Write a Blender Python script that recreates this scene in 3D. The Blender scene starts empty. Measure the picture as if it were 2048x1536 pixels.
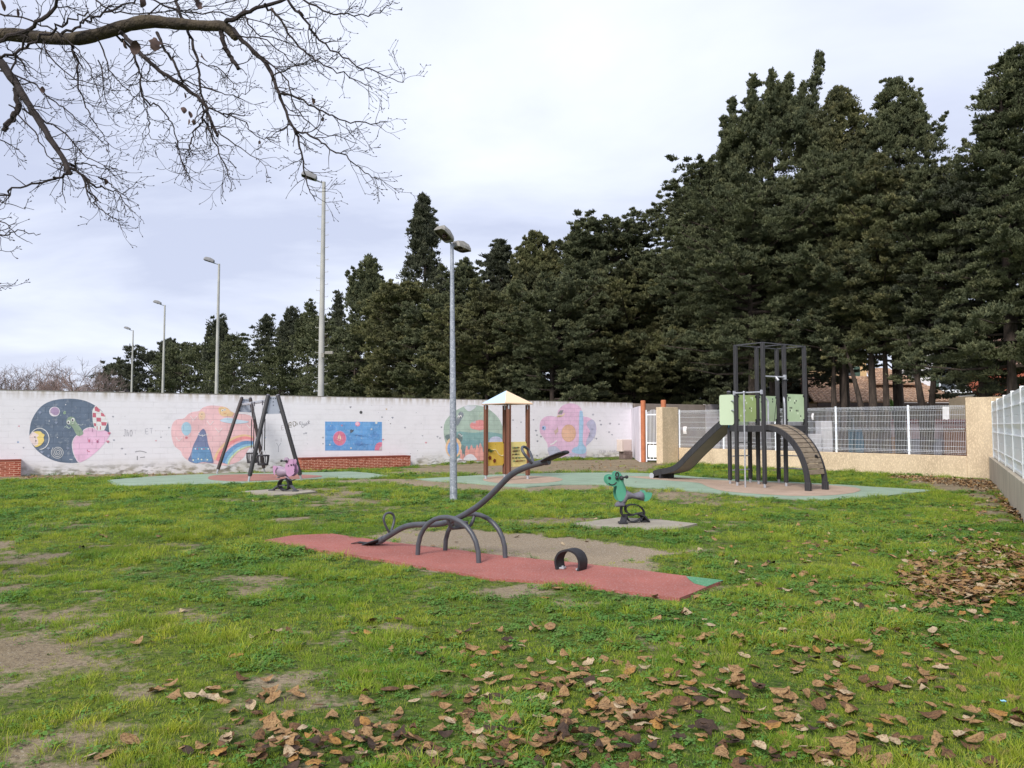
import bpy, bmesh, math, random
import numpy as np
from mathutils import Vector, Matrix, noise as mnoise
from mathutils.geometry import delaunay_2d_cdt
random.seed(7); rng = np.random.default_rng(7)
sc = bpy.context.scene
col = sc.collection
R = math.radians

# ------------------------------------------------------------------ camera
F = 1550.0; HOR = 850.0; CAMH = 1.6
PITCH = math.atan((HOR - 768) / F)
cd = bpy.data.cameras.new("camera"); cam = bpy.data.objects.new("camera", cd); col.objects.link(cam)
cam.location = (0, 0, CAMH); cam.rotation_euler = (R(90) + PITCH, 0, 0)
cd.sensor_width = 36; cd.lens = 36 * F / 2048; cd.clip_start = .05; cd.clip_end = 4000
sc.camera = cam

# ------------------------------------------------------------------ sky, sun, exposure
SUN_EL, SUN_AZ = 40, 208        # azimuth clockwise from +Y: behind the camera, a little to the left
w = bpy.data.worlds.new("World"); sc.world = w; w.use_nodes = True
nt = w.node_tree; nt.nodes.clear()
def N(nt, t, **k):
    n = nt.nodes.new(t)
    for a, b in k.items(): setattr(n, a, b)
    return n
def L(nt, a, b): nt.links.new(a, b)
out = N(nt, 'ShaderNodeOutputWorld'); bg = N(nt, 'ShaderNodeBackground'); L(nt, bg.outputs[0], out.inputs[0])
bg.inputs[1].default_value = .1
sky = N(nt, 'ShaderNodeTexSky'); sky.sky_type = 'NISHITA'; sky.sun_disc = False
sky.sun_elevation = R(SUN_EL); sky.sun_rotation = R(SUN_AZ); sky.dust_density = 2.0; sky.air_density = 1.0
tc = N(nt, 'ShaderNodeTexCoord'); sep = N(nt, 'ShaderNodeSeparateXYZ'); L(nt, tc.outputs['Generated'], sep.inputs[0])
zz = N(nt, 'ShaderNodeMath', operation='ADD'); zz.inputs[1].default_value = .22
mx = N(nt, 'ShaderNodeMath', operation='MAXIMUM'); mx.inputs[1].default_value = 0
L(nt, sep.outputs[2], mx.inputs[0]); L(nt, mx.outputs[0], zz.inputs[0])
dx = N(nt, 'ShaderNodeMath', operation='DIVIDE'); dy = N(nt, 'ShaderNodeMath', operation='DIVIDE')
L(nt, sep.outputs[0], dx.inputs[0]); L(nt, zz.outputs[0], dx.inputs[1]); L(nt, sep.outputs[1], dy.inputs[0]); L(nt, zz.outputs[0], dy.inputs[1])
cmb = N(nt, 'ShaderNodeCombineXYZ'); L(nt, dx.outputs[0], cmb.inputs[0]); L(nt, dy.outputs[0], cmb.inputs[1])
mp = N(nt, 'ShaderNodeMapping'); L(nt, cmb.outputs[0], mp.inputs[0]); mp.inputs['Location'].default_value = (.2897, -4.5653, 0); mp.inputs['Scale'].default_value = (.8, 1.25, 1)
n1 = N(nt, 'ShaderNodeTexNoise'); n1.inputs['Scale'].default_value = .75; n1.inputs['Detail'].default_value = 7; n1.inputs['Roughness'].default_value = .52; n1.inputs['Distortion'].default_value = .35
L(nt, mp.outputs[0], n1.inputs[0])
cr = N(nt, 'ShaderNodeValToRGB'); L(nt, n1.outputs[0], cr.inputs[0])
e = cr.color_ramp.elements; e[0].position = .38; e[0].color = (.51, .55, .70, 1); e[1].position = .76; e[1].color = (1, 1, 1, 1)
m_ = cr.color_ramp.elements.new(.55); m_.color = (.74, .78, .90, 1)
cs = N(nt, 'ShaderNodeMix', data_type='RGBA', blend_type='MULTIPLY'); cs.inputs[0].default_value = 1
L(nt, cr.outputs[0], cs.inputs[6]); cs.inputs[7].default_value = (8.7, 8.7, 8.7, 1)
mixs = N(nt, 'ShaderNodeMix', data_type='RGBA'); mixs.inputs[0].default_value = .9
L(nt, sky.outputs[0], mixs.inputs[6]); L(nt, cs.outputs[2], mixs.inputs[7]); L(nt, mixs.outputs[2], bg.inputs[0])
sd = bpy.data.lights.new("sun", 'SUN'); sd.energy = 2.5; sd.angle = R(18); sd.color = (1, .95, .88)
so = bpy.data.objects.new("sun", sd); col.objects.link(so)
a_ = R(SUN_AZ); e_ = R(SUN_EL)
so.rotation_euler = Vector((math.sin(a_) * math.cos(e_), math.cos(a_) * math.cos(e_), math.sin(e_))).to_track_quat('Z', 'Y').to_euler()
so.location = (0, -10, 30)
sc.view_settings.view_transform = 'Standard'; sc.view_settings.look = 'None'; sc.view_settings.gamma = 1
sc.view_settings.exposure = 0.62
sc.cycles.max_bounces = 6; sc.cycles.transparent_max_bounces = 8

# ------------------------------------------------------------------ helpers
def V(*a): return Vector(a)
FW = V(0, math.cos(PITCH), math.sin(PITCH)); UP = V(0, -math.sin(PITCH), math.cos(PITCH))
CAM = V(0, 0, CAMH)
def ray(px, py): return FW + V(1, 0, 0) * ((px - 1024) / F) + UP * ((768 - py) / F)
# the long white wall: A (left) -> B (right corner)
WA = V(-16.38, 24.8, 0); WB = V(6.10, 39.2, 0); WD = (WB - WA).normalized(); WN = V(WD.y, -WD.x, 0)   # WN faces the camera
WH = 2.71
def G(x, y):
    sx = (x - WA.x) * WD.x + (y - WA.y) * WD.y
    dn = (x - WA.x) * WN.x + (y - WA.y) * WN.y
    return -.17 * np.exp(-((sx - 9.5) / 6.5) ** 2) * np.exp(-(np.maximum(dn, 0) / 4.5) ** 2) + .05 * np.exp(-((sx - 26) / 2.2) ** 2) * np.exp(-(dn / 2.0) ** 2)
def gp(px, py, dz=0):
    """ground point seen at a place of the photograph"""
    d = ray(px, py); z = 0.0
    for _ in range(8):
        t = (z + dz - CAMH) / d.z; p = CAM + d * t; z = float(G(p.x, p.y))
    return V(p.x, p.y, z + dz)
def pp(px, py, c, n):
    """point of the plane (c, n) seen at a place of the photograph"""
    d = ray(px, py); return CAM + d * ((c - CAM).dot(n) / d.dot(n))
def yp(px, py, Y): return pp(px, py, V(0, Y, 0), V(0, 1, 0))
def crop(ox, oy, s): return lambda x, y: (ox + x / s, oy + y / s)
C1 = crop(0, 760, 4.876); C2 = crop(320, 760, 6.0235); C3 = crop(560, 770, 6.0235); C4 = crop(860, 760, 5.689)
C5 = crop(680, 860, 3.938); C6 = crop(1130, 900, 4.8); C7 = crop(1280, 670, 4.388); C8 = crop(1600, 680, 4.042)
def lin(c): c /= 255.0; return c / 12.92 if c <= .04045 else ((c + .055) / 1.055) ** 2.4
def rgb(r, g, b, k=1.0): return (min(lin(r) * k, .9), min(lin(g) * k, .9), min(lin(b) * k, .9), 1)

ORG = {}
def put(o, parent, loc):
    col.objects.link(o)
    if parent is not None:
        o.parent = parent; base = ORG[parent.name]
    else: base = V(0, 0, 0)
    o.location = loc - base; ORG[o.name] = V(*loc)
def tag(o, label=None, cat=None, group=None, kind=None):
    if label: o['label'] = label
    if cat: o['category'] = cat
    if group: o['group'] = group
    if kind: o['kind'] = kind
    return o
def empty(name, loc, label=None, cat=None, group=None, kind=None):
    o = bpy.data.objects.new(name, None); o.empty_display_size = .2; put(o, None, V(*loc)); return tag(o, label, cat, group, kind)

class MB:
    def __init__(s): s.v = []; s.f = []; s.m = []
    def add(s, vs, fs, mi=0):
        b = len(s.v); s.v += [tuple(v) for v in vs]; s.f += [tuple(b + i for i in f) for f in fs]; s.m += [mi] * len(fs); return s
    def box(s, c, size, d=None, mi=0, bev=0, up=None):
        """box centred at c; d = horizontal direction of its x axis"""
        d = V(*d).normalized() if d is not None else V(1, 0, 0)
        if up is None: u = V(0, 0, 1); n = V(-d.y, d.x, 0).normalized()
        else: u = V(*up).normalized(); n = u.cross(d).normalized(); 
        c = V(*c); x, y, z = [q / 2 for q in size]
        if bev <= 0:
            P = [c + d * (i * x) + n * (j * y) + u * (k * z) for k in (-1, 1) for j in (-1, 1) for i in (-1, 1)]
            return s.add(P, [(0, 2, 3, 1), (4, 5, 7, 6), (0, 1, 5, 4), (2, 6, 7, 3), (0, 4, 6, 2), (1, 3, 7, 5)], mi)
        b = min(bev, x * .49, y * .49, z * .49)
        P = []; idx = {}
        for k in (-1, 1):
            for j in (-1, 1):
                for i in (-1, 1):
                    for ax in range(3):
                        q = [i * (x - b), j * (y - b), k * (z - b)]; q[ax] = (i * x, j * y, k * z)[ax]
                        idx[(i, j, k, ax)] = len(P); P.append(c + d * q[0] + n * q[1] + u * q[2])
        fs = []
        for ax in range(3):
            o = [a for a in range(3) if a != ax]
            for sg in (-1, 1):
                q = []
                for (p1, p2) in ((-1, -1), (1, -1), (1, 1), (-1, 1)):
                    t = [0, 0, 0]; t[ax] = sg; t[o[0]] = p1; t[o[1]] = p2; q.append(idx[(t[0], t[1], t[2], ax)])
                fs.append(tuple(q))
        for ax in range(3):
            o = [a for a in range(3) if a != ax]
            for s1 in (-1, 1):
                for s2 in (-1, 1):
                    q = []
                    for e1, aa in ((-1, o[0]), (1, o[0]), (1, o[1]), (-1, o[1])):
                        t = [0, 0, 0]; t[ax] = e1; t[o[0]] = s1; t[o[1]] = s2; q.append(idx[(t[0], t[1], t[2], aa)])
                    fs.append(tuple(q))
        for k in (-1, 1):
            for j in (-1, 1):
                for i in (-1, 1): fs.append(tuple(idx[(i, j, k, a)] for a in range(3)))
        return s.add(P, fs, mi)
    def tube(s, path, r, n=8, mi=0, cap=True, flat=1.0, ref=None):
        path = [V(*p) for p in path]; rs = r if isinstance(r, (list, tuple)) else [r] * len(path)
        t = (path[1] - path[0]).normalized()
        ref = V(*ref) if ref is not None else (V(0, 0, 1) if abs(t.z) < .9 else V(1, 0, 0))
        a = t.cross(ref).normalized(); rings = []
        for i, p in enumerate(path):
            if i == 0: t = path[1] - p
            elif i == len(path) - 1: t = p - path[i - 1]
            else: t = (path[i + 1] - p).normalized() + (p - path[i - 1]).normalized()
            if t.length < 1e-9: t = path[-1] - path[0]
            t.normalize(); a = a - t * a.dot(t)
            if a.length < 1e-6: a = t.orthogonal()
            a.normalize(); b = t.cross(a)
            rings.append([p + (a * math.cos(2 * math.pi * k / n) + b * (math.sin(2 * math.pi * k / n) * flat)) * rs[i] for k in range(n)])
        vs = [v for rr in rings for v in rr]; fs = []
        for i in range(len(path) - 1):
            for k in range(n):
                k2 = (k + 1) % n; fs.append((i * n + k, i * n + k2, (i + 1) * n + k2, (i + 1) * n + k))
        if cap: fs += [tuple(range(n - 1, -1, -1)), tuple((len(path) - 1) * n + k for k in range(n))]
        return s.add(vs, fs, mi)
    def cyl(s, p, q, r, n=12, mi=0, r2=None): return s.tube([p, q], [r, r if r2 is None else r2], n, mi)
    def prism(s, poly, vec, mi=0):
        """a flat outline given thickness"""
        poly = [V(*p) for p in poly]; n = len(poly); vec = V(*vec)
        return s.add(poly + [p + vec for p in poly], [tuple(range(n)), tuple(range(2 * n - 1, n - 1, -1))] + [(i, i + n, (i + 1) % n + n, (i + 1) % n) for i in range(n)], mi)
    def strip(s, path, wvec, th, mi=0):
        """band of width wvec following a path, thickness th"""
        path = [V(*p) for p in path]; wv = V(*wvec); vs = []; n = len(path)
        for i, p in enumerate(path):
            t = (path[min(i + 1, n - 1)] - path[max(i - 1, 0)]).normalized(); nn = t.cross(wv.normalized()) * (th / 2)
            vs += [p - wv / 2 + nn, p + wv / 2 + nn, p + wv / 2 - nn, p - wv / 2 - nn]
        fs = [(3, 2, 1, 0), tuple(4 * (n - 1) + k for k in range(4))]
        for i in range(n - 1):
            for k in range(4): fs.append((4 * i + k, 4 * i + (k + 1) % 4, 4 * i + 4 + (k + 1) % 4, 4 * i + 4 + k))
        return s.add(vs, fs, mi)
    def sphere(s, c, r, mi=0, nu=12, nv=8, sc_=(1, 1, 1)):
        c = V(*c); vs = []; fs = []
        for j in range(nv + 1):
            th = math.pi * j / nv
            for i in range(nu):
                ph = 2 * math.pi * i / nu
                vs.append(c + V(r * sc_[0] * math.sin(th) * math.cos(ph), r * sc_[1] * math.sin(th) * math.sin(ph), r * sc_[2] * math.cos(th)))
        for j in range(nv):
            for i in range(nu): fs.append((j * nu + i, (j + 1) * nu + i, (j + 1) * nu + (i + 1) % nu, j * nu + (i + 1) % nu))
        return s.add(vs, fs, mi)
    def build(s, name, mats, parent=None, loc=None, smooth=False, fix=True):
        mats = mats if isinstance(mats, (list, tuple)) else [mats]
        loc = V(*loc) if loc is not None else (ORG[parent.name].copy() if parent is not None else V(0, 0, 0))
        me = bpy.data.meshes.new(name); me.from_pydata([(v[0] - loc.x, v[1] - loc.y, v[2] - loc.z) for v in s.v], [], s.f)
        for m in mats: me.materials.append(m)
        me.polygons.foreach_set('material_index', s.m)
        me.validate()
        if fix:
            bm = bmesh.new(); bm.from_mesh(me); bmesh.ops.recalc_face_normals(bm, faces=bm.faces); bm.to_mesh(me); bm.free()
        if smooth:
            me.polygons.foreach_set('use_smooth', [True] * len(me.polygons))
            try: me.set_sharp_from_angle(angle=R(40))
            except Exception: pass
        me.update()
        o = bpy.data.objects.new(name, me); put(o, parent, loc); return o
def np_mesh(name, verts, faces, mats, parent=None, loc=None, mi=None, smooth=False):
    """verts (n,3), faces (m,k) with one k"""
    loc = V(*loc) if loc is not None else (ORG[parent.name].copy() if parent is not None else V(0, 0, 0))
    me = bpy.data.meshes.new(name); nv = len(verts); m, k = faces.shape
    me.vertices.add(nv); me.vertices.foreach_set('co', (verts - np.array(loc)).astype(np.float32).ravel())
    me.loops.add(m * k); me.loops.foreach_set('vertex_index', faces.astype(np.int32).ravel())
    me.polygons.add(m); me.polygons.foreach_set('loop_start', np.arange(0, m * k, k, dtype=np.int32))
    for q in (mats if isinstance(mats, (list, tuple)) else [mats]): me.materials.append(q)
    if mi is not None: me.polygons.foreach_set('material_index', mi.astype(np.int32))
    if smooth: me.polygons.foreach_set('use_smooth', np.ones(m, bool))
    me.update(calc_edges=True)
    o = bpy.data.objects.new(name, me); put(o, parent, loc); return o
def spline(pts, sub=5, closed=False):
    P = [V(*p) for p in pts]; n = len(P); o = []
    rngi = range(n if closed else n - 1)
    for i in rngi:
        if closed: a, b, c, d = P[(i - 1) % n], P[i], P[(i + 1) % n], P[(i + 2) % n]
        else: a, b, c, d = P[max(i - 1, 0)], P[i], P[i + 1], P[min(i + 2, n - 1)]
        for k in range(sub):
            t = k / sub
            o.append(.5 * ((2 * b) + (c - a) * t + (2 * a - 5 * b + 4 * c - d) * t * t + (3 * b - a - 3 * c + d) * t ** 3))
    if not closed: o.append(P[-1])
    return o
def vnoise(x, y, seed=0):
    xi = np.floor(x).astype(np.int64); yi = np.floor(y).astype(np.int64); fx = x - xi; fy = y - yi
    fx = fx * fx * (3 - 2 * fx); fy = fy * fy * (3 - 2 * fy)
    def h(a, b):
        n = (a * 374761393 + b * 668265263 + seed * 974634777) & 0xffffffff
        n = ((n ^ (n >> 13)) * 1274126177) & 0xffffffff; return ((n ^ (n >> 16)) & 0xffff) / 65535.0
    return (h(xi, yi) * (1 - fx) + h(xi + 1, yi) * fx) * (1 - fy) + (h(xi, yi + 1) * (1 - fx) + h(xi + 1, yi + 1) * fx) * fy
def fbm(x, y, seed=0, o=4):
    s = 0; a = .5
    for i in range(o): s = s + a * vnoise(x * 2 ** i, y * 2 ** i, seed + i); a *= .5
    return s / (1 - .5 ** o)
def inpoly(x, y, poly):
    r = np.zeros(np.shape(x), bool); n = len(poly)
    for i in range(n):
        x1, y1 = poly[i][0], poly[i][1]; x2, y2 = poly[(i + 1) % n][0], poly[(i + 1) % n][1]
        if y1 == y2: continue
        c = ((y1 > y) != (y2 > y)) & (x < (x2 - x1) * (y - y1) / (y2 - y1) + x1); r ^= c
    return r

# ------------------------------------------------------------------ materials
def mat(name, c, c2=None, rough=.8, metal=0, scale=6, detail=4, bump=0, bscale=None, spec=.4, thr=(.35, .65), stretch=None, c3=None, s3=40, thr3=(.6, .7), f3=1.0, coat=0, bdist=.01):
    m = bpy.data.materials.new(name); m.use_nodes = True; nt = m.node_tree; b = nt.nodes['Principled BSDF']
    b.inputs['Roughness'].default_value = rough; b.inputs['Metallic'].default_value = metal; b.inputs['Specular IOR Level'].default_value = spec
    b.inputs['Base Color'].default_value = c
    g = N(nt, 'ShaderNodeNewGeometry'); src = g.outputs['Position']
    if stretch:
        mp = N(nt, 'ShaderNodeMapping'); mp.inputs['Scale'].default_value = stretch; L(nt, src, mp.inputs[0]); src = mp.outputs[0]
    last = None
    def noise(s, t, d=detail):
        n = N(nt, 'ShaderNodeTexNoise'); n.inputs['Scale'].default_value = s; n.inputs['Detail'].default_value = d; n.inputs['Roughness'].default_value = .6; L(nt, src, n.inputs[0])
        r = N(nt, 'ShaderNodeMapRange'); r.inputs[1].default_value = t[0]; r.inputs[2].default_value = t[1]; L(nt, n.outputs[0], r.inputs[0]); return n, r
    if c2:
        n, r = noise(scale, thr); mixn = N(nt, 'ShaderNodeMix', data_type='RGBA'); L(nt, r.outputs[0], mixn.inputs[0])
        mixn.inputs[6].default_value = c; mixn.inputs[7].default_value = c2; last = mixn.outputs[2]
    if c3:
        n, r = noise(s3, thr3, 2); ml = N(nt, 'ShaderNodeMath', operation='MULTIPLY'); L(nt, r.outputs[0], ml.inputs[0]); ml.inputs[1].default_value = f3
        mixn = N(nt, 'ShaderNodeMix', data_type='RGBA'); L(nt, ml.outputs[0], mixn.inputs[0])
        if last: L(nt, last, mixn.inputs[6])
        else: mixn.inputs[6].default_value = c
        mixn.inputs[7].default_value = c3; last = mixn.outputs[2]
    if last: L(nt, last, b.inputs['Base Color'])
    if bump:
        n = N(nt, 'ShaderNodeTexNoise'); n.inputs['Scale'].default_value = bscale or scale * 4; n.inputs['Detail'].default_value = 5; L(nt, src, n.inputs[0])
        bp = N(nt, 'ShaderNodeBump'); bp.inputs['Strength'].default_value = bump; bp.inputs['Distance'].default_value = bdist; L(nt, n.outputs[0], bp.inputs['Height']); L(nt, bp.outputs[0], b.inputs['Normal'])
    if coat: b.inputs['Coat Weight'].default_value = coat
    return m
K = 1.25
_pm = {}
def paint(r, g, b):
    k = (r, g, b)
    if k not in _pm:
        c = rgb(r, g, b, K); c = tuple(.88 * q + .12 * .6 for q in c[:3]) + (1,); d = tuple(min(q * .82, .9) for q in c[:3]) + (1,); wv = tuple(.7 * q + .3 * .62 for q in c[:3]) + (1,)
        _pm[k] = mat('wall_paint', c, d, rough=.85, scale=2.2, c3=wv, s3=9, thr3=(.56, .75), f3=.8, spec=.2)
        m = _pm[k]; nt = m.node_tree; b = nt.nodes['Principled BSDF']; src = b.inputs['Base Color'].links[0].from_socket; g = N(nt, 'ShaderNodeNewGeometry')
        su = N(nt, 'ShaderNodeVectorMath', operation='SUBTRACT'); L(nt, g.outputs['Position'], su.inputs[0]); su.inputs[1].default_value = tuple(WA); dt = N(nt, 'ShaderNodeVectorMath', operation='DOT_PRODUCT'); L(nt, su.outputs[0], dt.inputs[0]); dt.inputs[1].default_value = tuple(WD)
        ss = N(nt, 'ShaderNodeSeparateXYZ'); L(nt, su.outputs[0], ss.inputs[0]); cb = N(nt, 'ShaderNodeCombineXYZ'); L(nt, dt.outputs['Value'], cb.inputs[0]); L(nt, ss.outputs[2], cb.inputs[1])
        br = N(nt, 'ShaderNodeTexBrick'); L(nt, cb.outputs[0], br.inputs[0]); br.inputs['Scale'].default_value = 1; br.inputs['Brick Width'].default_value = .5; br.inputs['Row Height'].default_value = .2; br.inputs['Mortar Size'].default_value = .007; br.inputs['Mortar Smooth'].default_value = .3
        x = N(nt, 'ShaderNodeMix', data_type='RGBA', blend_type='MULTIPLY'); L(nt, br.outputs['Fac'], x.inputs[0]); L(nt, src, x.inputs[6]); x.inputs[7].default_value = (.68, .68, .7, 1); L(nt, x.outputs[2], b.inputs['Base Color'])
    return _pm[k]
M = dict(
    dark_metal=mat('dark_steel', rgb(62, 62, 68, 1.0), rgb(78, 78, 84, 1.0), rough=.5, scale=9, bump=.05, bscale=120, spec=.5),
    seesaw=mat('grey_powder_coat', rgb(66, 68, 75, 1.0), rgb(78, 80, 87, 1.0), rough=.42, scale=7, bump=.04, bscale=150, spec=.5),
    post=mat('recycled_plastic_post', rgb(44, 43, 46, 1.0), rgb(58, 57, 60, 1.0), rough=.55, scale=5, stretch=(6, 6, .6), bump=.15, bscale=40),
    brown_post=mat('brown_wood_post', rgb(98, 62, 48, 1.0), rgb(118, 76, 58, 1.0), rough=.65, scale=4, stretch=(8, 8, .5), bump=.2, bscale=30),
    steel=mat('galvanised_steel', rgb(160, 162, 170, 1.0), rgb(185, 187, 194, 1.0), rough=.42, metal=.35, scale=12),
    galv=mat('galvanised_pole', rgb(128, 134, 146, 1.0), rgb(160, 165, 176, 1.0), rough=.5, metal=.25, scale=10, c3=rgb(198, 202, 208, 1.0), s3=32, thr3=(.54, .66), f3=.7, bump=.05),
    galvfar=mat('concrete_pole', rgb(158, 158, 156, 1.0), rgb(178, 177, 172, 1.0), rough=.7, scale=1.5),
    lampshell=mat('lamp_housing', rgb(116, 113, 108, 1.0), rgb(146, 143, 136, 1.0), rough=.55, scale=14),
    black=mat('black_rubber', rgb(34, 33, 37, 1.0), rgb(46, 45, 50, 1.0), rough=.6, scale=10, bump=.1, bscale=80),
    white=mat('white_coated_metal', rgb(215, 220, 232, 1.1), rgb(228, 232, 240, 1.1), rough=.4, scale=3, spec=.5),
    panelw=mat('white_panel', rgb(200, 210, 232, 1.5), rgb(208, 216, 236, 1.5), rough=.4, scale=1.2, spec=.5),
    green_panel=mat('green_panel', rgb(176, 198, 158, .9), rgb(186, 206, 168, .9), rough=.45, scale=3),
    teal=mat('dragon_green_panel', rgb(88, 164, 136, .82), rgb(98, 172, 144, .82), rough=.4, scale=6),
    pink=mat('pink_panel', rgb(192, 148, 184, .85), rgb(180, 138, 172, .85), rough=.5, scale=6),
    yellow=mat('yellow_panel', rgb(226, 196, 92, 1.1), rgb(216, 182, 76, 1.1), rough=.5, scale=4),
    cream=mat('cream_panel', rgb(232, 214, 142, 1.1), rgb(226, 206, 130, 1.1), rough=.5, scale=4),
    render=mat('rough_beige_render', rgb(208, 188, 160, 1.0), rgb(184, 164, 138, 1.0), rough=.95, scale=1.3, stretch=(1.2, 1.2, .6), detail=8, c3=rgb(224, 204, 172, 1.1), s3=26, thr3=(.5, .62), f3=.6, bump=.6, bscale=26, bdist=.015),
    render2=mat('stained_beige_render', rgb(198, 186, 166, 1.05), rgb(178, 166, 148, 1.05), rough=.95, scale=2.2, stretch=(1, 1, .4), bump=.4, bscale=50),
    concrete=mat('concrete_pad', rgb(160, 152, 140, .75), rgb(176, 168, 152, .75), rough=.95, scale=3, bump=.3, bscale=60, c3=rgb(135, 128, 112, .75), s3=14, f3=.6),
    terracotta=mat('terracotta_paint', rgb(190, 118, 82, 1.0), rgb(172, 104, 72, 1.0), rough=.7, scale=5),
    wood=mat('weathered_planks', rgb(152, 138, 120, .8), rgb(122, 108, 92, .8), rough=.85, scale=3, stretch=(2, 2, 8), bump=.3, bscale=30),
    greyplastic=mat('grey_plastic_body', rgb(92, 90, 100, 1.0), rgb(108, 106, 116, 1.0), rough=.55, scale=6),
    slideunder=mat('slide_underside', rgb(118, 114, 104, 1.0), rgb(128, 124, 112, 1.0), rough=.55, scale=3),
    bark=mat('bark', rgb(92, 84, 76, .75), rgb(56, 50, 46, .8), rough=.95, scale=5, stretch=(4, 4, .8), bump=.8, bscale=20, bdist=.03),
)
# ------------------------------------------------------------------ ground, pads
def gpoly(pts, cf=None, sub=0):
    q = [gp(*(cf(*p) if cf else p)) for p in pts]
    return spline(q, sub, True) if sub else q
P_SEESAW = gpoly([(530, 1083), (590, 1073), (662, 1070), (790, 1088), (1018, 1116), (1172, 1131), (1317, 1148), (1445, 1165), (1440, 1170), (1411, 1179), (1358, 1200), (1300, 1193), (1247, 1186), (1130, 1170), (985, 1160), (832, 1135), (756, 1121), (680, 1109), (590, 1095)])
P_SSGREEN = gpoly([(1372, 1157.5), (1378, 1164), (1390, 1171.5), (1411, 1178), (1438, 1169.6), (1444, 1165.4)])
P_SWING = gpoly([(213, 961), (320, 953), (420, 948.5), (560, 946), (701, 944), (728, 946), (786, 954), (740, 956.5), (660, 957), (602, 961), (486, 967), (320, 971.5), (230, 973)])
P_SWRED = gpoly([(416, 959), (428, 952), (480, 950), (552, 949.3), (644, 953), (602, 959), (494, 964), (445, 963)], sub=3)
P_PLAY = gpoly([(832, 959), (967, 951), (1004, 950), (1071, 948), (1141, 946.5), (1220, 946), (1280, 947), (1338, 950), (1394, 955), (1508, 962), (1600, 966), (1700, 971.5), (1748, 975), (1872, 982), (1773, 992), (1662, 1000.5), (1600, 1000), (1508, 993.5), (1417, 985.5), (1325, 977.5), (1276, 975), (1192, 969), (1124, 970), (1053, 975), (1015, 973), (965, 969), (913, 965), (860, 962)])
P_PLPINK = gpoly([(965, 961), (985, 954.5), (1040, 953), (1100, 955), (1126, 961), (1095, 967), (1040, 969), (990, 967)], sub=3)
P_TWPINK = gpoly([(1255, 955), (1300, 954.5), (1370, 957), (1440, 962), (1600, 969), (1695, 975), (1722, 982), (1690, 990), (1610, 994), (1520, 990), (1450, 984), (1415, 975), (1395, 967), (1330, 962)], sub=3)
P_CON1 = gpoly([(483, 985), (536, 981), (619, 982), (634, 985), (590, 990), (544, 992.5)])
P_CON2 = gpoly([(1143, 1050), (1240, 1038), (1313, 1042), (1399, 1051), (1338, 1062), (1295, 1063), (1161, 1054)])
def dist_poly(x, y, poly):
    d = np.full(np.shape(x), 1e9); n = len(poly)
    for i in range(n):
        ax, ay = poly[i][0], poly[i][1]; bx, by = poly[(i + 1) % n][0], poly[(i + 1) % n][1]
        t = np.clip(((x - ax) * (bx - ax) + (y - ay) * (by - ay)) / ((bx - ax) ** 2 + (by - ay) ** 2 + 1e-9), 0, 1)
        d = np.minimum(d, np.hypot(x - ax - t * (bx - ax), y - ay - t * (by - ay)))
    return np.where(inpoly(x, y, poly), -d, d)
PADS = [P_SEESAW, P_SWING, P_PLAY, P_CON1, P_CON2]
# bare earth: worn places seen in the photograph  (centre, half sizes, strength)
def worn(pts): return [(p[0], p[1]) for p in gpoly(pts)]
W_GRAVEL = worn([(740, 1072), (800, 1058), (905, 1056), (1010, 1064), (1130, 1078), (1270, 1092), (1350, 1104), (1290, 1122), (1240, 1140), (1160, 1130), (900, 1100)])
W_LIST = [(W_GRAVEL, .35, 1.0),
    (worn([(620, 1112), (700, 1112), (900, 1148), (1100, 1176), (1240, 1196), (1100, 1192), (850, 1154), (700, 1122)]), .3, .4),
    (worn([(800, 958), (900, 962), (1000, 972), (1180, 968), (1200, 978), (1050, 984), (900, 978), (780, 966), (560, 962)]), .4, .75),
    (worn([(590, 975), (700, 972), (760, 985), (690, 1003), (600, 992)]), .5, .5),
    (worn([(760, 948), (830, 935), (1000, 925), (1290, 918), (1330, 928), (1300, 942), (1000, 946)]), .8, 1.0),
    (worn([(-60, 1195), (60, 1210), (150, 1222), (200, 1245), (120, 1290), (150, 1330), (40, 1355), (-60, 1360)]), .8, .40),
    (worn([(-40, 1440), (60, 1430), (120, 1460), (150, 1510), (60, 1560), (-60, 1560)]), .4, .4),
    (worn([(-30, 1085), (80, 1100), (120, 1150), (60, 1180), (-30, 1170)]), .4, .55),
    (worn([(530, 1375), (600, 1360), (690, 1375), (680, 1410), (560, 1415)]), .3, .38),
    (worn([(430, 1150), (560, 1145), (600, 1165), (480, 1180)]), .3, .5),
    (worn([(1000, 1040), (1150, 1030), (1240, 1036), (1150, 1050), (1060, 1052)]), .4, .6),
    (worn([(1130, 965), (1300, 975), (1440, 992), (1560, 1004), (1500, 1012), (1300, 992)]), .5, .45),
    (worn([(690, 1240), (800, 1235), (860, 1260), (760, 1275)]), .3, .3),
    (worn([(1300, 1055), (1450, 1040), (1560, 1044), (1500, 1056), (1400, 1064)]), .5, .45),
    (worn([(1800, 955), (1985, 958), (2020, 1040), (1990, 1040), (1950, 985), (1850, 975)]), .4, .9),
    (worn([(200, 955), (0, 962), (0, 952), (430, 945), (600, 945), (590, 950), (400, 951)]), .3, .7),
    (worn([(230, 1080), (330, 1075), (420, 1120), (250, 1140)]), .5, .3)]
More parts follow.
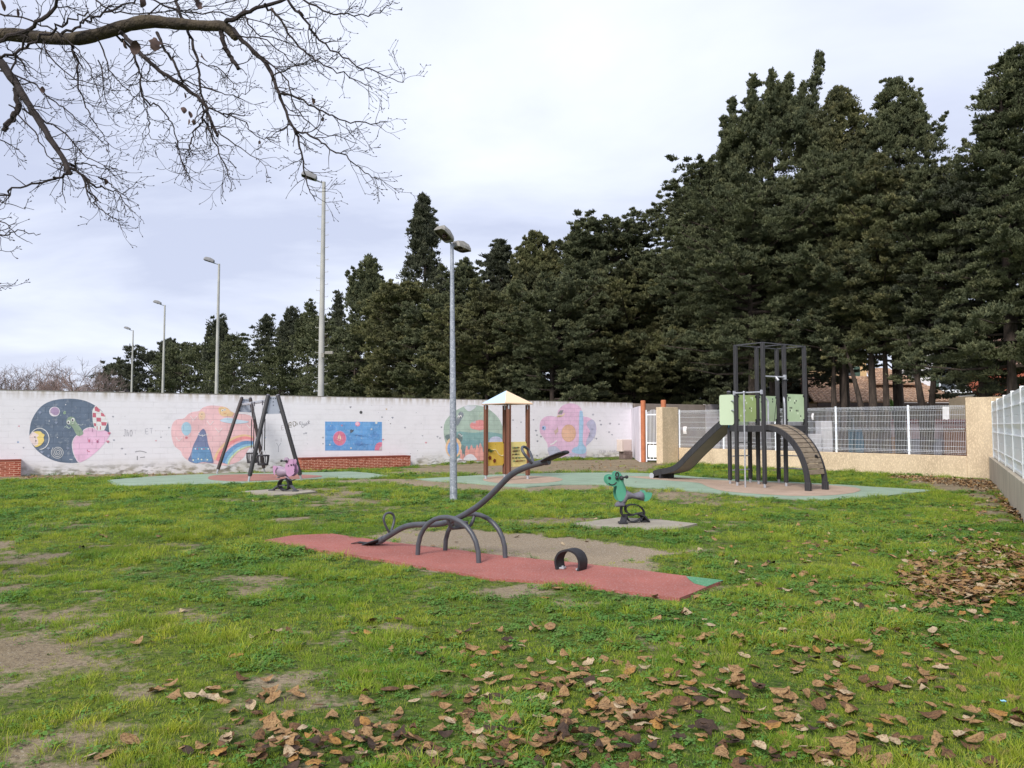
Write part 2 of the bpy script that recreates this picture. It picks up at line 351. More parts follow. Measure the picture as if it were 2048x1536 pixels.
def grassness(x, y):
    g = np.ones(np.shape(x)); nz = (fbm(x * 1.6, y * 1.6, 3, 5) - .5) * 1.7
    for poly, soft, st in W_LIST:
        d = dist_poly(x, y, poly) + nz * .7
        g = np.minimum(g, 1 - st * np.clip(.5 - d / (2 * soft), 0, 1))
    for p in PADS:
        d = dist_poly(x, y, p); g = np.minimum(g, 1 - .45 * np.clip(.5 - (d + nz * .3 - .05) / .2, 0, 1))
    g = g - .30 * np.clip((fbm(x * .55 + 9, y * .55, 11) - .56) * 6, 0, 1) - .3 * np.clip((fbm(x * 2.3, y * 2.3, 21) - .55) * 6, 0, 1)
    # thinner, more trodden towards the lower left
    g = g - .22 * np.clip((-x - .1 * y + .2) / 3, 0, 1) * np.clip((9 - y) / 4, 0, 1) - .35 * np.clip((fbm(x * 5, y * 5, 51) - .52) * 5, 0, 1)
    return np.clip(g, 0, 1)
def axis(a, b, st, far):
    m = np.arange(a, b + st / 2, st); l = a - np.geomspace(st * 2, far, 22)[::-1]; r = b + np.geomspace(st * 2, far, 22); return np.concatenate([l, m, r])
gx = axis(-20, 20, .16, 1500); gy = axis(1.5, 41, .16, 1500)
GX, GY = np.meshgrid(gx, gy); GZ = G(GX, GY)
near = (abs(GX) < 21) & (GY < 42) & (GY > 0)
GZ = GZ + np.where(near, (fbm(GX * 1.3, GY * 1.3, 5) - .5) * .018, 0) - .008
vs = np.stack([GX, GY, GZ], -1).reshape(-1, 3); nx = len(gx); ny = len(gy)
i = np.arange(nx - 1)[None, :] + np.arange(ny - 1)[:, None] * nx
fs = np.stack([i, i + 1, i + 1 + nx, i + nx], -1).reshape(-1, 4)
# ground material: earth with short turf growing over it where "turf" is high
mg = bpy.data.materials.new('turf_and_earth'); mg.use_nodes = True; nt = mg.node_tree; b = nt.nodes['Principled BSDF']; b.inputs['Roughness'].default_value = 1; b.inputs['Specular IOR Level'].default_value = .1
def nz_(scale, detail=4, rough=.6):
    n = N(nt, 'ShaderNodeTexNoise'); n.inputs['Scale'].default_value = scale; n.inputs['Detail'].default_value = detail; n.inputs['Roughness'].default_value = rough; L(nt, geo.outputs['Position'], n.inputs[0]); return n.outputs[0]
def mr(s, a, b_, c=0, d=1):
    r = N(nt, 'ShaderNodeMapRange'); r.inputs[1].default_value = a; r.inputs[2].default_value = b_; r.inputs[3].default_value = c; r.inputs[4].default_value = d; L(nt, s, r.inputs[0]); return r.outputs[0]
def mixc(f, a, b_):
    m = N(nt, 'ShaderNodeMix', data_type='RGBA'); L(nt, f, m.inputs[0])
    for s, q in ((a, 6), (b_, 7)):
        if isinstance(s, tuple): m.inputs[q].default_value = s
        else: L(nt, s, m.inputs[q])
    return m.outputs[2]
geo = N(nt, 'ShaderNodeNewGeometry')
at = N(nt, 'ShaderNodeAttribute'); at.attribute_name = 'turf'
earth = mixc(mr(nz_(1.3), .35, .65), (.190, .150, .096, 1), (.275, .222, .150, 1))
earth = mixc(mr(nz_(30, 3), .5, .7), earth, (.13, .10, .07, 1))
earth = mixc(mr(nz_(75, 2), .62, .7), earth, (.36, .33, .27, 1))
pa = N(nt, 'ShaderNodeAttribute'); pa.attribute_name = 'gravel'
gvl = mixc(mr(nz_(60, 3), .42, .62), (.31, .245, .17, 1), (.21, .165, .115, 1)); gvl = mixc(mr(nz_(110, 2), .6, .68), gvl, (.55, .53, .48, 1)); gvl = mixc(mr(nz_(90, 2), .64, .7), gvl, (.14, .12, .10, 1))
earth = mixc(mr(pa.outputs['Fac'], 0, 1), earth, gvl)
turf = mixc(mr(nz_(.5), .4, .62), (.058, .100, .016, 1), (.10, .135, .020, 1))
turf = mixc(mr(nz_(22, 4), .48, .66), turf, (.028, .045, .014, 1))
turf = mixc(mr(nz_(45, 3), .57, .7), turf, (.18, .17, .08, 1))
ad = N(nt, 'ShaderNodeMath', operation='ADD'); L(nt, at.outputs['Fac'], ad.inputs[0]); L(nt, mr(nz_(14, 5), 0, 1, -.45, .45), ad.inputs[1])
L(nt, mixc(mr(ad.outputs[0], .38, .6), earth, turf), b.inputs['Base Color'])
bp = N(nt, 'ShaderNodeBump'); bp.inputs['Strength'].default_value = .8; bp.inputs['Distance'].default_value = .03; L(nt, nz_(28, 6), bp.inputs['Height']); L(nt, bp.outputs[0], b.inputs['Normal'])
o = np_mesh('ground', vs, fs, mg, smooth=True); tag(o, kind='structure')
at_ = o.data.attributes.new('turf', 'FLOAT', 'POINT')
tv = np.where(near, grassness(GX, GY), .9); at_.data.foreach_set('value', tv.astype(np.float32).ravel())
gv = np.zeros(GX.shape)
for k_, s_ in ((0, 1), (1, .3), (2, .5), (4, .1)): gv = np.maximum(gv, s_ * np.clip(1 - dist_poly(GX, GY, W_LIST[k_][0]) / .6, 0, 1))
at2 = o.data.attributes.new('gravel', 'FLOAT', 'POINT'); at2.data.foreach_set('value', gv.astype(np.float32).ravel())

def pad(name, poly, m, z, edge=.05, holes=()):
    """thin slab that follows the ground"""
    pts = [Vector((p[0], p[1])) for p in poly]; n = len(pts)
    b2 = []
    for i in range(n):
        a, c = pts[i], pts[(i + 1) % n]; k = max(1, int((c - a).length / .25)); b2 += [a.lerp(c, t / k) + Vector((random.gauss(0, .012), random.gauss(0, .012))) for t in range(k)]
    n = len(b2); xs = [p.x for p in b2]; ys = [p.y for p in b2]
    X, Y = np.meshgrid(np.arange(min(xs), max(xs), .5), np.arange(min(ys), max(ys), .5))
    d = dist_poly(X.ravel(), Y.ravel(), [(p.x, p.y) for p in b2]); ins = [Vector((x, y)) for x, y, q in zip(X.ravel(), Y.ravel(), d) if q < -.12]
    r = delaunay_2d_cdt(b2 + ins, [(i, (i + 1) % n) for i in range(n)], [], 1, 1e-4)
    v2, f2 = r[0], r[2]
    mb = MB(); mb.add([(v.x, v.y, float(G(v.x, v.y)) + z) for v in v2], f2)
    for i in range(n):
        a, c = b2[i], b2[(i + 1) % n]
        mb.add([(a.x, a.y, float(G(a.x, a.y)) + z), (c.x, c.y, float(G(c.x, c.y)) + z), (c.x, c.y, float(G(c.x, c.y)) + z - edge), (a.x, a.y, float(G(a.x, a.y)) + z - edge)], [(0, 1, 2, 3)])
    o = mb.build(name, m); tag(o, kind='structure'); return o
def rubber(r, g, b, k=.78):
    c = rgb(r, g, b, k); d = rgb(r * .86, g * .86, b * .86, k); l = tuple(q * .6 + .16 for q in c[:3]) + (1,)
    return mat('rubber_crumb', c, d, rough=.95, scale=1.6, c3=l, s3=55, thr3=(.54, .66), f3=.75, bump=.6, bscale=140, spec=.2, thr=(.3, .72), detail=7)
red = rubber(184, 114, 104); green = rubber(158, 180, 158); palepink = rubber(196, 170, 150); brightred = rubber(182, 128, 116); brightgreen = rubber(104, 168, 126)
pad('red_safety_surface', P_SEESAW, red, .022); pad('green_safety_corner', P_SSGREEN, brightgreen, .027, .004)
pad('swing_safety_surface', P_SWING, green, .02); pad('red_swing_marking', P_SWRED, brightred, .026, .004)
pad('green_safety_surface', P_PLAY, green, .02); pad('pink_playhouse_marking', P_PLPINK, palepink, .026, .004); pad('pink_tower_marking', P_TWPINK, palepink, .026, .004)
pad('concrete_base', P_CON1, M['concrete'], .03); pad('concrete_base', P_CON2, M['concrete'], .03)

# ------------------------------------------------------------------ grass
def foliage_mat(name, c1, c2, c3, s1=.6, s2=25, rough=.7, trans=0, rnd=0):
    m = bpy.data.materials.new(name); m.use_nodes = True; nt = m.node_tree; b = nt.nodes['Principled BSDF']
    b.inputs['Roughness'].default_value = rough; b.inputs['Specular IOR Level'].default_value = .25
    g = N(nt, 'ShaderNodeNewGeometry')
    def n_(s, a, e):
        n = N(nt, 'ShaderNodeTexNoise'); n.inputs['Scale'].default_value = s; n.inputs['Detail'].default_value = 3; L(nt, g.outputs['Position'], n.inputs[0])
        r = N(nt, 'ShaderNodeMapRange'); r.inputs[1].default_value = a; r.inputs[2].default_value = e; L(nt, n.outputs[0], r.inputs[0]); return r.outputs[0]
    x = N(nt, 'ShaderNodeMix', data_type='RGBA'); L(nt, n_(s1, .38, .62), x.inputs[0]); x.inputs[6].default_value = c1; x.inputs[7].default_value = c2
    y = N(nt, 'ShaderNodeMix', data_type='RGBA'); L(nt, n_(s2, .52, .7), y.inputs[0]); L(nt, x.outputs[2], y.inputs[6]); y.inputs[7].default_value = c3
    if rnd:
        oi = N(nt, 'ShaderNodeObjectInfo'); r2 = N(nt, 'ShaderNodeValToRGB'); L(nt, oi.outputs['Random'], r2.inputs[0]); e = r2.color_ramp.elements; e[0].color = (.62, .72, .8, 1); e[1].color = (1.5, 1.3, 1.2, 1); q = e.new(.5); q.color = (1, 1, 1, 1)
        y2 = N(nt, 'ShaderNodeMix', data_type='RGBA', blend_type='MULTIPLY'); y2.inputs[0].default_value = 1; L(nt, y.outputs[2], y2.inputs[6]); L(nt, r2.outputs[0], y2.inputs[7]); y = y2
    L(nt, y.outputs[2], b.inputs['Base Color'])
    if trans:
        t = N(nt, 'ShaderNodeBsdfTranslucent'); L(nt, y.outputs[2], t.inputs[0]); ms = N(nt, 'ShaderNodeMixShader'); ms.inputs[0].default_value = trans
        L(nt, b.outputs[0], ms.inputs[1]); L(nt, t.outputs[0], ms.inputs[2]); L(nt, ms.outputs[0], nt.nodes['Material Output'].inputs[0])
    return m
mgr = foliage_mat('grass_blades', (.182, .318, .030, 1), (.325, .400, .042, 1), (.37, .33, .13, 1), trans=.4, rnd=1)
mwd = foliage_mat('clover_leaves', (.075, .19, .035, 1), (.12, .24, .04, 1), (.16, .22, .06, 1), trans=.25)
tc_ = bpy.data.collections.new('grass_sources')
def tuft(k, n, h0, h1, spread, wd):
    rr = random.Random(k); vs = []; fs = []
    for i in range(n):
        a = rr.uniform(0, 6.28); d = spread * math.sqrt(rr.random()); x, y = d * math.cos(a), d * math.sin(a); h = rr.uniform(h0, h1); w = wd * rr.uniform(.7, 1.3)
        la = a + rr.uniform(-1.2, 1.2); le = h * rr.uniform(.3, 1.3); ta = rr.uniform(0, 3.14); tx, ty = math.cos(ta) * w, math.sin(ta) * w; b = len(vs)
        vs += [(x - tx, y - ty, -.005), (x + tx, y + ty, -.005), (x + le * .35 * math.cos(la) + tx * .8, y + le * .35 * math.sin(la) + ty * .8, h * .62), (x + le * .35 * math.cos(la) - tx * .8, y + le * .35 * math.sin(la) - ty * .8, h * .62), (x + le * math.cos(la), y + le * math.sin(la), h)]
        fs += [(b, b + 1, b + 2, b + 3), (b + 3, b + 2, b + 4)]
    me = bpy.data.meshes.new('tuft'); me.from_pydata(vs, [], fs); me.materials.append(mgr); o = bpy.data.objects.new('tuft_%d' % k, me); tc_.objects.link(o)
def weed(k, n):
    rr = random.Random(k); vs = []; fs = []
    for i in range(n):
        a = rr.uniform(0, 6.28); d = .06 * math.sqrt(rr.random()); z = rr.uniform(.008, .03); r = rr.uniform(.006, .012); tx = rr.uniform(-.4, .4); ty = rr.uniform(-.4, .4); b = len(vs)
        cx, cy = d * math.cos(a), d * math.sin(a)
        for q in range(6): x, y = r * math.cos(q * 1.047), r * math.sin(q * 1.047) * .8; vs.append((cx + x, cy + y, z + x * tx + y * ty))
        fs.append(tuple(range(b, b + 6)))
    me = bpy.data.meshes.new('weed'); me.from_pydata(vs, [], fs); me.materials.append(mwd); o = bpy.data.objects.new('tuft_%d' % k, me); tc_.objects.link(o)
tuft(0, 20, .014, .034, .055, .0016); tuft(1, 22, .010, .028, .06, .0018); tuft(2, 26, .022, .06, .042, .0017); weed(3, 26)
def scatter(y0, y1, dens):
    xm = .7 * y1 + .6; n = int((y1 - y0) * 2 * xm * dens); x = rng.uniform(-xm, xm, n); y = rng.uniform(y0, y1, n)
    k = abs(x) < .68 * y + .5
    dn = (x - WA.x) * WN.x + (y - WA.y) * WN.y; k &= dn > .05
    x, y = x[k], y[k]
    # inside the yard: left of the right-hand wall and in front of the fence
    k = np.ones(len(x), bool)
    for (p, q) in YARD: k &= ((q[0] - p[0]) * (y - p[1]) - (q[1] - p[1]) * (x - p[0])) > 0
    x, y = x[k], y[k]
    for p in PADS: k = dist_poly(x, y, p) > -.03 + rng.normal(0, .015, len(x)); x, y = x[k], y[k]
    g = grassness(x, y); k = rng.random(len(x)) < np.clip(g * 1.25 - .12, .03, 1) ** 1.3; return x[k], y[k], g[k]
_a = gp(1979, 957); _b = gp(2048, 1045); _c = gp(1357, 926); _dr = (_b - _a).normalized()
RWA = _a; RWD = _dr; FLA = _c; FLD = (_a - _c).normalized()
YARD = [((RWA + RWD * 30), RWA), (RWA, FLA)]
X, Y, Gv, S, I = [], [], [], [], []
for (y0, y1, d, s) in ((2.9, 5.5, 620, .85), (5.5, 9, 420, 1.0), (9, 15, 230, 1.25), (15, 24, 110, 1.6), (24, 41, 50, 2.1)):
    x, y, g = scatter(y0, y1, d); n = len(x); X.append(x); Y.append(y)
    cl = fbm(x * 2.2 + 4, y * 2.2, 31); big = fbm(x * .8, y * .8, 41)
    S.append(s * rng.uniform(.7, 1.25, n) * (.55 + .55 * g) * (.75 + .6 * np.clip((cl - .45) * 4, 0, 1)))
    u = rng.random(n); wd_ = (big > .53) & (u < .5) | (u < .1); I.append(np.where(wd_, 3, np.where((cl > .56) & (u > .45), 2, np.where(u > .75, 1, 0))))
X, Y, S, I = [np.concatenate(q) for q in (X, Y, S, I)]; n = len(X); print('tufts', n)
me = bpy.data.meshes.new('grass'); me.vertices.add(n)
Z = G(X, Y) + (fbm(X * 1.3, Y * 1.3, 5) - .5) * .018 - .008
me.vertices.foreach_set('co', np.stack([X, Y, Z], -1).astype(np.float32).ravel())
for nm, ty, dt in (('tscale', 'FLOAT', S), ('tkind', 'INT', I)):
    a = me.attributes.new(nm, ty, 'POINT'); a.data.foreach_set('value', dt.astype(np.float32 if ty == 'FLOAT' else np.int32))
a = me.attributes.new('trot', 'FLOAT_VECTOR', 'POINT'); a.data.foreach_set('vector', np.stack([rng.normal(0, .12, n), rng.normal(0, .12, n), rng.uniform(0, 6.28, n)], -1).astype(np.float32).ravel())
go = bpy.data.objects.new('grass', me); put(go, None, V(0, 0, 0)); tag(go, 'short patchy green lawn grass with clover', 'grass', kind='stuff')
ng = bpy.data.node_groups.new('grass_scatter', 'GeometryNodeTree'); ng.interface.new_socket('Geometry', in_out='INPUT', socket_type='NodeSocketGeometry'); ng.interface.new_socket('Geometry', in_out='OUTPUT', socket_type='NodeSocketGeometry')
gi = ng.nodes.new('NodeGroupInput'); go_ = ng.nodes.new('NodeGroupOutput'); iop = ng.nodes.new('GeometryNodeInstanceOnPoints'); ci = ng.nodes.new('GeometryNodeCollectionInfo')
ci.inputs['Collection'].default_value = tc_; ci.inputs['Separate Children'].default_value = True; ci.inputs['Reset Children'].default_value = True
def na(nm, ty): q = ng.nodes.new('GeometryNodeInputNamedAttribute'); q.data_type = ty; q.inputs[0].default_value = nm; return q.outputs['Attribute']
er = ng.nodes.new('FunctionNodeEulerToRotation')
ng.links.new(na('trot', 'FLOAT_VECTOR'), er.inputs[0])
ng.links.new(gi.outputs[0], iop.inputs['Points']); ng.links.new(ci.outputs[0], iop.inputs['Instance']); iop.inputs['Pick Instance'].default_value = True
ng.links.new(na('tkind', 'INT'), iop.inputs['Instance Index']); ng.links.new(er.outputs[0], iop.inputs['Rotation']); ng.links.new(na('tscale', 'FLOAT'), iop.inputs['Scale'])
ng.links.new(iop.outputs[0], go_.inputs[0]); go.modifiers.new('scatter', 'NODES').node_group = ng

# ------------------------------------------------------------------ fallen leaves
def leafmat(name, a, b, c): return mat(name, rgb(*a, .82), rgb(*b, .76), rough=.8, scale=30, c3=rgb(*c, .6), s3=90, f3=.8, spec=.25, thr3=(.5, .62), bump=.5, bscale=120)
LM = [leafmat('tan_leaf', (170, 138, 98), (148, 114, 76), (112, 84, 58)), leafmat('brown_leaf', (124, 92, 64), (100, 74, 52), (76, 56, 42)),
      leafmat('dark_leaf', (76, 60, 50), (58, 46, 40), (96, 76, 62)), leafmat('ochre_leaf', (176, 134, 76), (156, 114, 62), (120, 86, 50)), leafmat('pale_leaf', (196, 176, 146), (176, 154, 124), (150, 124, 96))]
def leaf_shape(seed):
    rr = random.Random(seed); nu = 7; nv = 5; lobed = rr.random() < .45; curl = rr.uniform(.15, 1.0) * rr.choice((1, 1, -1)); bend = rr.uniform(-.7, 1.0); tw = rr.uniform(-.6, .6); vs = []; fs = []
    for i in range(nu):
        t = i / (nu - 1); wdt = .36 * math.sin(math.pi * min(1, t * .93 + .05)) ** .75
        if lobed: wdt *= 1 + .35 * math.cos(t * 15 + 1)
        for j in range(nv):
            s = (j / (nv - 1) - .5) * 2; x = t - .5; y = s * wdt * (1 + .1 * rr.uniform(-1, 1)); z = curl * .5 * (abs(s) ** 1.5) * wdt + bend * (t - .5) ** 2 + tw * s * (t - .5) * .35 + rr.uniform(-.015, .015)
            vs.append((x, y, z))
    for i in range(nu - 1):
        for j in range(nv - 1): fs.append((i * nv + j, (i + 1) * nv + j, (i + 1) * nv + j + 1, i * nv + j + 1))
    b = len(vs); vs += [(-.5, .012, vs[2][2]), (-.5, -.012, vs[2][2]), (-.78, 0, vs[2][2] - .05)]; fs.append((b, b + 1, b + 2, b + 2)[:3])
    z0 = min(v[2] for v in vs); return np.array([(v[0], v[1], v[2] - z0) for v in vs]), fs
SH = [leaf_shape(100 + i) for i in range(16)]
CL = [(700, 1492, 110, 26, 40), (480, 1512, 120, 18, 18), (1090, 1500, 110, 26, 42), (1240, 1440, 90, 35, 24), (1640, 1495, 110, 30, 34), (1535, 1362, 120, 24, 34), (1400, 1430, 240, 50, 34), (1740, 1310, 150, 22, 20),
      (1640, 1250, 110, 14, 16), (1940, 1150, 84, 36, 760), (1900, 1205, 70, 12, 60), (1960, 1100, 70, 16, 90), (430, 1400, 60, 26, 10), (1880, 1345, 60, 40, 16), (1260, 1300, 150, 50, 26), (1050, 1360, 150, 50, 26), (880, 1290, 120, 50, 14),
      (1700, 1180, 140, 30, 34), (1960, 1000, 40, 30, 120), (1750, 1080, 150, 30, 70)]
LP = []
for cx, cy, sx, sy, n in CL:
    for _ in range(int(n * (1.55 if n < 200 else 1.15))):
        if n > 200: a = random.uniform(0, 6.28); r = math.sqrt(random.random()); LP.append((cx + 1.7 * sx * r * math.cos(a), cy + 1.7 * sy * r * math.sin(a)))
        else: LP.append((random.gauss(cx, sx), random.gauss(cy, sy)))
for _ in range(130): LP.append((random.uniform(250, 2048), random.uniform(1220, 1560)))
for _ in range(170): LP.append((random.uniform(450, 2000), random.uniform(1380, 1550)))
for _ in range(170): LP.append((random.uniform(1350, 2048), random.uniform(1010, 1300)))
for _ in range(120): LP.append((random.uniform(0, 2048), random.uniform(955, 1120)))
for _ in range(760): t = random.random(); LP.append((1790 + 200 * t + random.gauss(0, 12), 951 + 14 * t + random.uniform(-2, 14) * (t + .3)))
for _ in range(260): t = random.random(); LP.append((1984 + 60 * t ** 1.3 + random.gauss(0, 5), 968 + 75 * t))
for _ in range(160): t = random.random(); LP.append((1100 + 230 * t, 918 + 8 * t + random.uniform(0, 26)))
for _ in range(120): t = random.random(); LP.append((30 + 400 * t, 954 - 8 * t + random.uniform(-1, 4)))
pts = []
for (px, py) in LP:
    if py < 915 or py > 1600: continue
    p = gp(px, py)
    if any(((q[0] - s[0]) * (p.y - s[1]) - (q[1] - s[1]) * (p.x - s[0])) < .08 for s, q in YARD) : continue
    if (p - WA).dot(WN) < .08: continue
    if any(inpoly(np.array([p.x]), np.array([p.y]), [(a[0], a[1]) for a in q])[0] for q in PADS) and random.random() < .93: continue
    pts.append(p)
pts.sort(key=lambda p: p.length)
LN = [('pale tan', 'tan'), ('mid brown', 'brown'), ('dark brown', 'dark brown'), ('ochre yellow', 'ochre'), ('bleached beige', 'beige')]
meshes = {}
big_v = []; big_f = []; big_m = []; nb = 0
seen_cells = {}
for idx_, p in enumerate(pts):
    k = random.randrange(len(SH)); mi = random.choices(range(5), (42, 32, 14, 5, 7) if idx_ < 295 else (56, 16, 4, 8, 16))[0]; sz = random.triangular(.035, .115, .07) * (1 if idx_ < 295 else 1.15); rz = random.uniform(0, 6.28); rx = random.gauss(0, .2); ry = random.gauss(0, .2)
    ck = (round(p.x / .12), round(p.y / .12)); st_ = seen_cells.get(ck, 0); seen_cells[ck] = st_ + 1
    z = p.z + .002 + .012 * min(st_, 5) + random.uniform(0, .014)
    if idx_ < 295:
        if (k, mi) not in meshes:
            me = bpy.data.meshes.new('leaf'); me.from_pydata([tuple(v) for v in SH[k][0]], [], SH[k][1]); me.materials.append(LM[mi]); me.polygons.foreach_set('use_smooth', [True] * len(me.polygons)); meshes[(k, mi)] = me
        o = bpy.data.objects.new('fallen_leaf', meshes[(k, mi)]); put(o, None, V(p.x, p.y, z)); o.rotation_euler = (rx, ry, rz); o.scale = (sz, sz * random.uniform(.8, 1.1), sz)
        tag(o, '%s dead leaf curled on the lawn in the foreground' % LN[mi][0], 'leaf', '%s fallen leaves scattered on the near lawn' % LN[mi][1])
    else:
        Rm = np.array((Matrix.Rotation(rz, 3, 'Z') @ Matrix.Rotation(ry, 3, 'Y') @ Matrix.Rotation(rx, 3, 'X')))
        v = SH[k][0] * sz @ Rm.T + np.array([p.x, p.y, z]); big_v.append(v); q = np.array([f for f in SH[k][1] if len(f) == 4]) + nb; nb += len(v); big_f.append(q); big_m.append(np.full(len(q), mi))
o = np_mesh('leaf_litter', np.concatenate(big_v), np.concatenate(big_f), LM, mi=np.concatenate(big_m), smooth=True); tag(o, 'brown dead leaves heaped and strewn over the grass further back', 'leaf litter', kind='stuff')
# two scraps of litter
for (px, py, c, lb, s) in ((1866, 1112, (232, 232, 240), 'crumpled white paper scrap lying in the heap of brown leaves', .05), (2007, 1420, (150, 205, 235), 'tiny light blue plastic scrap on the grass at the right', .02)):
    p = gp(px, py); mb = MB(); rr = random.Random(5); n = 5; vs = [(p.x + (i / (n - 1) - .5) * s * 1.6, p.y + (j / (n - 1) - .5) * s, p.z + .045 + rr.uniform(0, s * .5)) for i in range(n) for j in range(n)]
    mb.add(vs, [(i * n + j, (i + 1) * n + j, (i + 1) * n + j + 1, i * n + j + 1) for i in range(n - 1) for j in range(n - 1)])
    tag(mb.build('litter_scrap', mat('litter', rgb(*c), rough=.6), loc=p), lb, 'litter')
# ------------------------------------------------------------------ block wall
def wallmat(name, org, d, bw, bh, base, base2, mortar, msize=.02, offs=.5, stains=True, contrast=.06):
    m = bpy.data.materials.new(name); m.use_nodes = True; nt = m.node_tree; b = nt.nodes['Principled BSDF']; b.inputs['Roughness'].default_value = .9; b.inputs['Specular IOR Level'].default_value = .15
    g = N(nt, 'ShaderNodeNewGeometry')
    su = N(nt, 'ShaderNodeVectorMath', operation='SUBTRACT'); L(nt, g.outputs['Position'], su.inputs[0]); su.inputs[1].default_value = org
    dt = N(nt, 'ShaderNodeVectorMath', operation='DOT_PRODUCT'); L(nt, su.outputs[0], dt.inputs[0]); dt.inputs[1].default_value = d
    dp = N(nt, 'ShaderNodeVectorMath', operation='DOT_PRODUCT'); L(nt, su.outputs[0], dp.inputs[0]); dp.inputs[1].default_value = (-d[1], d[0], 0)
    ss = N(nt, 'ShaderNodeSeparateXYZ'); L(nt, su.outputs[0], ss.inputs[0])
    al = N(nt, 'ShaderNodeMath', operation='ADD'); L(nt, dt.outputs['Value'], al.inputs[0]); L(nt, dp.outputs['Value'], al.inputs[1])
    cb = N(nt, 'ShaderNodeCombineXYZ'); L(nt, al.outputs[0], cb.inputs[0]); L(nt, ss.outputs[2], cb.inputs[1])
    br = N(nt, 'ShaderNodeTexBrick'); L(nt, cb.outputs[0], br.inputs[0]); br.inputs['Scale'].default_value = 1; br.inputs['Brick Width'].default_value = bw; br.inputs['Row Height'].default_value = bh
    br.inputs['Mortar Size'].default_value = msize; br.inputs['Mortar Smooth'].default_value = .3; br.offset = offs
    br.inputs['Color1'].default_value = base; br.inputs['Color2'].default_value = base2; br.inputs['Mortar'].default_value = mortar; br.inputs['Bias'].default_value = 0
    colr = br.outputs['Color']
    def nz(s, a, e, st=(1, 1, 1), det=5):
        mp = N(nt, 'ShaderNodeMapping'); mp.inputs['Scale'].default_value = st; L(nt, cb.outputs[0], mp.inputs[0])
        n = N(nt, 'ShaderNodeTexNoise'); n.inputs['Scale'].default_value = s; n.inputs['Detail'].default_value = det; L(nt, mp.outputs[0], n.inputs[0])
        r = N(nt, 'ShaderNodeMapRange'); r.inputs[1].default_value = a; r.inputs[2].default_value = e; L(nt, n.outputs[0], r.inputs[0]); return r.outputs[0]
    def mx_(f, a, c):
        x = N(nt, 'ShaderNodeMix', data_type='RGBA'); L(nt, f, x.inputs[0]); L(nt, a, x.inputs[6]); x.inputs[7].default_value = c; return x.outputs[2]
    def mul(a, c):
        x = N(nt, 'ShaderNodeMath', operation='MULTIPLY'); L(nt, a, x.inputs[0]); L(nt, c, x.inputs[1]); return x.outputs[0]
    def band(a, e):
        r = N(nt, 'ShaderNodeMapRange'); r.inputs[1].default_value = a; r.inputs[2].default_value = e; L(nt, ss.outputs[2], r.inputs[0]); return r.outputs[0]
    if stains:
        # joints partly filled by paint
        x = N(nt, 'ShaderNodeMix', data_type='RGBA'); L(nt, nz(1.1, .5, .62), x.inputs[0]); L(nt, colr, x.inputs[7]); x.inputs[6].default_value = tuple(base[i] * .9 + mortar[i] * .1 for i in range(3)) + (1,); colr = x.outputs[2]
        colr = mx_(mul(nz(1.7, .45, .75), nz(9, .3, .7)), colr, tuple(q * .86 for q in base[:3]) + (1,))
        colr = mx_(mul(band(2.40, 2.72), nz(2.2, .42, .66, (2.2, .35, 1))), colr, (.36, .30, .22, 1))       # rusty runs below the coping
        colr = mx_(mul(band(.34, .02), nz(3.2, .46, .6, (1, 2.4, 1))), colr, (.16, .15, .13, 1))            # flaked paint along the foot
        colr = mx_(mul(band(.5, -.2), nz(1.5, .3, .7)), colr, (.48, .43, .34, 1))
        colr = mx_(nz(14, .735, .76), colr, (.30, .29, .30, 1))
    else:
        colr = mx_(nz(6, .5, .75), colr, tuple(q * .6 for q in base[:3]) + (1,))
    L(nt, colr, b.inputs['Base Color'])
    iv = N(nt, 'ShaderNodeMath', operation='SUBTRACT'); iv.inputs[0].default_value = 1; L(nt, br.outputs['Fac'], iv.inputs[1])
    nn = N(nt, 'ShaderNodeTexNoise'); nn.inputs['Scale'].default_value = 45; nn.inputs['Detail'].default_value = 4; L(nt, cb.outputs[0], nn.inputs[0])
    ad = N(nt, 'ShaderNodeMath', operation='MULTIPLY_ADD'); L(nt, nn.outputs[0], ad.inputs[0]); ad.inputs[1].default_value = .35; L(nt, iv.outputs[0], ad.inputs[2])
    bp = N(nt, 'ShaderNodeBump'); bp.inputs['Strength'].default_value = .5; bp.inputs['Distance'].default_value = .01; L(nt, ad.outputs[0], bp.inputs['Height']); L(nt, bp.outputs[0], b.inputs['Normal'])
    return m
WL = (WB - WA).length
wm = wallmat('white_painted_blocks', tuple(WA), tuple(WD), .5, .2, (.78, .765, .81, 1), (.765, .75, .80, 1), (.64, .625, .655, 1), .006)
mb = MB(); c = WA + WD * (WL / 2 - 4) - WN * .1; mb.box((c.x, c.y, (WH - .6) / 2), (WL + 8, .2, WH + .6), WD)
wall = mb.build('painted_block_wall', wm, loc=WA); tag(wall, 'long white painted concrete block wall covered with childlike murals', 'wall')
mb = MB(); c = WA + WD * (WL / 2 - 4) - WN * .1; mb.box((c.x, c.y, WH + .012), (WL + 8, .215, .024), WD)
mb.build('coping', mat('coping', rgb(150, 146, 140), rgb(110, 106, 100), scale=3), wall)
def wp(px, py, off=0): return pp(px, py, WA + WN * off, WN)
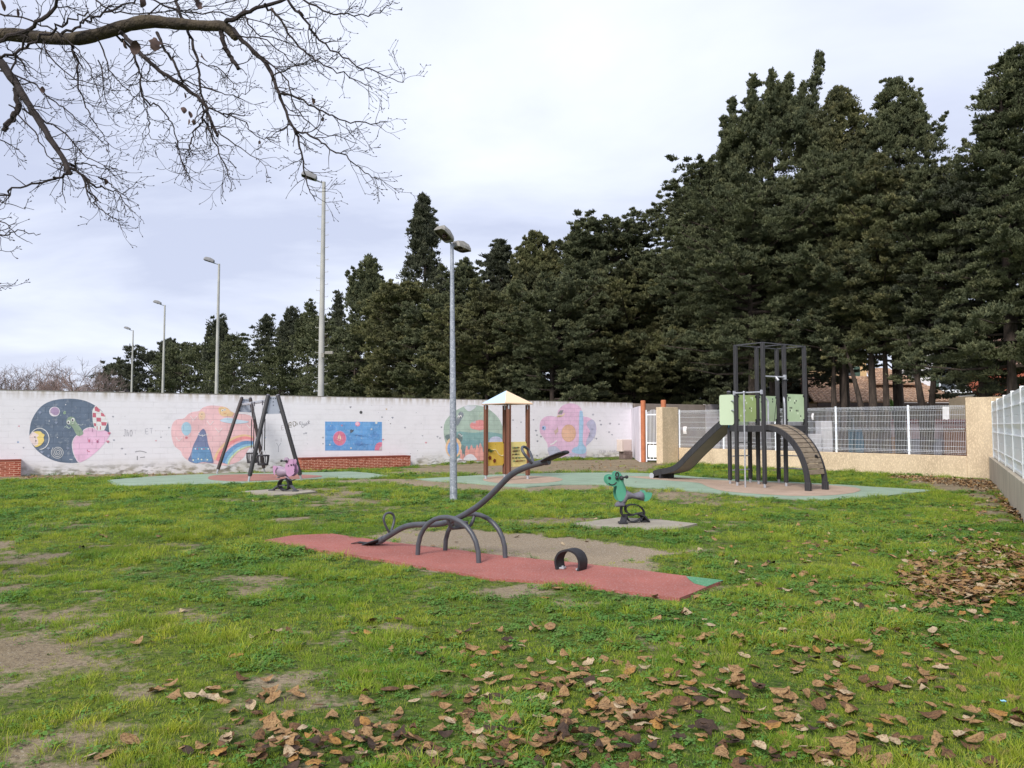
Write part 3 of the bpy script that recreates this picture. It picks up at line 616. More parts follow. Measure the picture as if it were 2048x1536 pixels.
class Paint:
    """flat coats of paint on the wall, each a hair in front of the last"""
    def __init__(s, cf, base=.003): s.mb = MB(); s.mats = []; s.cf = cf; s.off = base
    def mi(s, c):
        m = paint(*c)
        if m not in s.mats: s.mats.append(m)
        return s.mats.index(m)
    def poly(s, pts, c, sub=4, up=True):
        q = [wp(*s.cf(*p), s.off) for p in pts]
        if sub: q = spline(q, sub, True)
        s.mb.add(q, [tuple(range(len(q)))], s.mi(c)); s.off += .0008 if up else 0; return s
    def ell(s, x, y, rx, ry, c, rot=0, n=22, up=True):
        a = R(rot); return s.poly([(x + rx * math.cos(t) * math.cos(a) - ry * math.sin(t) * math.sin(a), y + rx * math.cos(t) * math.sin(a) + ry * math.sin(t) * math.cos(a)) for t in [2 * math.pi * k / n for k in range(n)]], c, 0, up)
    def line(s, pts, c, w=4, sub=3, up=False):
        P = [V(x, y, 0) for x, y in pts]
        if sub and len(P) > 2: P = spline(P, sub)
        n = len(P); vs = []
        for i, p in enumerate(P):
            t = (P[min(i + 1, n - 1)] - P[max(i - 1, 0)]).normalized(); k = V(-t.y, t.x, 0) * (w / 2)
            vs += [wp(*s.cf(p.x + k.x, p.y + k.y), s.off), wp(*s.cf(p.x - k.x, p.y - k.y), s.off)]
        s.mb.add(vs, [(2 * i, 2 * i + 1, 2 * i + 3, 2 * i + 2) for i in range(n - 1)], s.mi(c)); s.off += .0008 if up else 0; return s
    def step(s): s.off += .0008
    def done(s, name, label): o = s.mb.build(name, s.mats, wall, fix=False); tag(o, label); return o
def hand(p, x, y, r, c):
    p.ell(x, y, r * .55, r * .6, c, up=False)
    for k in range(5): a = -math.pi / 2 + (k - 2) * .55; p.line([(x, y), (x + math.cos(a) * r * 1.5, y + math.sin(a) * r * 1.5)], c, r * .32, 0)
# --- space mural
p = Paint(C1)
p.poly([(290, 480), (310, 390), (370, 290), (450, 225), (560, 190), (700, 182), (820, 200), (920, 245), (1000, 310), (1050, 400), (1062, 480), (1062, 540), (1000, 640), (930, 710), (850, 770), (760, 805), (650, 808), (540, 790), (440, 745), (360, 685), (310, 620), (288, 550)], (80, 98, 122))
p.poly([(705, 610), (735, 550), (800, 510), (822, 482), (880, 462), (960, 478), (1030, 495), (1068, 530), (1050, 570), (1000, 640), (930, 710), (850, 770), (768, 804), (730, 750), (708, 680)], (222, 178, 206))
p.line([(768, 804), (730, 750), (708, 680), (705, 610), (735, 550), (800, 510), (822, 482), (880, 462), (960, 478)], (232, 222, 232), 5)
p.poly([(900, 330), (905, 290), (935, 250), (975, 290), (1030, 345), (1052, 400), (1035, 450), (1012, 490), (935, 486), (908, 420)], (230, 220, 228), 3)
for q in ([(922, 268), (940, 255), (975, 292), (970, 315), (925, 300)], [(905, 320), (935, 322), (938, 366), (903, 364)], [(985, 315), (1012, 330), (1028, 358), (985, 352)], [(940, 366), (984, 368), (986, 408), (942, 405)], [(912, 420), (936, 422), (938, 450), (920, 452)], [(986, 410), (1042, 412), (1034, 445), (992, 444)], [(942, 448), (950, 448), (952, 486), (944, 486)], [(975, 450), (985, 450), (982, 486), (974, 486)]): p.poly(q, (192, 92, 112), 0, False)
p.step(); p.ell(532, 308, 52, 48, (222, 214, 226)); p.ell(534, 306, 45, 41, (158, 134, 168)); p.line([(500, 322), (515, 340), (540, 345)], (225, 215, 228), 6)
p.line([(640, 305), (625, 312), (620, 325), (632, 330), (640, 320), (628, 318)], (170, 200, 150), 5); p.ell(592, 344, 7, 6, (120, 140, 150), up=False)
p.poly([(652, 385), (668, 364), (700, 358), (728, 372), (742, 408), (775, 452), (812, 512), (800, 535), (762, 545), (738, 520), (712, 470), (690, 445), (660, 432), (648, 408)], (132, 154, 132))
p.line([(690, 455), (672, 472), (640, 455), (628, 462)], (180, 200, 190), 5); p.line([(672, 472), (645, 440)], (180, 200, 190), 4); p.line([(760, 430), (790, 440), (812, 430)], (180, 190, 190), 5)
p.ell(668, 412, 17, 18, (226, 226, 226)); p.ell(710, 388, 17, 18, (226, 226, 226), up=True); p.ell(666, 414, 9, 11, (50, 50, 54)); p.ell(708, 392, 9, 11, (50, 50, 54), up=False); p.line([(700, 425), (712, 424), (716, 416)], (225, 220, 215), 4)
ring = [(385 + 93 * math.cos(t), 574 + 103 * math.sin(t)) for t in [R(d) for d in range(-165, 105, 15)]]; p.line(ring, (226, 222, 230), 7)
p.poly([(292, 532), (330, 504), (380, 518), (402, 570), (392, 632), (350, 652), (312, 620), (290, 575)], (224, 202, 200)); p.poly([(345, 502), (372, 498), (400, 505), (412, 520), (435, 535), (425, 560), (430, 590), (408, 625), (385, 642), (350, 655), (338, 642), (368, 630), (372, 590), (360, 560), (378, 540), (352, 520), (330, 508)], (226, 196, 112))
p.ell(340, 556, 8, 6, (60, 50, 50), up=False); p.ell(350, 594, 8, 6, (60, 50, 50), up=False)
p.line([(562 + (6 + 2.45 * k) * math.cos(k * .95), 705 + (6 + 2.45 * k) * math.sin(k * .95)) for k in range(25)], (228, 228, 232), 4.5)
for x, y in ((390, 322), (472, 672), (410, 708), (474, 744), (662, 672), (548, 420)): hand(p, x, y, 12, (150, 162, 190))
for x, y in ((684, 774), (700, 775), (560, 560), (640, 240), (480, 400)): p.ell(x, y, 5, 5, (215, 215, 220), up=False)
p.line([(852, 570), (868, 588), (880, 572)], (190, 110, 150), 4); p.ell(870, 594, 9, 14, (200, 100, 130), up=False); p.line([(930, 575), (948, 590), (965, 575)], (190, 110, 150), 4); p.ell(950, 600, 10, 14, (160, 80, 120), up=False); p.line([(848, 680), (858, 695), (876, 698)], (190, 90, 120), 6); p.line([(900, 470), (900, 505)], (150, 90, 120), 4); p.line([(898, 585), (896, 632)], (190, 110, 150), 3)
for x, y in ((1064, 524), (1052, 606)): hand(p, x, y, 13, (200, 100, 130))
p.done('mural', 'round dark blue space mural with a green alien and a pink planet')
# --- pink sky mural
p = Paint(C2)
p.poly([(135, 625), (150, 530), (200, 478), (288, 462), (338, 412), (400, 384), (468, 374), (520, 332), (600, 308), (700, 312), (800, 330), (870, 385), (940, 405), (1080, 425), (1140, 500), (1160, 600), (1150, 700), (1110, 780), (1055, 850), (1010, 930), (930, 990), (820, 1025), (730, 1028), (650, 1010), (560, 1000), (430, 1002), (340, 970), (275, 915), (250, 858), (180, 800), (148, 720)], (228, 178, 182))
p.ell(318, 585, 60, 80, (156, 192, 212)); p.poly([(275, 640), (300, 668), (335, 668), (360, 640)], (156, 192, 212), 0); p.ell(318, 696, 18, 13, (196, 100, 110), up=False); p.line([(290, 660), (300, 690)], (220, 210, 214), 4); p.line([(345, 660), (335, 690)], (220, 210, 214), 4)
p.poly([(516, 588), (545, 612), (565, 680), (580, 770), (612, 850), (632, 930), (640, 1000), (520, 990), (430, 1004), (340, 968), (372, 890), (400, 790), (440, 710), (470, 640)], (100, 112, 150))
p.poly([(398, 828), (450, 812), (560, 806), (590, 832), (618, 920), (622, 978), (520, 984), (430, 1000), (382, 955)], (86, 134, 178))
for k in range(7): p.ell(425 + 26 * k, 830, 8, 8, [(226, 222, 224), (180, 80, 100), (110, 150, 110)][k % 3], up=False)
for x, y in ((400, 965), (500, 958), (460, 950), (570, 960)): p.ell(x, y, 9, 9, [(226, 222, 190), (190, 100, 90)][int(x) % 2], up=False)
p.line([(462, 655), (490, 668), (512, 660), (508, 680), (540, 662), (575, 662)], (226, 222, 228), 6); p.line([(460, 632), (480, 640)], (226, 222, 228), 5); p.line([(560, 645), (582, 655)], (226, 222, 228), 5)
p.ell(505, 430, 42, 55, (236, 188, 160)); p.ell(505, 411, 6, 6, (60, 50, 50), up=False); p.line([(485, 430), (495, 448), (508, 440)], (200, 120, 90), 4)
p.poly([(705, 340), (740, 322), (790, 330), (830, 352), (850, 380), (885, 392), (880, 425), (850, 440), (810, 435), (770, 440), (730, 420), (710, 390)], (238, 186, 140)); p.ell(752, 366, 13, 13, (232, 230, 232), up=False); p.ell(780, 358, 13, 13, (232, 230, 232)); p.ell(754, 368, 6, 6, (50, 50, 50), up=False); p.ell(782, 359, 6, 6, (50, 50, 50), up=False); p.line([(765, 400), (785, 404), (800, 392)], (200, 110, 80), 5)
p.poly([(725, 490), (790, 455), (870, 462), (960, 480), (1065, 498), (1040, 516), (930, 526), (800, 514)], (184, 204, 224))
oc = [(645, 955), (690, 850), (790, 745), (900, 682), (1020, 655), (1122, 682)]; ic = [(830, 1022), (850, 965), (900, 905), (960, 852), (1040, 815), (1120, 800)]
oc = [(q.x, q.y) for q in spline([V(a, b_, 0) for a, b_ in oc], 4)]; ic = [(q.x, q.y) for q in spline([V(a, b_, 0) for a, b_ in ic], 4)]
RB = [(234, 184, 142), (222, 132, 136), (226, 168, 176), (92, 138, 186), (132, 180, 208), (196, 204, 160)]; tt = [0, .14, .36, .48, .74, .9, 1]
for k in range(6):
    a = [(o_[0] + (i_[0] - o_[0]) * tt[k], o_[1] + (i_[1] - o_[1]) * tt[k]) for o_, i_ in zip(oc, ic)]; z = [(o_[0] + (i_[0] - o_[0]) * tt[k + 1], o_[1] + (i_[1] - o_[1]) * tt[k + 1]) for o_, i_ in zip(oc, ic)]
    for q in range(len(a) - 1): p.poly([a[q], a[q + 1], z[q + 1], z[q]], RB[k], 0, False)
p.step()
for (x, y, s) in ((405, 460, 40), (605, 520, 38), (708, 605, 42), (228, 715, 36), (1080, 560, 34)): p.line([(x - s, y - s * .7), (x, y + s * .6), (x + s, y - s * .6)], (240, 222, 226), 7, 0)
p.done('mural', 'pink cloud shaped mural with a balloon, a blue peak and a rainbow')
# --- blue rectangle
p = Paint(C3)
p.poly([(543, 440), (1228, 444), (1229, 790), (543, 790)], (84, 146, 204), 0)
for (x, y, r) in ((620, 520, 60), (780, 640, 70), (700, 740, 60), (900, 560, 50), (1130, 600, 60), (1050, 480, 55), (950, 700, 60)): p.poly([(x + r * random.uniform(.6, 1.3) * math.cos(t * .7), y + r * .6 * random.uniform(.6, 1.3) * math.sin(t * .7)) for t in range(9)], (98, 158, 212) if r < 60 else (72, 132, 194), 3, False)
p.step(); p.ell(718, 643, 82, 92, (150, 150, 205)); p.ell(718, 643, 76, 86, (204, 106, 136)); p.poly([(712, 590), (694, 640), (712, 652)], (226, 200, 176), 0, False); p.poly([(718, 590), (738, 645), (720, 655)], (232, 214, 190), 0, False); p.line([(684, 655), (718, 668), (735, 655)], (232, 214, 190), 5); p.ell(742, 688, 12, 12, (190, 120, 120), up=False)
p.ell(935, 470, 30, 28, (212, 130, 160)); p.ell(930, 466, 20, 18, (228, 176, 190), up=False)
cq = [(1228, 690), (1200, 688), (1165, 705), (1145, 740), (1140, 788), (1228, 788)]; p.poly(cq, (206, 112, 142), 0); p.poly([(1228, 735), (1205, 750), (1192, 786), (1228, 786)], (186, 178, 180), 0)
p.poly([(845, 545), (860, 532), (870, 545), (890, 535), (885, 555), (865, 572), (848, 578)], (60, 70, 84), 0)
for x, y, r in ((1103, 532, 10), (600, 718, 9), (855, 760, 10), (608, 492, 7), (622, 458, 6), (980, 640, 7), (1160, 455, 14)): p.ell(x, y, r, r, (206, 206, 200) if r > 7 else (150, 170, 190), up=False)
hand(p, 745, 492, 12, (200, 140, 170))
for k in range(8): x = 860 + random.uniform(0, 220); y = random.uniform(600, 730); p.line([(x, y), (x + 30, y - 8), (x + 60, y + 6), (x + 90, y)], (56, 100, 160), 3)
p.done('mural', 'rectangular blue mural with round pink balls')
# --- green pond mural
p = Paint(C4)
p.poly([(155, 560), (175, 470), (230, 400), (290, 350), (400, 295), (480, 285), (560, 292), (640, 315), (700, 355), (770, 420), (815, 500), (840, 600), (836, 720), (820, 810), (790, 900), (600, 915), (400, 914), (310, 900), (250, 835), (200, 765), (165, 670)], (154, 174, 162))
p.poly([(300, 590), (480, 600), (640, 590), (820, 620), (838, 700), (820, 810), (790, 900), (600, 912), (400, 912), (310, 898), (260, 820), (250, 700)], (112, 152, 152)); p.poly([(340, 690), (600, 690), (820, 700), (800, 860), (600, 905), (400, 905), (330, 850)], (100, 142, 148))
p.poly([(385, 300), (440, 290), (522, 294), (510, 320), (470, 348), (440, 356), (410, 335)], (196, 200, 208))
p.poly([(455, 515), (470, 488), (520, 466), (560, 455), (605, 460), (620, 500), (615, 550), (580, 572), (520, 564), (470, 550)], (214, 134, 134)); p.line([(475, 528), (530, 538), (600, 530)], (226, 160, 156), 6); p.poly([(480, 480), (520, 466), (522, 492), (490, 492)], (190, 170, 180), 0, False)
p.poly([(318, 400), (330, 372), (355, 360), (380, 378), (380, 410), (355, 450), (335, 490), (312, 520), (300, 505), (302, 440)], (114, 124, 134)); p.ell(326, 418, 13, 18, (228, 228, 232), up=False); p.ell(350, 412, 11, 15, (228, 228, 232)); p.ell(328, 424, 6, 8, (40, 40, 44), up=False); p.ell(348, 420, 6, 8, (40, 40, 44), up=False)
for (x, y) in ((570, 388), (590, 375), (560, 410), (600, 410), (640, 430), (660, 420)): p.ell(x, y, 6, 6, (180, 196, 160), up=False)
p.poly([(170, 640), (200, 622), (250, 622), (300, 640), (290, 690), (230, 700), (190, 680)], (92, 112, 114)); p.poly([(310, 640), (325, 612), (352, 608), (370, 650), (366, 690), (340, 712), (318, 700)], (82, 104, 106)); p.ell(335, 618, 13, 8, (225, 225, 225), 20, up=False); p.ell(358, 634, 10, 8, (225, 225, 225), up=True); p.ell(333, 618, 5, 5, (40, 40, 44), up=False); p.ell(358, 634, 5, 4, (40, 40, 44), up=False)
p.ell(268, 768, 92, 118, (236, 182, 142)); p.ell(264, 780, 66, 92, (112, 152, 204)); p.poly([(356, 745), (388, 742), (398, 770), (394, 830), (370, 850), (352, 810)], (92, 118, 122), 2)
for x0, x1, yt in ((338, 372, 790), (368, 400, 840), (395, 440, 750), (410, 470, 790), (440, 500, 740), (480, 525, 770), (510, 560, 738), (540, 600, 720), (570, 610, 760), (600, 660, 800), (660, 720, 830), (720, 790, 820)):
    p.poly([(x0, 912), (x0 + 6, 860), (x0 + 2, 820), ((x0 + x1) / 2 - 6, yt + 8), ((x0 + x1) / 2 + 6, yt), (x1 - 8, yt + 50), (x1 - 4, 850), (x1, 912)], (216, 150, 140) if (x0 // 10) % 2 else (200, 140, 134), 2)
p.poly([(388, 912), (400, 870), (440, 845), (480, 846), (515, 875), (528, 912)], (214, 208, 216)); p.poly([(310, 898), (330, 888), (385, 912), (320, 914)], (214, 208, 216), 0, False); p.poly([(670, 700), (690, 660), (740, 642), (800, 655), (835, 700), (832, 720), (670, 720)], (176, 180, 204))
p.done('mural', 'green pond mural with a pink fish and coral, behind the playhouse')
# --- flower mural
p = Paint(C4)
p.poly([(1248, 540), (1258, 470), (1305, 422), (1370, 408), (1442, 415), (1458, 350), (1510, 290), (1590, 265), (1670, 280), (1722, 330), (1740, 410), (1800, 425), (1858, 460), (1892, 530), (1885, 610), (1850, 680), (1782, 745), (1780, 800), (1770, 868), (1700, 905), (1640, 905), (1570, 862), (1500, 880), (1450, 890), (1380, 880), (1342, 820), (1335, 730), (1290, 655), (1255, 605)], (212, 174, 202))
p.poly([(1780, 500), (1840, 448), (1886, 500), (1886, 610), (1850, 680), (1782, 745), (1778, 700), (1800, 640), (1820, 580)], (168, 168, 194)); p.poly([(1345, 768), (1420, 752), (1470, 790), (1510, 850), (1440, 888), (1380, 878), (1345, 820)], (170, 172, 194)); p.poly([(1580, 830), (1680, 822), (1774, 830), (1764, 876), (1700, 903), (1640, 903), (1590, 868)], (184, 172, 202))
p.poly([(1702, 362), (1722, 350), (1738, 372), (1746, 500), (1738, 700), (1776, 775), (1766, 830), (1700, 842), (1612, 815), (1640, 770), (1690, 730), (1696, 500)], (150, 186, 216)); p.ell(1578, 605, 83, 100, (206, 162, 136)); p.ell(1578, 605, 74, 90, (212, 168, 140))
p.ell(1296, 546, 22, 26, (150, 180, 220)); p.ell(1288, 545, 9, 10, (44, 50, 70)); p.poly([(1452, 388), (1480, 345), (1520, 342), (1500, 386)], (130, 130, 134), 0, False); p.line([(1445, 418), (1500, 410), (1530, 380)], (226, 206, 150), 10); p.poly([(1450, 398), (1500, 395), (1490, 418), (1455, 420)], (206, 190, 160), 0)
p.poly([(1410, 580), (1440, 560), (1452, 530), (1460, 590), (1440, 602), (1430, 630)], (190, 164, 150), 0); p.poly([(1365, 730), (1400, 715), (1440, 680), (1445, 695), (1410, 728), (1372, 742)], (226, 218, 226), 0)
for k in range(10): x = random.uniform(1800, 1870); y = random.uniform(540, 660); p.line([(x, y), (x + 12, y + 8), (x + 6, y + 18)], (130, 130, 160), 3)
p.done('mural', 'pink flower mural with an orange centre and a blue stem')
# --- children's handprints and graffiti
idc = lambda x, y: (x, y)
p = Paint(idc, .0025); rr = random.Random(3)
HC = [(120, 124, 140), (150, 150, 162), (205, 110, 130), (96, 150, 200), (196, 160, 100), (140, 140, 150)]
for (x, y, k) in ((38, 853, 2), (36, 885, 3), (47, 896, 1), (226, 834, 0), (228, 881, 0), (312, 882, 2), (322, 875, 0), (244, 898, 1), (251, 909, 1), (338, 856, 0), (701, 815, 5), (764, 835, 0), (785, 836, 0), (773, 819, 4), (810, 856, 1), (845, 872, 1), (852, 886, 2), (766, 880, 2), (883, 855, 0), (880, 877, 1), (875, 874, 1), (646, 888, 0), (646, 876, 1), (1026, 841, 1), (1042, 845, 1), (1067, 840, 0), (1072, 862, 0), (1074, 871, 0), (1082, 874, 0), (1075, 883, 0), (1074, 912, 0), (1186, 830, 1), (1200, 842, 1), (1202, 850, 0), (1193, 878, 0), (1220, 848, 5), (1218, 865, 1), (1238, 849, 0), (1224, 870, 0), (608, 868, 1), (612, 867, 1), (530, 876, 3)): hand(p, x, y, rr.uniform(1.3, 2.0), HC[k])
for _ in range(70): x = rr.uniform(0, 1240); y = rr.uniform(812, 925) - x * .006; p.ell(x, y, rr.uniform(.4, .9), rr.uniform(.4, 1), (150, 148, 158), n=7, up=False)
p.ell(722, 824.7, 2.9, 3.1, (40, 40, 46)); p.ell(781, 847.3, 1, 1, (50, 50, 56), up=False)
GL = {'C': [[(.9, .9), (.5, 1), (.1, .6), (.1, .3), (.5, 0), (.9, .15)]], 'H': [[(.1, 0), (.1, 1)], [(.85, 0), (.85, 1)], [(.1, .5), (.85, .5)]], 'A': [[(0, 0), (.45, 1), (.9, 0)], [(.2, .4), (.75, .4)]], 'R': [[(.1, 0), (.1, 1), (.7, .95), (.75, .6), (.15, .5), (.85, 0)]],
      'E': [[(.85, 1), (.1, 1), (.1, 0), (.85, 0)], [(.1, .5), (.7, .5)]], 'L': [[(.1, 1), (.1, 0), (.8, 0)]], 'S': [[(.85, .9), (.4, 1), (.15, .75), (.75, .4), (.7, .05), (.1, 0)]], 'I': [[(.4, 0), (.4, 1)]], 'T': [[(0, 1), (.9, 1)], [(.45, 1), (.45, 0)]], 'O': [[(.5, 1), (.1, .7), (.1, .3), (.5, 0), (.9, .3), (.9, .7), (.5, 1)]],
      'J': [[(.2, 1), (.8, 1)], [(.6, 1), (.6, .1), (.3, 0), (0, .15)]], '2': [[(.1, .8), (.5, 1), (.85, .7), (.1, 0), (.9, 0)]], '0': [[(.5, 1), (.15, .6), (.2, .15), (.5, 0), (.85, .4), (.8, .8), (.5, 1)]], '1': [[(.2, .8), (.5, 1), (.5, 0)]], 'B': [[(.1, 0), (.1, 1), (.7, .9), (.65, .6), (.1, .52), (.8, .4), (.75, .05), (.1, 0)]], 'Y': [[(.1, 1), (.45, .5), (.9, 1)], [(.45, .5), (.42, -.3)]], '-': [[(.1, .5), (.8, .5)]], ' ': [], 'D': [[(.1, 0), (.1, 1), (.6, .95), (.9, .5), (.6, .05), (.1, 0)]], 'h': [[(.1, 1), (.1, 0)], [(.1, .5), (.6, .6), (.7, 0)]]}
def write(txt, x, y, h, w, ang, c, lw=.9):
    a = R(ang); ux, uy = math.cos(a), -math.sin(a)
    for ch in txt:
        for st in GL[ch]: p.line([(x + q[0] * w * ux + q[1] * h * uy * .0 + 0 - q[1] * h * math.sin(a) * .6, y + q[0] * w * uy - q[1] * h) for q in st], c, lw, 2 if len(st) > 3 else 0)
        x += ux * w * 1.25; y += uy * w * 1.25
write('EL', 599, 849, 5, 4, 8, (110, 108, 118), .8); write('CHAR', 604, 856, 5.5, 4, 30, (110, 108, 118), .9)
write('ED', 578, 855, 9, 7, 14, (128, 120, 112), 1.2); write('h', 592, 851, 8, 5, 10, (124, 118, 112), 1); write('E', 563, 860, 8, 6, 12, (176, 172, 176), 1); write('D', 580, 852, 6, 5, 14, (140, 130, 118), .9)
write('JhO', 247, 872, 13, 5, -3, (136, 134, 144), .9); write('Y', 269, 866, 7, 4, 0, (190, 186, 196), .6); write('ET', 291, 868, 10, 7, 6, (160, 158, 170), .8)
write('Y', 552, 900, 14, 11, 0, (150, 148, 160), .9); write('-I', 549, 884, 8, 8, 0, (165, 162, 172), .8)
p.line([(270, 904), (280, 902), (293, 905)], (140, 138, 146), 1.6); p.line([(274.5, 912), (274.5, 920)], (90, 88, 96), 1.5); p.line([(280, 915), (290, 914)], (110, 108, 116), 1.2)
write('CESH', 1199, 906, 5.5, 2.6, 0, (140, 136, 156), .55); write('- CLAIRA', 1214, 904.5, 4, 2.0, 0, (140, 136, 156), .5); write('TRIO', 1186, 913, 4, 2.2, -6, (150, 146, 162), .5); write('2010', 1213, 912.5, 3.6, 2, -4, (140, 136, 150), .55)
p.done('wall_marks', 'small painted handprints, scribbles and graffiti on the white blocks')

# short return wall, gate posts, gate
GP1 = gp(1288, 924); GP2 = gp(1329, 925.5)
o = MB(); a = WB + WN * .003; e = gp(1284, 923.5); d = (e - a).normalized(); o.box(((a + e) / 2).to_tuple()[:2] + (1.0,), ((e - a).length, .2, 2.86), d)
tag(o.build('return_wall', mat('white_render', rgb(222, 216, 224, 1.1), rgb(205, 198, 206, 1.1), scale=1.2, bump=.3, bscale=40), loc=a), 'short plain white wall stub between block wall and terracotta post', 'wall')
def zat(px, py, Y): return yp(px, py, Y).z
for g_, tp, lb in ((GP1, 801.5, 'left terracotta round gate post against the white wall'), (GP2, 800.5, 'right terracotta round gate post beside the beige pillar')):
    h = zat(1300, tp, g_.y); mb = MB(); mb.cyl((g_.x, g_.y + .1, -.1), (g_.x, g_.y + .1, h), .11, 20); mb.cyl((g_.x, g_.y + .1, h), (g_.x, g_.y + .1, h + .015), .105, 20, r2=.08); tag(mb.build('gate_post', M['terracotta'], loc=g_, smooth=True), lb, 'post', 'round posts either side of the white gate')
g0 = gp(1293.5, 924.5); g1 = gp(1323, 925.5); g1.y = g0.y - .25; gd = (g1 - g0); gd.z = 0; gl = gd.length; gd.normalize(); gt = zat(1294, 820, g0.y)
gate = empty('garden_gate', g0, 'narrow white metal gate with solid lower panel between terracotta posts', 'gate')
mb = MB()
for t in (0, gl): q = g0 + gd * t; mb.box((q.x, q.y, (gt + .02) / 2), (.05, .05, gt - .02), gd)
zl = lambda py: zat(1308, py, g0.y)
for z in (zl(829.5), zl(886), zl(919)): q = g0 + gd * gl / 2; mb.box((q.x, q.y, z), (gl - .05, .045, .055), gd)
mb.build('gate_frame', M['white'], gate)
mb = MB()
for k in range(9): t = (k + 1) / 10 * gl; q = g0 + gd * t; top = gt - .02 + .14 * math.sin(math.pi * (k + 1) / 10) - .12; mb.tube([(q.x, q.y, zl(886)), (q.x, q.y, top), (q.x, q.y, top + .03)], [.012, .012, .003], 6)
mb.build('bars', M['white'], gate)
q = g0 + gd * gl / 2; mb = MB(); z0, z1 = zl(914.5), zl(890); mb.box((q.x, q.y, (z0 + z1) / 2), (gl - .14, .03, z1 - z0), gd)
for k in range(3):
    for z in (z0 - .04, z1 + .03): qq = g0 + gd * (gl * (k + 1) / 4); mb.box((qq.x, qq.y, z), (.03, .03, .09), gd)
mb.build('lower_panel', M['panelw'], gate)
q = g0 + gd * (gl - .07) - V(0, .05, 0); mb = MB(); mb.box((q.x, q.y, zl(872)), (.05, .03, .2), gd); mb.cyl((q.x, q.y, zl(872)), (q.x - .1, q.y - .03, zl(872)), .012, 8); mb.build('handle', M['steel'], gate)
# electricity cabinet
q = gp(1254, 919); q.y += .5; cb = empty('meter_cabinet', q, 'beige electric meter cabinet standing on brown blocks at the wall corner', 'cabinet')
mb = MB(); zt = zat(1252, 879, q.y); zb = zat(1252, 903, q.y); mb.box((q.x + .02, q.y, zb / 2 - .1), (.5, .4, zb + .2 - .002), WD, bev=.01); mb.build('block_base', wallmat('brown_blocks', tuple(q), tuple(WD), .2, .2, rgb(128, 112, 106, 1), rgb(112, 96, 92, 1), rgb(96, 84, 80, 1), .012, stains=False), cb)
mb = MB(); mb.box((q.x - .05, q.y, (zt + zb) / 2), (.62, .38, zt - zb), WD, bev=.015); bd = mb.build('cabinet_body', mat('cabinet_beige', rgb(200, 186, 178, 1.1), rgb(188, 174, 166, 1.1), scale=3), cb)
n = WN; c = V(q.x - .03, q.y, (zt + zb) / 2) + n * .196; mb = MB(); mb.box(c, (.46, .012, zt - zb - .1), WD, bev=.003); mb.build('cabinet_door', mat('cabinet_door_paint', rgb(196, 180, 174, 1.1), rough=.6), cb)

# ------------------------------------------------------------------ brick benches
def bench(px0, px1, py0, py1, ptop, name, label, ext=0):
    sA = gp(px0, py0); sB = gp(px1, py1); dn = .5; a = (pp(px0, 930, WA + WN * dn, WN) - WA).dot(WD); b_ = (pp(px1, 930, WA + WN * dn, WN) - WA).dot(WD)
    a -= ext; P0 = WA + WD * a; P1 = WA + WD * b_; tp = pp(px1 if not ext else px1, ptop, WA + WN * dn, WN).z
    bm_ = wallmat('red_bricks', tuple(P0), tuple(WD), .235, .0625, rgb(158, 74, 54, 1), rgb(136, 60, 46, 1), rgb(206, 160, 140, 1), .011, stains=False)
    c = (P0 + P1) / 2 + WN * (dn / 2 + .002); e = empty(name, (c.x, c.y, float(G(c.x, c.y))), label, 'bench', 'brick benches along the mural wall')
    mb = MB(); mb.box((c.x, c.y, (tp - .5) / 2), (b_ - a, dn, tp + .5 - .06), WD); mb.build('brick_base', bm_, e)
    mb = MB(); mb.box((c.x, c.y, tp - .031), (b_ - a + .01, dn + .008, .058), WD, bev=.004); mb.build('tile_top', mat('brick_coping', rgb(134, 66, 50), rgb(110, 54, 44), scale=8, bump=.2), e)
bench(603, 821, 942, 939, 910.8, 'brick_bench', 'long low red brick bench under the blue rectangular mural')
bench(-60, 42, 955, 954, 919, 'brick_bench', 'red brick bench cut off by the left edge of the photo', 3)

# ------------------------------------------------------------------ beige walls, fence
def wallbox(name, a, b_, th, z0, z1, m, label, cat='wall', group=None, side=1):
    d = (b_ - a); d.z = 0; ln = d.length; d.normalize(); n = V(-d.y, d.x, 0) * side; c = (a + b_) / 2 + n * th / 2; mb = MB(); mb.box((c.x, c.y, (z0 + z1) / 2), (ln, th, z1 - z0), d, bev=.012); o = mb.build(name, m, loc=(c.x, c.y, 0)); tag(o, label, cat, group); return o
FN = V(-FLD.y, FLD.x, 0)      # away from the yard
if FN.y < 0: FN = -FN
lowtop = .5 * (zat(1360, 894.5, FLA.y) + zat(1942, 914.5, RWA.y))
wallbox('low_fence_wall', FLA + FLD * .02, RWA - FLD * .62, .2, -.3, lowtop, M['render'], 'low rough beige rendered wall carrying the wire fence')
pa = gp(1325.5, 927.5); pb = FLA + FLD * .0; d_ = (pb - pa); hh = zat(1338, 814, pa.y)
wallbox('gate_pillar', pa, pb, .34, -.3, hh, M['render'], 'rough beige rendered pillar between the gate and the wire fence', 'pillar')
wallbox('corner_wall', RWA - FLD * .617, RWA + FLD * .9, .3, -.3, zat(1960, 794, RWA.y), M['render'], 'tall rough beige rendered corner pillar at the end of the fence', 'pillar')
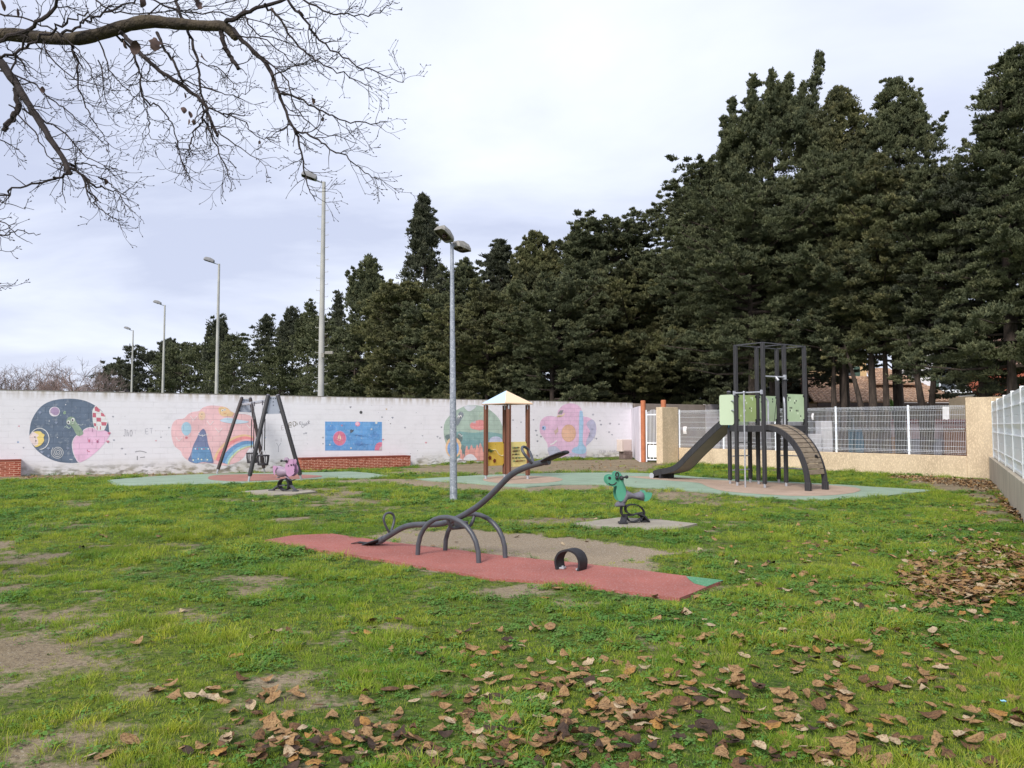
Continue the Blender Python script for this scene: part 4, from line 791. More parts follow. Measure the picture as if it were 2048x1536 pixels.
# wire fence
ft = .5 * (zat(1357, 820, FLA.y) + zat(1942, 810, RWA.y)); fe = empty('wire_fence', FLA, 'white welded wire mesh fence with round posts on the beige wall', 'fence')
def fpt(px, z, off=.1):
    q = pp(px, 850, FLA + FN * off, FN); return V(q.x, q.y, z)
fpx = [1359, 1447, 1551, 1672, 1817]
fpos = [(fpt(x, 0) - FLA).dot(FLD) for x in fpx] + [(RWA - FLA).length - .64]
for s in fpos[:-1]:
    q = FLA + FLD * s + FN * .1; mb = MB(); mb.cyl((q.x, q.y, lowtop - .02), (q.x, q.y, ft + .02), .035, 12); mb.sphere((q.x, q.y, ft + .02), .036, sc_=(1, 1, .4)); 
    for k in range(4): z = lowtop + .12 + k * (ft - lowtop - .25) / 3; mb.cyl((q.x, q.y, z - .02), (q.x, q.y, z + .02), .045, 12)
    mb.build('fence_post', M['white'], fe, smooth=True)
def vprof(z, z0, z1):
    o_ = 0
    for zc in (z0 + .07, z0 + (z1 - z0) * .5, z1 - .1): o_ = max(o_, 1 - abs(z - zc) / .05)
    return max(o_, 0) * .045
for i in range(len(fpos) - 1):
    a, b_ = fpos[i] + .04, fpos[i + 1] - .04; z0, z1 = lowtop + .03, ft; zs = []
    for zc in (z0 + .07, z0 + (z1 - z0) * .5, z1 - .1): zs += [zc - .05, zc, zc + .05]
    zs = sorted([z0] + zs + [z1]); mb = MB(); n = int((b_ - a) / .05)
    for k in range(n + 1):
        s = a + (b_ - a) * k / n; q = FLA + FLD * s + FN * .1; mb.tube([q - FN * vprof(z, z0, z1) + V(0, 0, z) for z in zs] , .0034, 4, cap=False)
    for z in [z0 + .02] + [zz_ for zz_ in zs[1:-1] if True] + [z0 + .25 + .0, z0 + .42, z1 - .3, z1 - .5, z1 - .015]:
        q0 = FLA + FLD * a + FN * .1 - FN * (vprof(z, z0, z1) + .006); q1 = FLA + FLD * b_ + FN * .1 - FN * (vprof(z, z0, z1) + .006); mb.tube([q0 + V(0, 0, z), q1 + V(0, 0, z)], .0042, 4, cap=False)
    mb.build('wire_panel', M['white'], fe, fix=False)
# notice and white cover tied to the fence
for (x0, y0, x1, y1, lb) in ((1367, 853, 1374, 868, 'small white notice tied to the wire fence near the gate'), (1624, 827, 1628, 840, 'small white tag hanging on the wire fence right of the tower')):
    a = pp(x0, y0, FLA + FN * .05, FN); b_ = pp(x1, y1, FLA + FN * .05, FN); n = FLD; mb = MB(); pth = [V(a.x, a.y, a.z - (a.z - b_.z) * t) - FN * (.04 * math.sin(t * 3)) + (b_ - a) * .5 for t in (0, .25, .5, .75, 1)]
    for q, t in zip(pth, (0, .25, .5, .75, 1)): q.z = a.z + (b_.z - a.z) * t
    mb.strip(pth, FLD * ((b_ - a).dot(FLD)), .004); tag(mb.build('fence_notice', mat('notice', rgb(222, 220, 222, 1.1)), loc=pth[2]), lb, 'notice')
# right-hand wall with white moulded panels
RN = V(RWD.y, -RWD.x, 0)
if RN.x < 0: RN = -RN         # away from the yard
rt = .5 * (zat(1980, 916.5, RWA.y) + (pp(2048, 960, RWA, RN)).z)
wallbox('right_boundary_wall', RWA + RWD * .0, RWA + RWD * 25, .25, -.3, rt, M['render2'], 'low stained beige wall running along the right side', side=-1 if V(-RWD.y, RWD.x, 0).dot(RN) < 0 else 1)
pt = .5 * (pp(1988, 806, RWA + RN * .1, RN).z + pp(2046, 770, RWA + RN * .1, RN).z)
pf = empty('white_panel_fence', RWA + RWD * .3, 'white fence of moulded solid panels on the right boundary wall', 'fence')
q0 = (pp(1987, 850, RWA + RN * .1, RN) - RWA).dot(RWD)
bounds = [(pp(x, 850, RWA + RN * .1, RN) - RWA).dot(RWD) for x in (1987, 1997.5, 2011, 2027.5, 2046.5)]; stp = bounds[-1] - bounds[-2]
while bounds[-1] < 24: bounds.append(bounds[-1] + stp * .98)
hh = pt - rt
for i in range(len(bounds) - 1):
    a, b_ = bounds[i], bounds[i + 1]; ca = RWA + RWD * ((a + b_) / 2) + RN * .1
    mb = MB(); nu = 5; rows = [0, .02, .05, .12, .15, .3, .31, .45, .46, .485, .56, .60, .62, .78, .79, .86, .90, .965, .985, 1.0]
    dep = {.05: .0, .12: .03, .15: .045, .485: 0, .56: .03, .60: .05, .86: 0, .90: .025, .965: .05}
    prof = [(0, .02), (.03, .02), (.04, -.012), (.10, -.012), (.155, .03), (.165, .012), (.30, .012), (.303, .0), (.309, 0), (.312, .012), (.44, .012), (.443, .03), (.455, .03), (.46, .012), (.47, -.012), (.535, -.012), (.60, .03), (.615, .012), (.70, .012), (.703, 0), (.709, 0), (.712, .012), (.815, .012), (.818, .03), (.83, .03), (.84, -.012), (.89, -.012), (.96, .025), (.97, .02), (1, .02)]
    L0, L1 = a + .03, b_ - .03; vs = []
    for (t, dd) in prof:
        for s in (L0, L0 + .05, L1 - .05, L1):
            edge = s in (L0, L1); q = RWA + RWD * s + RN * (.1 - (.02 if edge else dd)) + V(0, 0, rt + .02 + t * (hh - .02)); vs.append(q)
    n = len(prof); mb.add(vs, [(4 * r_ + k, 4 * r_ + k + 1, 4 * r_ + 5 + k, 4 * r_ + 4 + k) for r_ in range(n - 1) for k in range(3)])
    vs2 = [RWA + RWD * s + RN * .135 + V(0, 0, z) for z in (rt + .02, pt) for s in (L0, L1)]; mb.add(vs2, [(0, 1, 3, 2)])
    for s in (L0, L1): mb.add([RWA + RWD * s + RN * k + V(0, 0, z) for k, z in ((.08, rt + .02), (.135, rt + .02), (.135, pt), (.08, pt))], [(0, 1, 2, 3)])
    mb.add([RWA + RWD * s + RN * k + V(0, 0, pt) for s, k in ((L0, .08), (L1, .08), (L1, .135), (L0, .135))], [(0, 1, 2, 3)])
    mb.build('moulded_panel', M['panelw'], pf, fix=False)
for i, s in enumerate(bounds):
    q = RWA + RWD * s + RN * .105; mb = MB(); mb.box((q.x, q.y, (rt + pt) / 2 + .015), (.058, .085, hh + .03), RWD, bev=.008)
    for t in (.16, .46, .83): mb.sphere(RWA + RWD * s + RN * .06 + V(0, 0, rt + t * hh), .012)
    mb.build('panel_post', M['panelw'], pf)

# ------------------------------------------------------------------ behind the fence: street, bins, pink wall, houses
def tilemat(name, c1, c2, c3, d, s=1.0):
    m = bpy.data.materials.new(name); m.use_nodes = True; nt = m.node_tree; b = nt.nodes['Principled BSDF']; b.inputs['Roughness'].default_value = .9
    g = N(nt, 'ShaderNodeNewGeometry'); vr = N(nt, 'ShaderNodeTexVoronoi'); mp = N(nt, 'ShaderNodeMapping'); mp.inputs['Scale'].default_value = (4 * s, 4 * s, 9 * s); L(nt, g.outputs['Position'], mp.inputs[0]); L(nt, mp.outputs[0], vr.inputs[0]); vr.inputs['Scale'].default_value = 1
    rp = N(nt, 'ShaderNodeValToRGB'); e = rp.color_ramp.elements; e[0].color = c1; e[1].color = c2; e.new(.5).color = c3; sp = N(nt, 'ShaderNodeSeparateColor'); L(nt, vr.outputs['Color'], sp.inputs[0]); L(nt, sp.outputs[0], rp.inputs[0]); L(nt, rp.outputs[0], b.inputs['Base Color']); return m
TB = tilemat('brown_roof_tiles', rgb(166, 138, 116, 1.1), rgb(190, 158, 132, 1.1), rgb(148, 122, 104, 1.1), 0)
TO = tilemat('orange_roof_tiles', rgb(190, 104, 72, .6), rgb(206, 126, 92, .6), rgb(170, 88, 62, .6), 0)
def tile_roof(mb, e0, e1, r0, r1, rows, step=.11, th=.1, cols=.26):
    """rows of half-round tiles from the eaves e0-e1 up to the ridge r0-r1"""
    e0, e1, r0, r1 = V(*e0), V(*e1), V(*r0), V(*r1); nrm = (e1 - e0).cross(r0 - e0).normalized()
    if nrm.z < 0: nrm = -nrm
    nc = int((e1 - e0).length / cols); m = nc * 4
    for k in range(rows):
        t0, t1 = k / rows, (k + 1.12) / rows; vs = []
        for t, lift in ((t0, .05), (t1, .0)):
            for i in range(m + 1):
                u = i / m; p = e0.lerp(e1, u).lerp(r0.lerp(r1, u), min(t, 1)); vs.append(p + nrm * (lift + .06 * abs(math.sin(math.pi * i / 4)) + .03))
        mb.add(vs, [(i, i + 1, m + 2 + i, m + 1 + i) for i in range(m)])
        vs = []
        for i in range(m + 1): u = i / m; p = e0.lerp(e1, u).lerp(r0.lerp(r1, u), t0); q = nrm * (.05 + .06 * abs(math.sin(math.pi * i / 4)) + .03); vs += [p + q, p + q * .15]
        mb.add(vs, [(2 * i, 2 * i + 1, 2 * i + 3, 2 * i + 2) for i in range(m)])
    mb.add([e0, e1, r1, r0], [(0, 1, 2, 3)])
def simplemat(nm, r, g, b, r2=None, sc_=3, **k):
    c = rgb(r, g, b, 1); return mat(nm, c, tuple(q * .85 for q in c[:3]) + (1,), scale=sc_, **k)
# continuation of the long wall behind the gate
a = WB + WD * .11; b_ = WB + WD * 5.2
wallbox('taupe_wall', a, b_, .2, -.3, WH - .02, simplemat('taupe_render', 150, 138, 130, bump=.3), 'unpainted taupe wall behind the white gate')
wallbox('pale_wall', b_ + WD * .02, b_ + WD * 1.1, .22, -.3, WH + .02, simplemat('pale_render', 196, 188, 190), 'narrow pale end of the wall behind the left fence panel')
sp = [(8.4, 33), (15, 24.6), (30, 30), (34, 46), (10, 52), (7, 42)]
mb = MB(); mb.add([(x, y, .012) for x, y in sp], [tuple(range(len(sp)))]); tag(mb.build('street', simplemat('asphalt', 128, 124, 122, bump=.4, sc_=8)), kind='structure')
def X_(px, Z): return (px - 1024) / F * Z
def Zz(py, Z): return CAMH + (HOR - py) / F * Z
def bx(name, px0, px1, Z, py_top, depth, m, label, cat, z0=0, parent=None, skew=0):
    x0, x1 = X_(px0, Z), X_(px1, Z); zt = Zz(py_top, Z); mb = MB(); mb.box(((x0 + x1) / 2, Z + depth / 2, (zt + z0) / 2), (x1 - x0, depth, zt - z0), bev=.015); o = mb.build(name, m, parent, loc=((x0 + x1) / 2, Z, z0) if parent is None else None)
    if parent is None: tag(o, label, cat)
    return o
# pink wall with tiled coping, terracotta gate, timber door
pw = empty('pink_wall', (X_(1860, 34), 34, 0), 'pink rendered garden wall with a dark tiled coping across the street', 'wall')
x0, x1 = X_(1776, 34), X_(1960, 34); zt = Zz(845, 34); mb = MB(); mb.box(((x0 + x1) / 2, 34.1, zt / 2), (x1 - x0, .2, zt)); mb.build('wall_face', simplemat('pink_render', 214, 184, 178), pw)
mb = MB()
for k in range(int((x1 - x0) / .18)): x = x0 + .09 + k * .18; mb.cyl((x, 33.9, zt + .02), (x, 34.3, zt + .07), .08, 8)
mb.build('tile_coping', simplemat('red_coping', 150, 84, 74), pw)
tg = empty('driveway_gate', (X_(1915, 33.8), 33.7, 0), 'terracotta coloured slatted driveway gate in the pink wall', 'gate')
x0, x1 = X_(1884, 33.8), X_(1950, 33.8); zt = Zz(853, 33.8); mb = MB(); n = 16
for k in range(n): x = x0 + (x1 - x0) * (k + .5) / n; mb.box((x, 33.75, zt / 2), ((x1 - x0) / n * .82, .04, zt), bev=.006)
mb.build('slats', simplemat('terracotta_slats', 192, 140, 108), tg); mb = MB(); mb.box(((x0 + x1) / 2, 33.72, zt - .04), (x1 - x0, .06, .09)); mb.box(((x0 + x1) / 2, 33.72, .25), (x1 - x0, .06, .1)); mb.build('rails', simplemat('terracotta_rail', 150, 84, 66), tg)
bx('timber_door', 1778, 1795, 33.6, 874, .06, simplemat('orange_timber', 196, 146, 102), 'small orange timber door in front of the pink wall', 'door')
gg = empty('slatted_gate', (X_(1838, 33.5), 33.5, 0), 'low pale grey slatted gate between timber door and tree trunk', 'gate'); x0, x1 = X_(1799, 33.5), X_(1880, 33.5); zt = Zz(879, 33.5); mb = MB()
for k in range(20): x = x0 + (x1 - x0) * (k + .5) / 20; mb.box((x, 33.5, zt / 2 + .03), ((x1 - x0) / 20 * .86, .04, zt - .06), bev=.005)
mb.build('slats', simplemat('pale_slats', 186, 178, 178), gg); mb = MB(); mb.box(((x0 + x1) / 2, 33.46, zt), (x1 - x0, .07, .06)); mb.build('rail', simplemat('pale_rail', 150, 146, 146), gg)
# utility boxes, bins
bx('utility_box', 1642, 1664, 29.5, 842, .6, simplemat('grey_kiosk', 184, 182, 186), 'tall light grey utility kiosk behind the fence, left of a post', 'utility box')
bx('utility_box', 1618, 1642, 29.3, 868, .6, simplemat('grey_kiosk2', 176, 174, 178), 'low light grey utility kiosk beside the tall one', 'utility box')
for i, (p0, p1, c, lb) in enumerate(((1688, 1706, (44, 96, 120), 'teal wheeled waste bin behind the wire fence, left of the pair'), (1709, 1728, (40, 88, 112), 'teal wheeled waste bin behind the wire fence, right of the pair'))):
    Z = 31; x0, x1 = X_(p0, Z), X_(p1, Z); zt = Zz(858, Z) - .1; e = empty('waste_bin', ((x0 + x1) / 2, Z, 0), lb, 'bin'); cm = simplemat('bin_plastic', *c, rough=.5); xm = (x0 + x1) / 2; hw = (x1 - x0) / 2
    mb = MB(); vs = [(xm + sx * hw * k, Z + sy * .35 * k + .35, z) for z, k in ((.12, .8), (zt, 1.0)) for sx, sy in ((-1, -1), (1, -1), (1, 1), (-1, 1))]; mb.add(vs, [(0, 1, 2, 3), (4, 5, 6, 7), (0, 1, 5, 4), (1, 2, 6, 5), (2, 3, 7, 6), (3, 0, 4, 7)]); mb.build('bin_body', cm, e)
    mb = MB(); mb.box((xm, Z + .35, zt + .04), (hw * 2.1, .76, .07), bev=.03); mb.cyl((xm - hw, Z + .76, zt + .03), (xm + hw, Z + .76, zt + .03), .02, 8); mb.build('lid', cm, e)
    for s in (-1, 1): mb = MB(); mb.cyl((xm + s * hw * .8, Z + .6, .1), (xm + s * (hw * .8 + .05), Z + .6, .1), .1, 14); mb.build('wheel', M['black'], e)
# low pale wall of the neighbouring plot
bx('neighbour_wall', 1432, 1625, 43, 838, .25, simplemat('neighbour_render', 178, 172, 172, bump=.2), 'long pale wall far behind the slide, seen through the fence', 'wall')
# houses
def window(parent, c, w_, h, d, sh=None, glass=(60, 66, 72)):
    n = V(d[1], -d[0], 0); c = V(*c); mb = MB()
    for s in (-1, 1): mb.box(c + V(*d, 0) * (s * w_ / 2) + n * .03, (.07, .1, h + .07), V(*d, 0)); mb.box(c + V(0, 0, s * h / 2) + n * .031, (w_ - .07, .098, .07), V(*d, 0))
    wf = mb.build('window', M['white'], parent); mb = MB(); mb.box(c + n * .005, (w_ - .07, .02, h - .07), V(*d, 0)); mb.build('pane', mat('window_glass', rgb(*glass), rough=.08, spec=.8), wf)
    if sh:
        for s in (-1, 1):
            mb = MB(); q = c + V(*d, 0) * (s * (w_ / 2 + .06 + w_ * .26)) + n * .04; mb.box(q, (w_ * .5, .05, h + .1), V(*d, 0), bev=.01)
            for k in range(14): mb.box(q + n * .03 + V(0, 0, -h / 2 + h * (k + .5) / 14), (w_ * .42, .02, h / 22), V(*d, 0))
            mb.build('shutter', sh, parent)
# low house with brown tiles
Z = 42; x0, x1 = X_(1636, Z), X_(1935, Z); ze = Zz(805, Z); h = empty('tiled_house', ((x0 + x1) / 2, Z + 4, 0), 'low house with a wide brown tiled roof behind the tree trunks', 'house')
mb = MB(); mb.box(((x0 + x1) / 2, Z + 5.5, ze / 2), (x1 - x0 - .5, 7, ze)); mb.build('wall', simplemat('house_tan', 170, 152, 134), h)
zr = Zz(752, Z + 4.2); mb = MB(); tile_roof(mb, (x0 - .2, Z, ze), (x1 + .2, Z, ze), (x0 + .8, Z + 5.5, zr), (x1 - .8, Z + 5.5, zr), 15); tile_roof(mb, (x1 + .2, Z + 10, ze), (x0 - .2, Z + 10, ze), (x1 - .8, Z + 5.5, zr), (x0 + .8, Z + 5.5, zr), 6); rf = mb.build('roof', TB, h)
mb = MB(); mb.box(((x0 + x1) / 2, Z + .05, ze - .12), (x1 - x0, .12, .2)); mb.build('fascia', simplemat('dark_fascia', 70, 60, 56), h)
for x in (x0 + .6, (x0 + x1) / 2, x1 - .6): mb = MB(); mb.box((x, Z + .25, ze / 2 - .1), (.3, .3, ze - .24)); mb.build('porch_post', simplemat('porch_render', 160, 144, 130), h)
xg = X_(1805, Z + 3); mb = MB(); tile_roof(mb, (xg - 2, Z + 2.5, Zz(770, Z + 2.5)), (xg + 1, Z + 2.5, Zz(770, Z + 2.5)), (xg - .9, Z + 5.6, Zz(738, Z + 5.6)), (xg + .4, Z + 5.6, Zz(738, Z + 5.6)), 9); mb.build('gable_roof', TB, h)
mb = MB(); xc = X_(1676, Z + 4); mb.box((xc, Z + 4, zr + .1), (.7, .6, 1.6)); mb.box((xc, Z + 4, zr + .95), (.85, .75, .12)); mb.build('chimney', simplemat('chimney_render', 206, 176, 140), h)
for x in (x0 + 2.2, x1 - 2.4): window(h, (x, Z + 1.98, 1.4), 1.1, 1.2, (1, 0))
# white house with green shutters
Z = 54; x0, x1 = X_(1842, Z), X_(2060, Z); h = empty('white_house', ((x0 + x1) / 2, Z + 4, 0), 'two storey white house with a green shutter above the brown roof', 'house')
zt = Zz(682, Z); mb = MB(); mb.box(((x0 + x1) / 2, Z + 2, zt / 2), (x1 - x0, 4, zt)); mb.build('wall', simplemat('house_white', 226, 224, 228), h)
mb = MB(); tile_roof(mb, (x0 - .4, Z - .4, zt), (x1 + .4, Z - .4, zt), (x0 + 1.2, Z + 2, zt + 1.0), (x1 - 1.2, Z + 2, zt + 1.0), 8); mb.add([(x0 - .4, Z - .4, zt), (x0 + 1.2, Z + 2, zt + 1.0), (x0 - .4, Z + 4.4, zt)], [(0, 1, 2)]); mb.build('roof', TB, h)
mb = MB(); mb.box(((x0 + x1) / 2, Z - .12, Zz(783, Z)), (x1 - x0 + .3, .3, .22)); mb.build('ledge', M['white'], h)
gs = simplemat('green_shutter', 74, 96, 86); window(h, (X_(1896, Z), Z - .002, Zz(757, Z)), 1.1, 1.7, (1, 0), gs)
# ochre house
Z = 60; x0, x1 = X_(1652, Z), X_(1735, Z); h = empty('ochre_house', ((x0 + x1) / 2, Z + 3, 0), 'ochre gabled house glimpsed through foliage left of the white house', 'house')
zt = Zz(716, Z); mb = MB(); mb.box(((x0 + x1) / 2, Z + 3, zt / 2), (x1 - x0, 6, zt)); mb.build('wall', simplemat('house_ochre', 206, 172, 128), h); mb = MB(); tile_roof(mb, (x0 - .3, Z - .3, zt), (x1 + .3, Z - .3, zt), (x0 + .6, Z + 3, zt + 1.3), (x1 - .6, Z + 3, zt + 1.3), 10); mb.build('roof', TB, h); window(h, ((x0 + x1) / 2, Z - .002, zt - 1.3), 1, 1.2, (1, 0), gs)
# pink house at the right edge
Z = 41; x0 = X_(2036, Z); x1 = x0 + 8; h = empty('pink_house', (x0 + 4, Z + 4, 0), 'pink rendered house at the right edge behind the big trunk', 'house')
zt = Zz(668, Z); mb = MB(); mb.box((x0 + 4, Z + 1.5, zt / 2), (8, 3, zt)); mb.build('wall', simplemat('house_pink', 216, 178, 162), h); mb = MB(); tile_roof(mb, (x0 - .4, Z - .4, zt), (x1 + .4, Z - .4, zt), (x0 + 1.5, Z + 2, zt + 1.0), (x1 - 1.5, Z + 2, zt + 1.0), 9); mb.build('roof', TO, h); window(h, (x0 + 2.5, Z - .002, zt - 1.6), 1.1, 1.4, (1, 0), gs)
# small building with orange canal tiles just behind the corner
Z = 36.4; x0 = X_(1952, Z); x1 = x0 + 7; h = empty('tiled_outbuilding', (x0 + 3.5, Z + 2, 0), 'outbuilding with bright orange canal tiles behind the corner pillar', 'shed')
ze = Zz(791, Z); mb = MB(); mb.box((x0 + 3.5, Z + 1.5, ze / 2), (6.6, 2.2, ze)); mb.build('wall', simplemat('shed_render', 206, 188, 160), h); mb = MB(); tile_roof(mb, (x0 + .0, Z, ze), (x1, Z, ze), (x0 + .9, Z + 3.6, Zz(738, Z + 3.6)), (x1, Z + 3.6, Zz(738, Z + 3.6)), 12, cols=.34); mb.build('roof', TO, h)
# yucca
yz = 38; yx = X_(1787, yz); e = empty('yucca', (yx, yz, 0), 'green yucca with sword leaves between the dark trunks', 'plant'); mb = MB(); mb.tube([(yx, yz, 0), (yx + .1, yz, 1.2), (yx, yz, 2.3)], [.12, .1, .09], 8); mb.build('trunk', M['bark'], e)
mb = MB(); rr = random.Random(2)
for k in range(70):
    a = rr.uniform(0, 6.28); el = rr.uniform(-.3, 1.4); ln = rr.uniform(.6, .95); d = V(math.cos(a) * math.cos(el), math.sin(a) * math.cos(el), math.sin(el)); s = V(-d.y, d.x, 0).normalized() * .035; o_ = V(yx, yz, 2.3); mid = o_ + d * ln * .6; tip = o_ + d * ln - V(0, 0, .12); mb.add([o_ - s, o_ + s, mid + s, mid - s, tip], [(0, 1, 2, 3), (3, 2, 4)])
mb.build('leaves', simplemat('yucca_green', 108, 138, 70), e, fix=False)
# ------------------------------------------------------------------ seesaw
def onp(cf, c, n): return lambda x, y: pp(*(cf(x, y) if cf else (x, y)), c, n)
F1, F2, B1, B2 = gp(835, 1113), gp(958, 1129.5), gp(890, 1104), gp(1011, 1119)
sd_ = (F2 - F1); sd_.z = 0; sd_.normalize(); sn = V(sd_.y, -sd_.x, 0)
scn = (F1 + F2 + B1 + B2) / 4; T5 = onp(C5, scn, sn)
ss = empty('seesaw', (scn.x, scn.y, 0), 'grey tubular arched seesaw standing on the red rubber strip', 'seesaw')
def arch(a, b_, nm, hgt):
    pts = []; 
    for k in range(15): t = math.pi * k / 14; u = (1 - math.cos(t)) / 2; q = a.lerp(b_, u); pts.append(V(q.x, q.y, .0 + hgt * math.sin(t) ** .82))
    pts[0].z = pts[-1].z = -.03; mb = MB(); mb.tube(pts, .029, 14); return mb.build(nm, M['seesaw'], ss, smooth=True)
ah = onp(C5, (F1 + F2) / 2, sn)(855, 688).z; arch(F1, F2, 'support_arch', ah); arch(B1, B2, 'support_arch', ah)
bpts = [(316, 872), (365, 845), (430, 805), (480, 776), (530, 757), (590, 747), (650, 745), (760, 742), (830, 730), (900, 705), (960, 678), (1060, 618), (1140, 556), (1210, 490), (1300, 397), (1350, 352), (1410, 316), (1500, 280), (1570, 262), (1640, 244)]
bp_ = spline([T5(x, y) for x, y in bpts], 3); mb = MB(); mb.tube(bp_, .036, 14); mb.build('beam', M['seesaw'], ss, smooth=True)
mb = MB(); mb.tube([T5(316, 872), T5(345, 857)], .043, 14); mb.tube([T5(1615, 250), T5(1645, 243)], .043, 14); mb.build('end_sleeve', M['seesaw'], ss, smooth=True)
for nm, pth, up in (('seat', [(190, 908), (215, 900), (260, 886), (300, 872), (322, 862)], 0), ('seat', [(1600, 246), (1650, 226), (1700, 205), (1745, 186), (1778, 176), (1790, 180)], 0)):
    P = [T5(x, y) for x, y in pth]; n = len(P); mb = MB(); vs = []; seg = 12; wd = [.05, .11, .13, .12, .07] if n == 5 else [.06, .11, .13, .12, .08, .03]
    rings = []
    for i, q in enumerate(P):
        t = (P[min(i + 1, n - 1)] - P[max(i - 1, 0)]).normalized(); up_ = t.cross(sn).normalized(); up_ = up_ if up_.z > 0 else -up_; rings.append([q + sn * (wd[i] * math.cos(2 * math.pi * k / seg)) + up_ * ((.022 if 0 < i < n - 1 else .014) * math.sin(2 * math.pi * k / seg)) for k in range(seg)])
    vs = [v for r_ in rings for v in r_]; mb.add(vs, [(i * seg + k, i * seg + (k + 1) % seg, (i + 1) * seg + (k + 1) % seg, (i + 1) * seg + k) for i in range(n - 1) for k in range(seg)] + [tuple(range(seg)), tuple((n - 1) * seg + k for k in range(seg))])
    mb.build(nm, M['black'], ss, smooth=True)
# handles: loops standing across the beam
def loop(c5, top, w_, lean, nm='handle'):
    a = T5(*c5); tz = T5(*top); ax = (tz - a); L_ = ax.length; ax.normalize(); pts = []
    for k in range(17):
        t = -math.pi * .93 + 2 * math.pi * .93 * k / 16; s = (1 + math.cos(t)) / 2; wv = w_ * math.sin(t) * (.35 + .65 * s); pts.append(a + ax * (L_ * s ** .9) + sn * wv * 1.0 + sd_ * wv * lean)
    mb = MB(); mb.tube(pts, .0165, 10); mb.build(nm, M['seesaw'], ss, smooth=True)
loop((395, 808), (382, 652), .13, .0)
loop((1522, 268), (1445, 132), .17, .35)
mb = MB(); ct = T5(905, 722); m1 = (F1 + F2) / 2 + V(0, 0, ah - .05); m2 = (B1 + B2) / 2 + V(0, 0, ah - .05); lo = V(0, 0, -.09)
mb.tube(spline([m1 + V(0, 0, .03), m1 + (m2 - m1) * .12 + lo * .8, m1 + (m2 - m1) * .3 + lo, m1 + (m2 - m1) * .7 + lo, m1 + (m2 - m1) * .88 + lo * .8, m2 + V(0, 0, .03)], 4), .02, 10); mb.box(m1.lerp(m2, .5) + lo * .6, (.16, .09, .08), sd_, bev=.01); mb.build('pivot', M['dark_metal'], ss, smooth=True)
# rubber stop under the raised end, worn stub at the other
bA, bB = gp(1126, 1141.5), gp(1158, 1144); bc = (bA + bB) / 2; bd_ = (bB - bA); bd_.z = 0; wd = bd_.length; bd_.normalize(); bn = V(-bd_.y, bd_.x, 0); hz = pp(1141, 1099, bc, V(0, 1, 0)).z
pts = [bc + bd_ * (-wd * .62), bc + bd_ * (-wd * .72) + V(0, 0, hz * .3), bc + bd_ * (-wd * .72) + V(0, 0, hz * .58), bc + bd_ * (-wd * .48) + V(0, 0, hz * .88), bc + V(0, 0, hz), bc + bd_ * (wd * .48) + V(0, 0, hz * .88), bc + bd_ * (wd * .72) + V(0, 0, hz * .58), bc + bd_ * (wd * .72) + V(0, 0, hz * .28), bc + bd_ * (wd * .62) + V(0, 0, .0)]
st = empty('rubber_stop', (bc.x, bc.y, 0), 'black rubber arch stop fixed to the red strip under the raised seat', 'bumper'); mb = MB(); mb.strip(spline(pts, 4), bn * .16 + bd_ * .04, .022); mb.build('rubber_band', M['black'], st, smooth=True)
mb = MB(); 
for s in (-1, 1): q = bc + bd_ * (s * wd * .52); mb.box((q.x, q.y, .032), (.06, .08, .02), bd_, bev=.004); mb.cyl((q.x, q.y, .04), (q.x, q.y, .055), .012, 6)
mb.build('fixing_plate', M['steel'], st)
q = gp(716, 1091); e = empty('worn_rubber_stop', (q.x, q.y, 0), 'torn flat black rubber remnant at the low end of the seesaw', 'bumper'); mb = MB(); mb.strip([q + V(-.07, 0, .03), q + V(0, .01, .045), q + V(.1, .02, .03)], V(.03, .07, 0), .012); mb.build('rubber_band', M['black'], e)
q = gp(750, 1091); mb = MB(); mb.box(q + V(0, 0, .035), (.1, .06, .025), sd_, bev=.005); mb.build('fixing_plate', M['steel'], e)

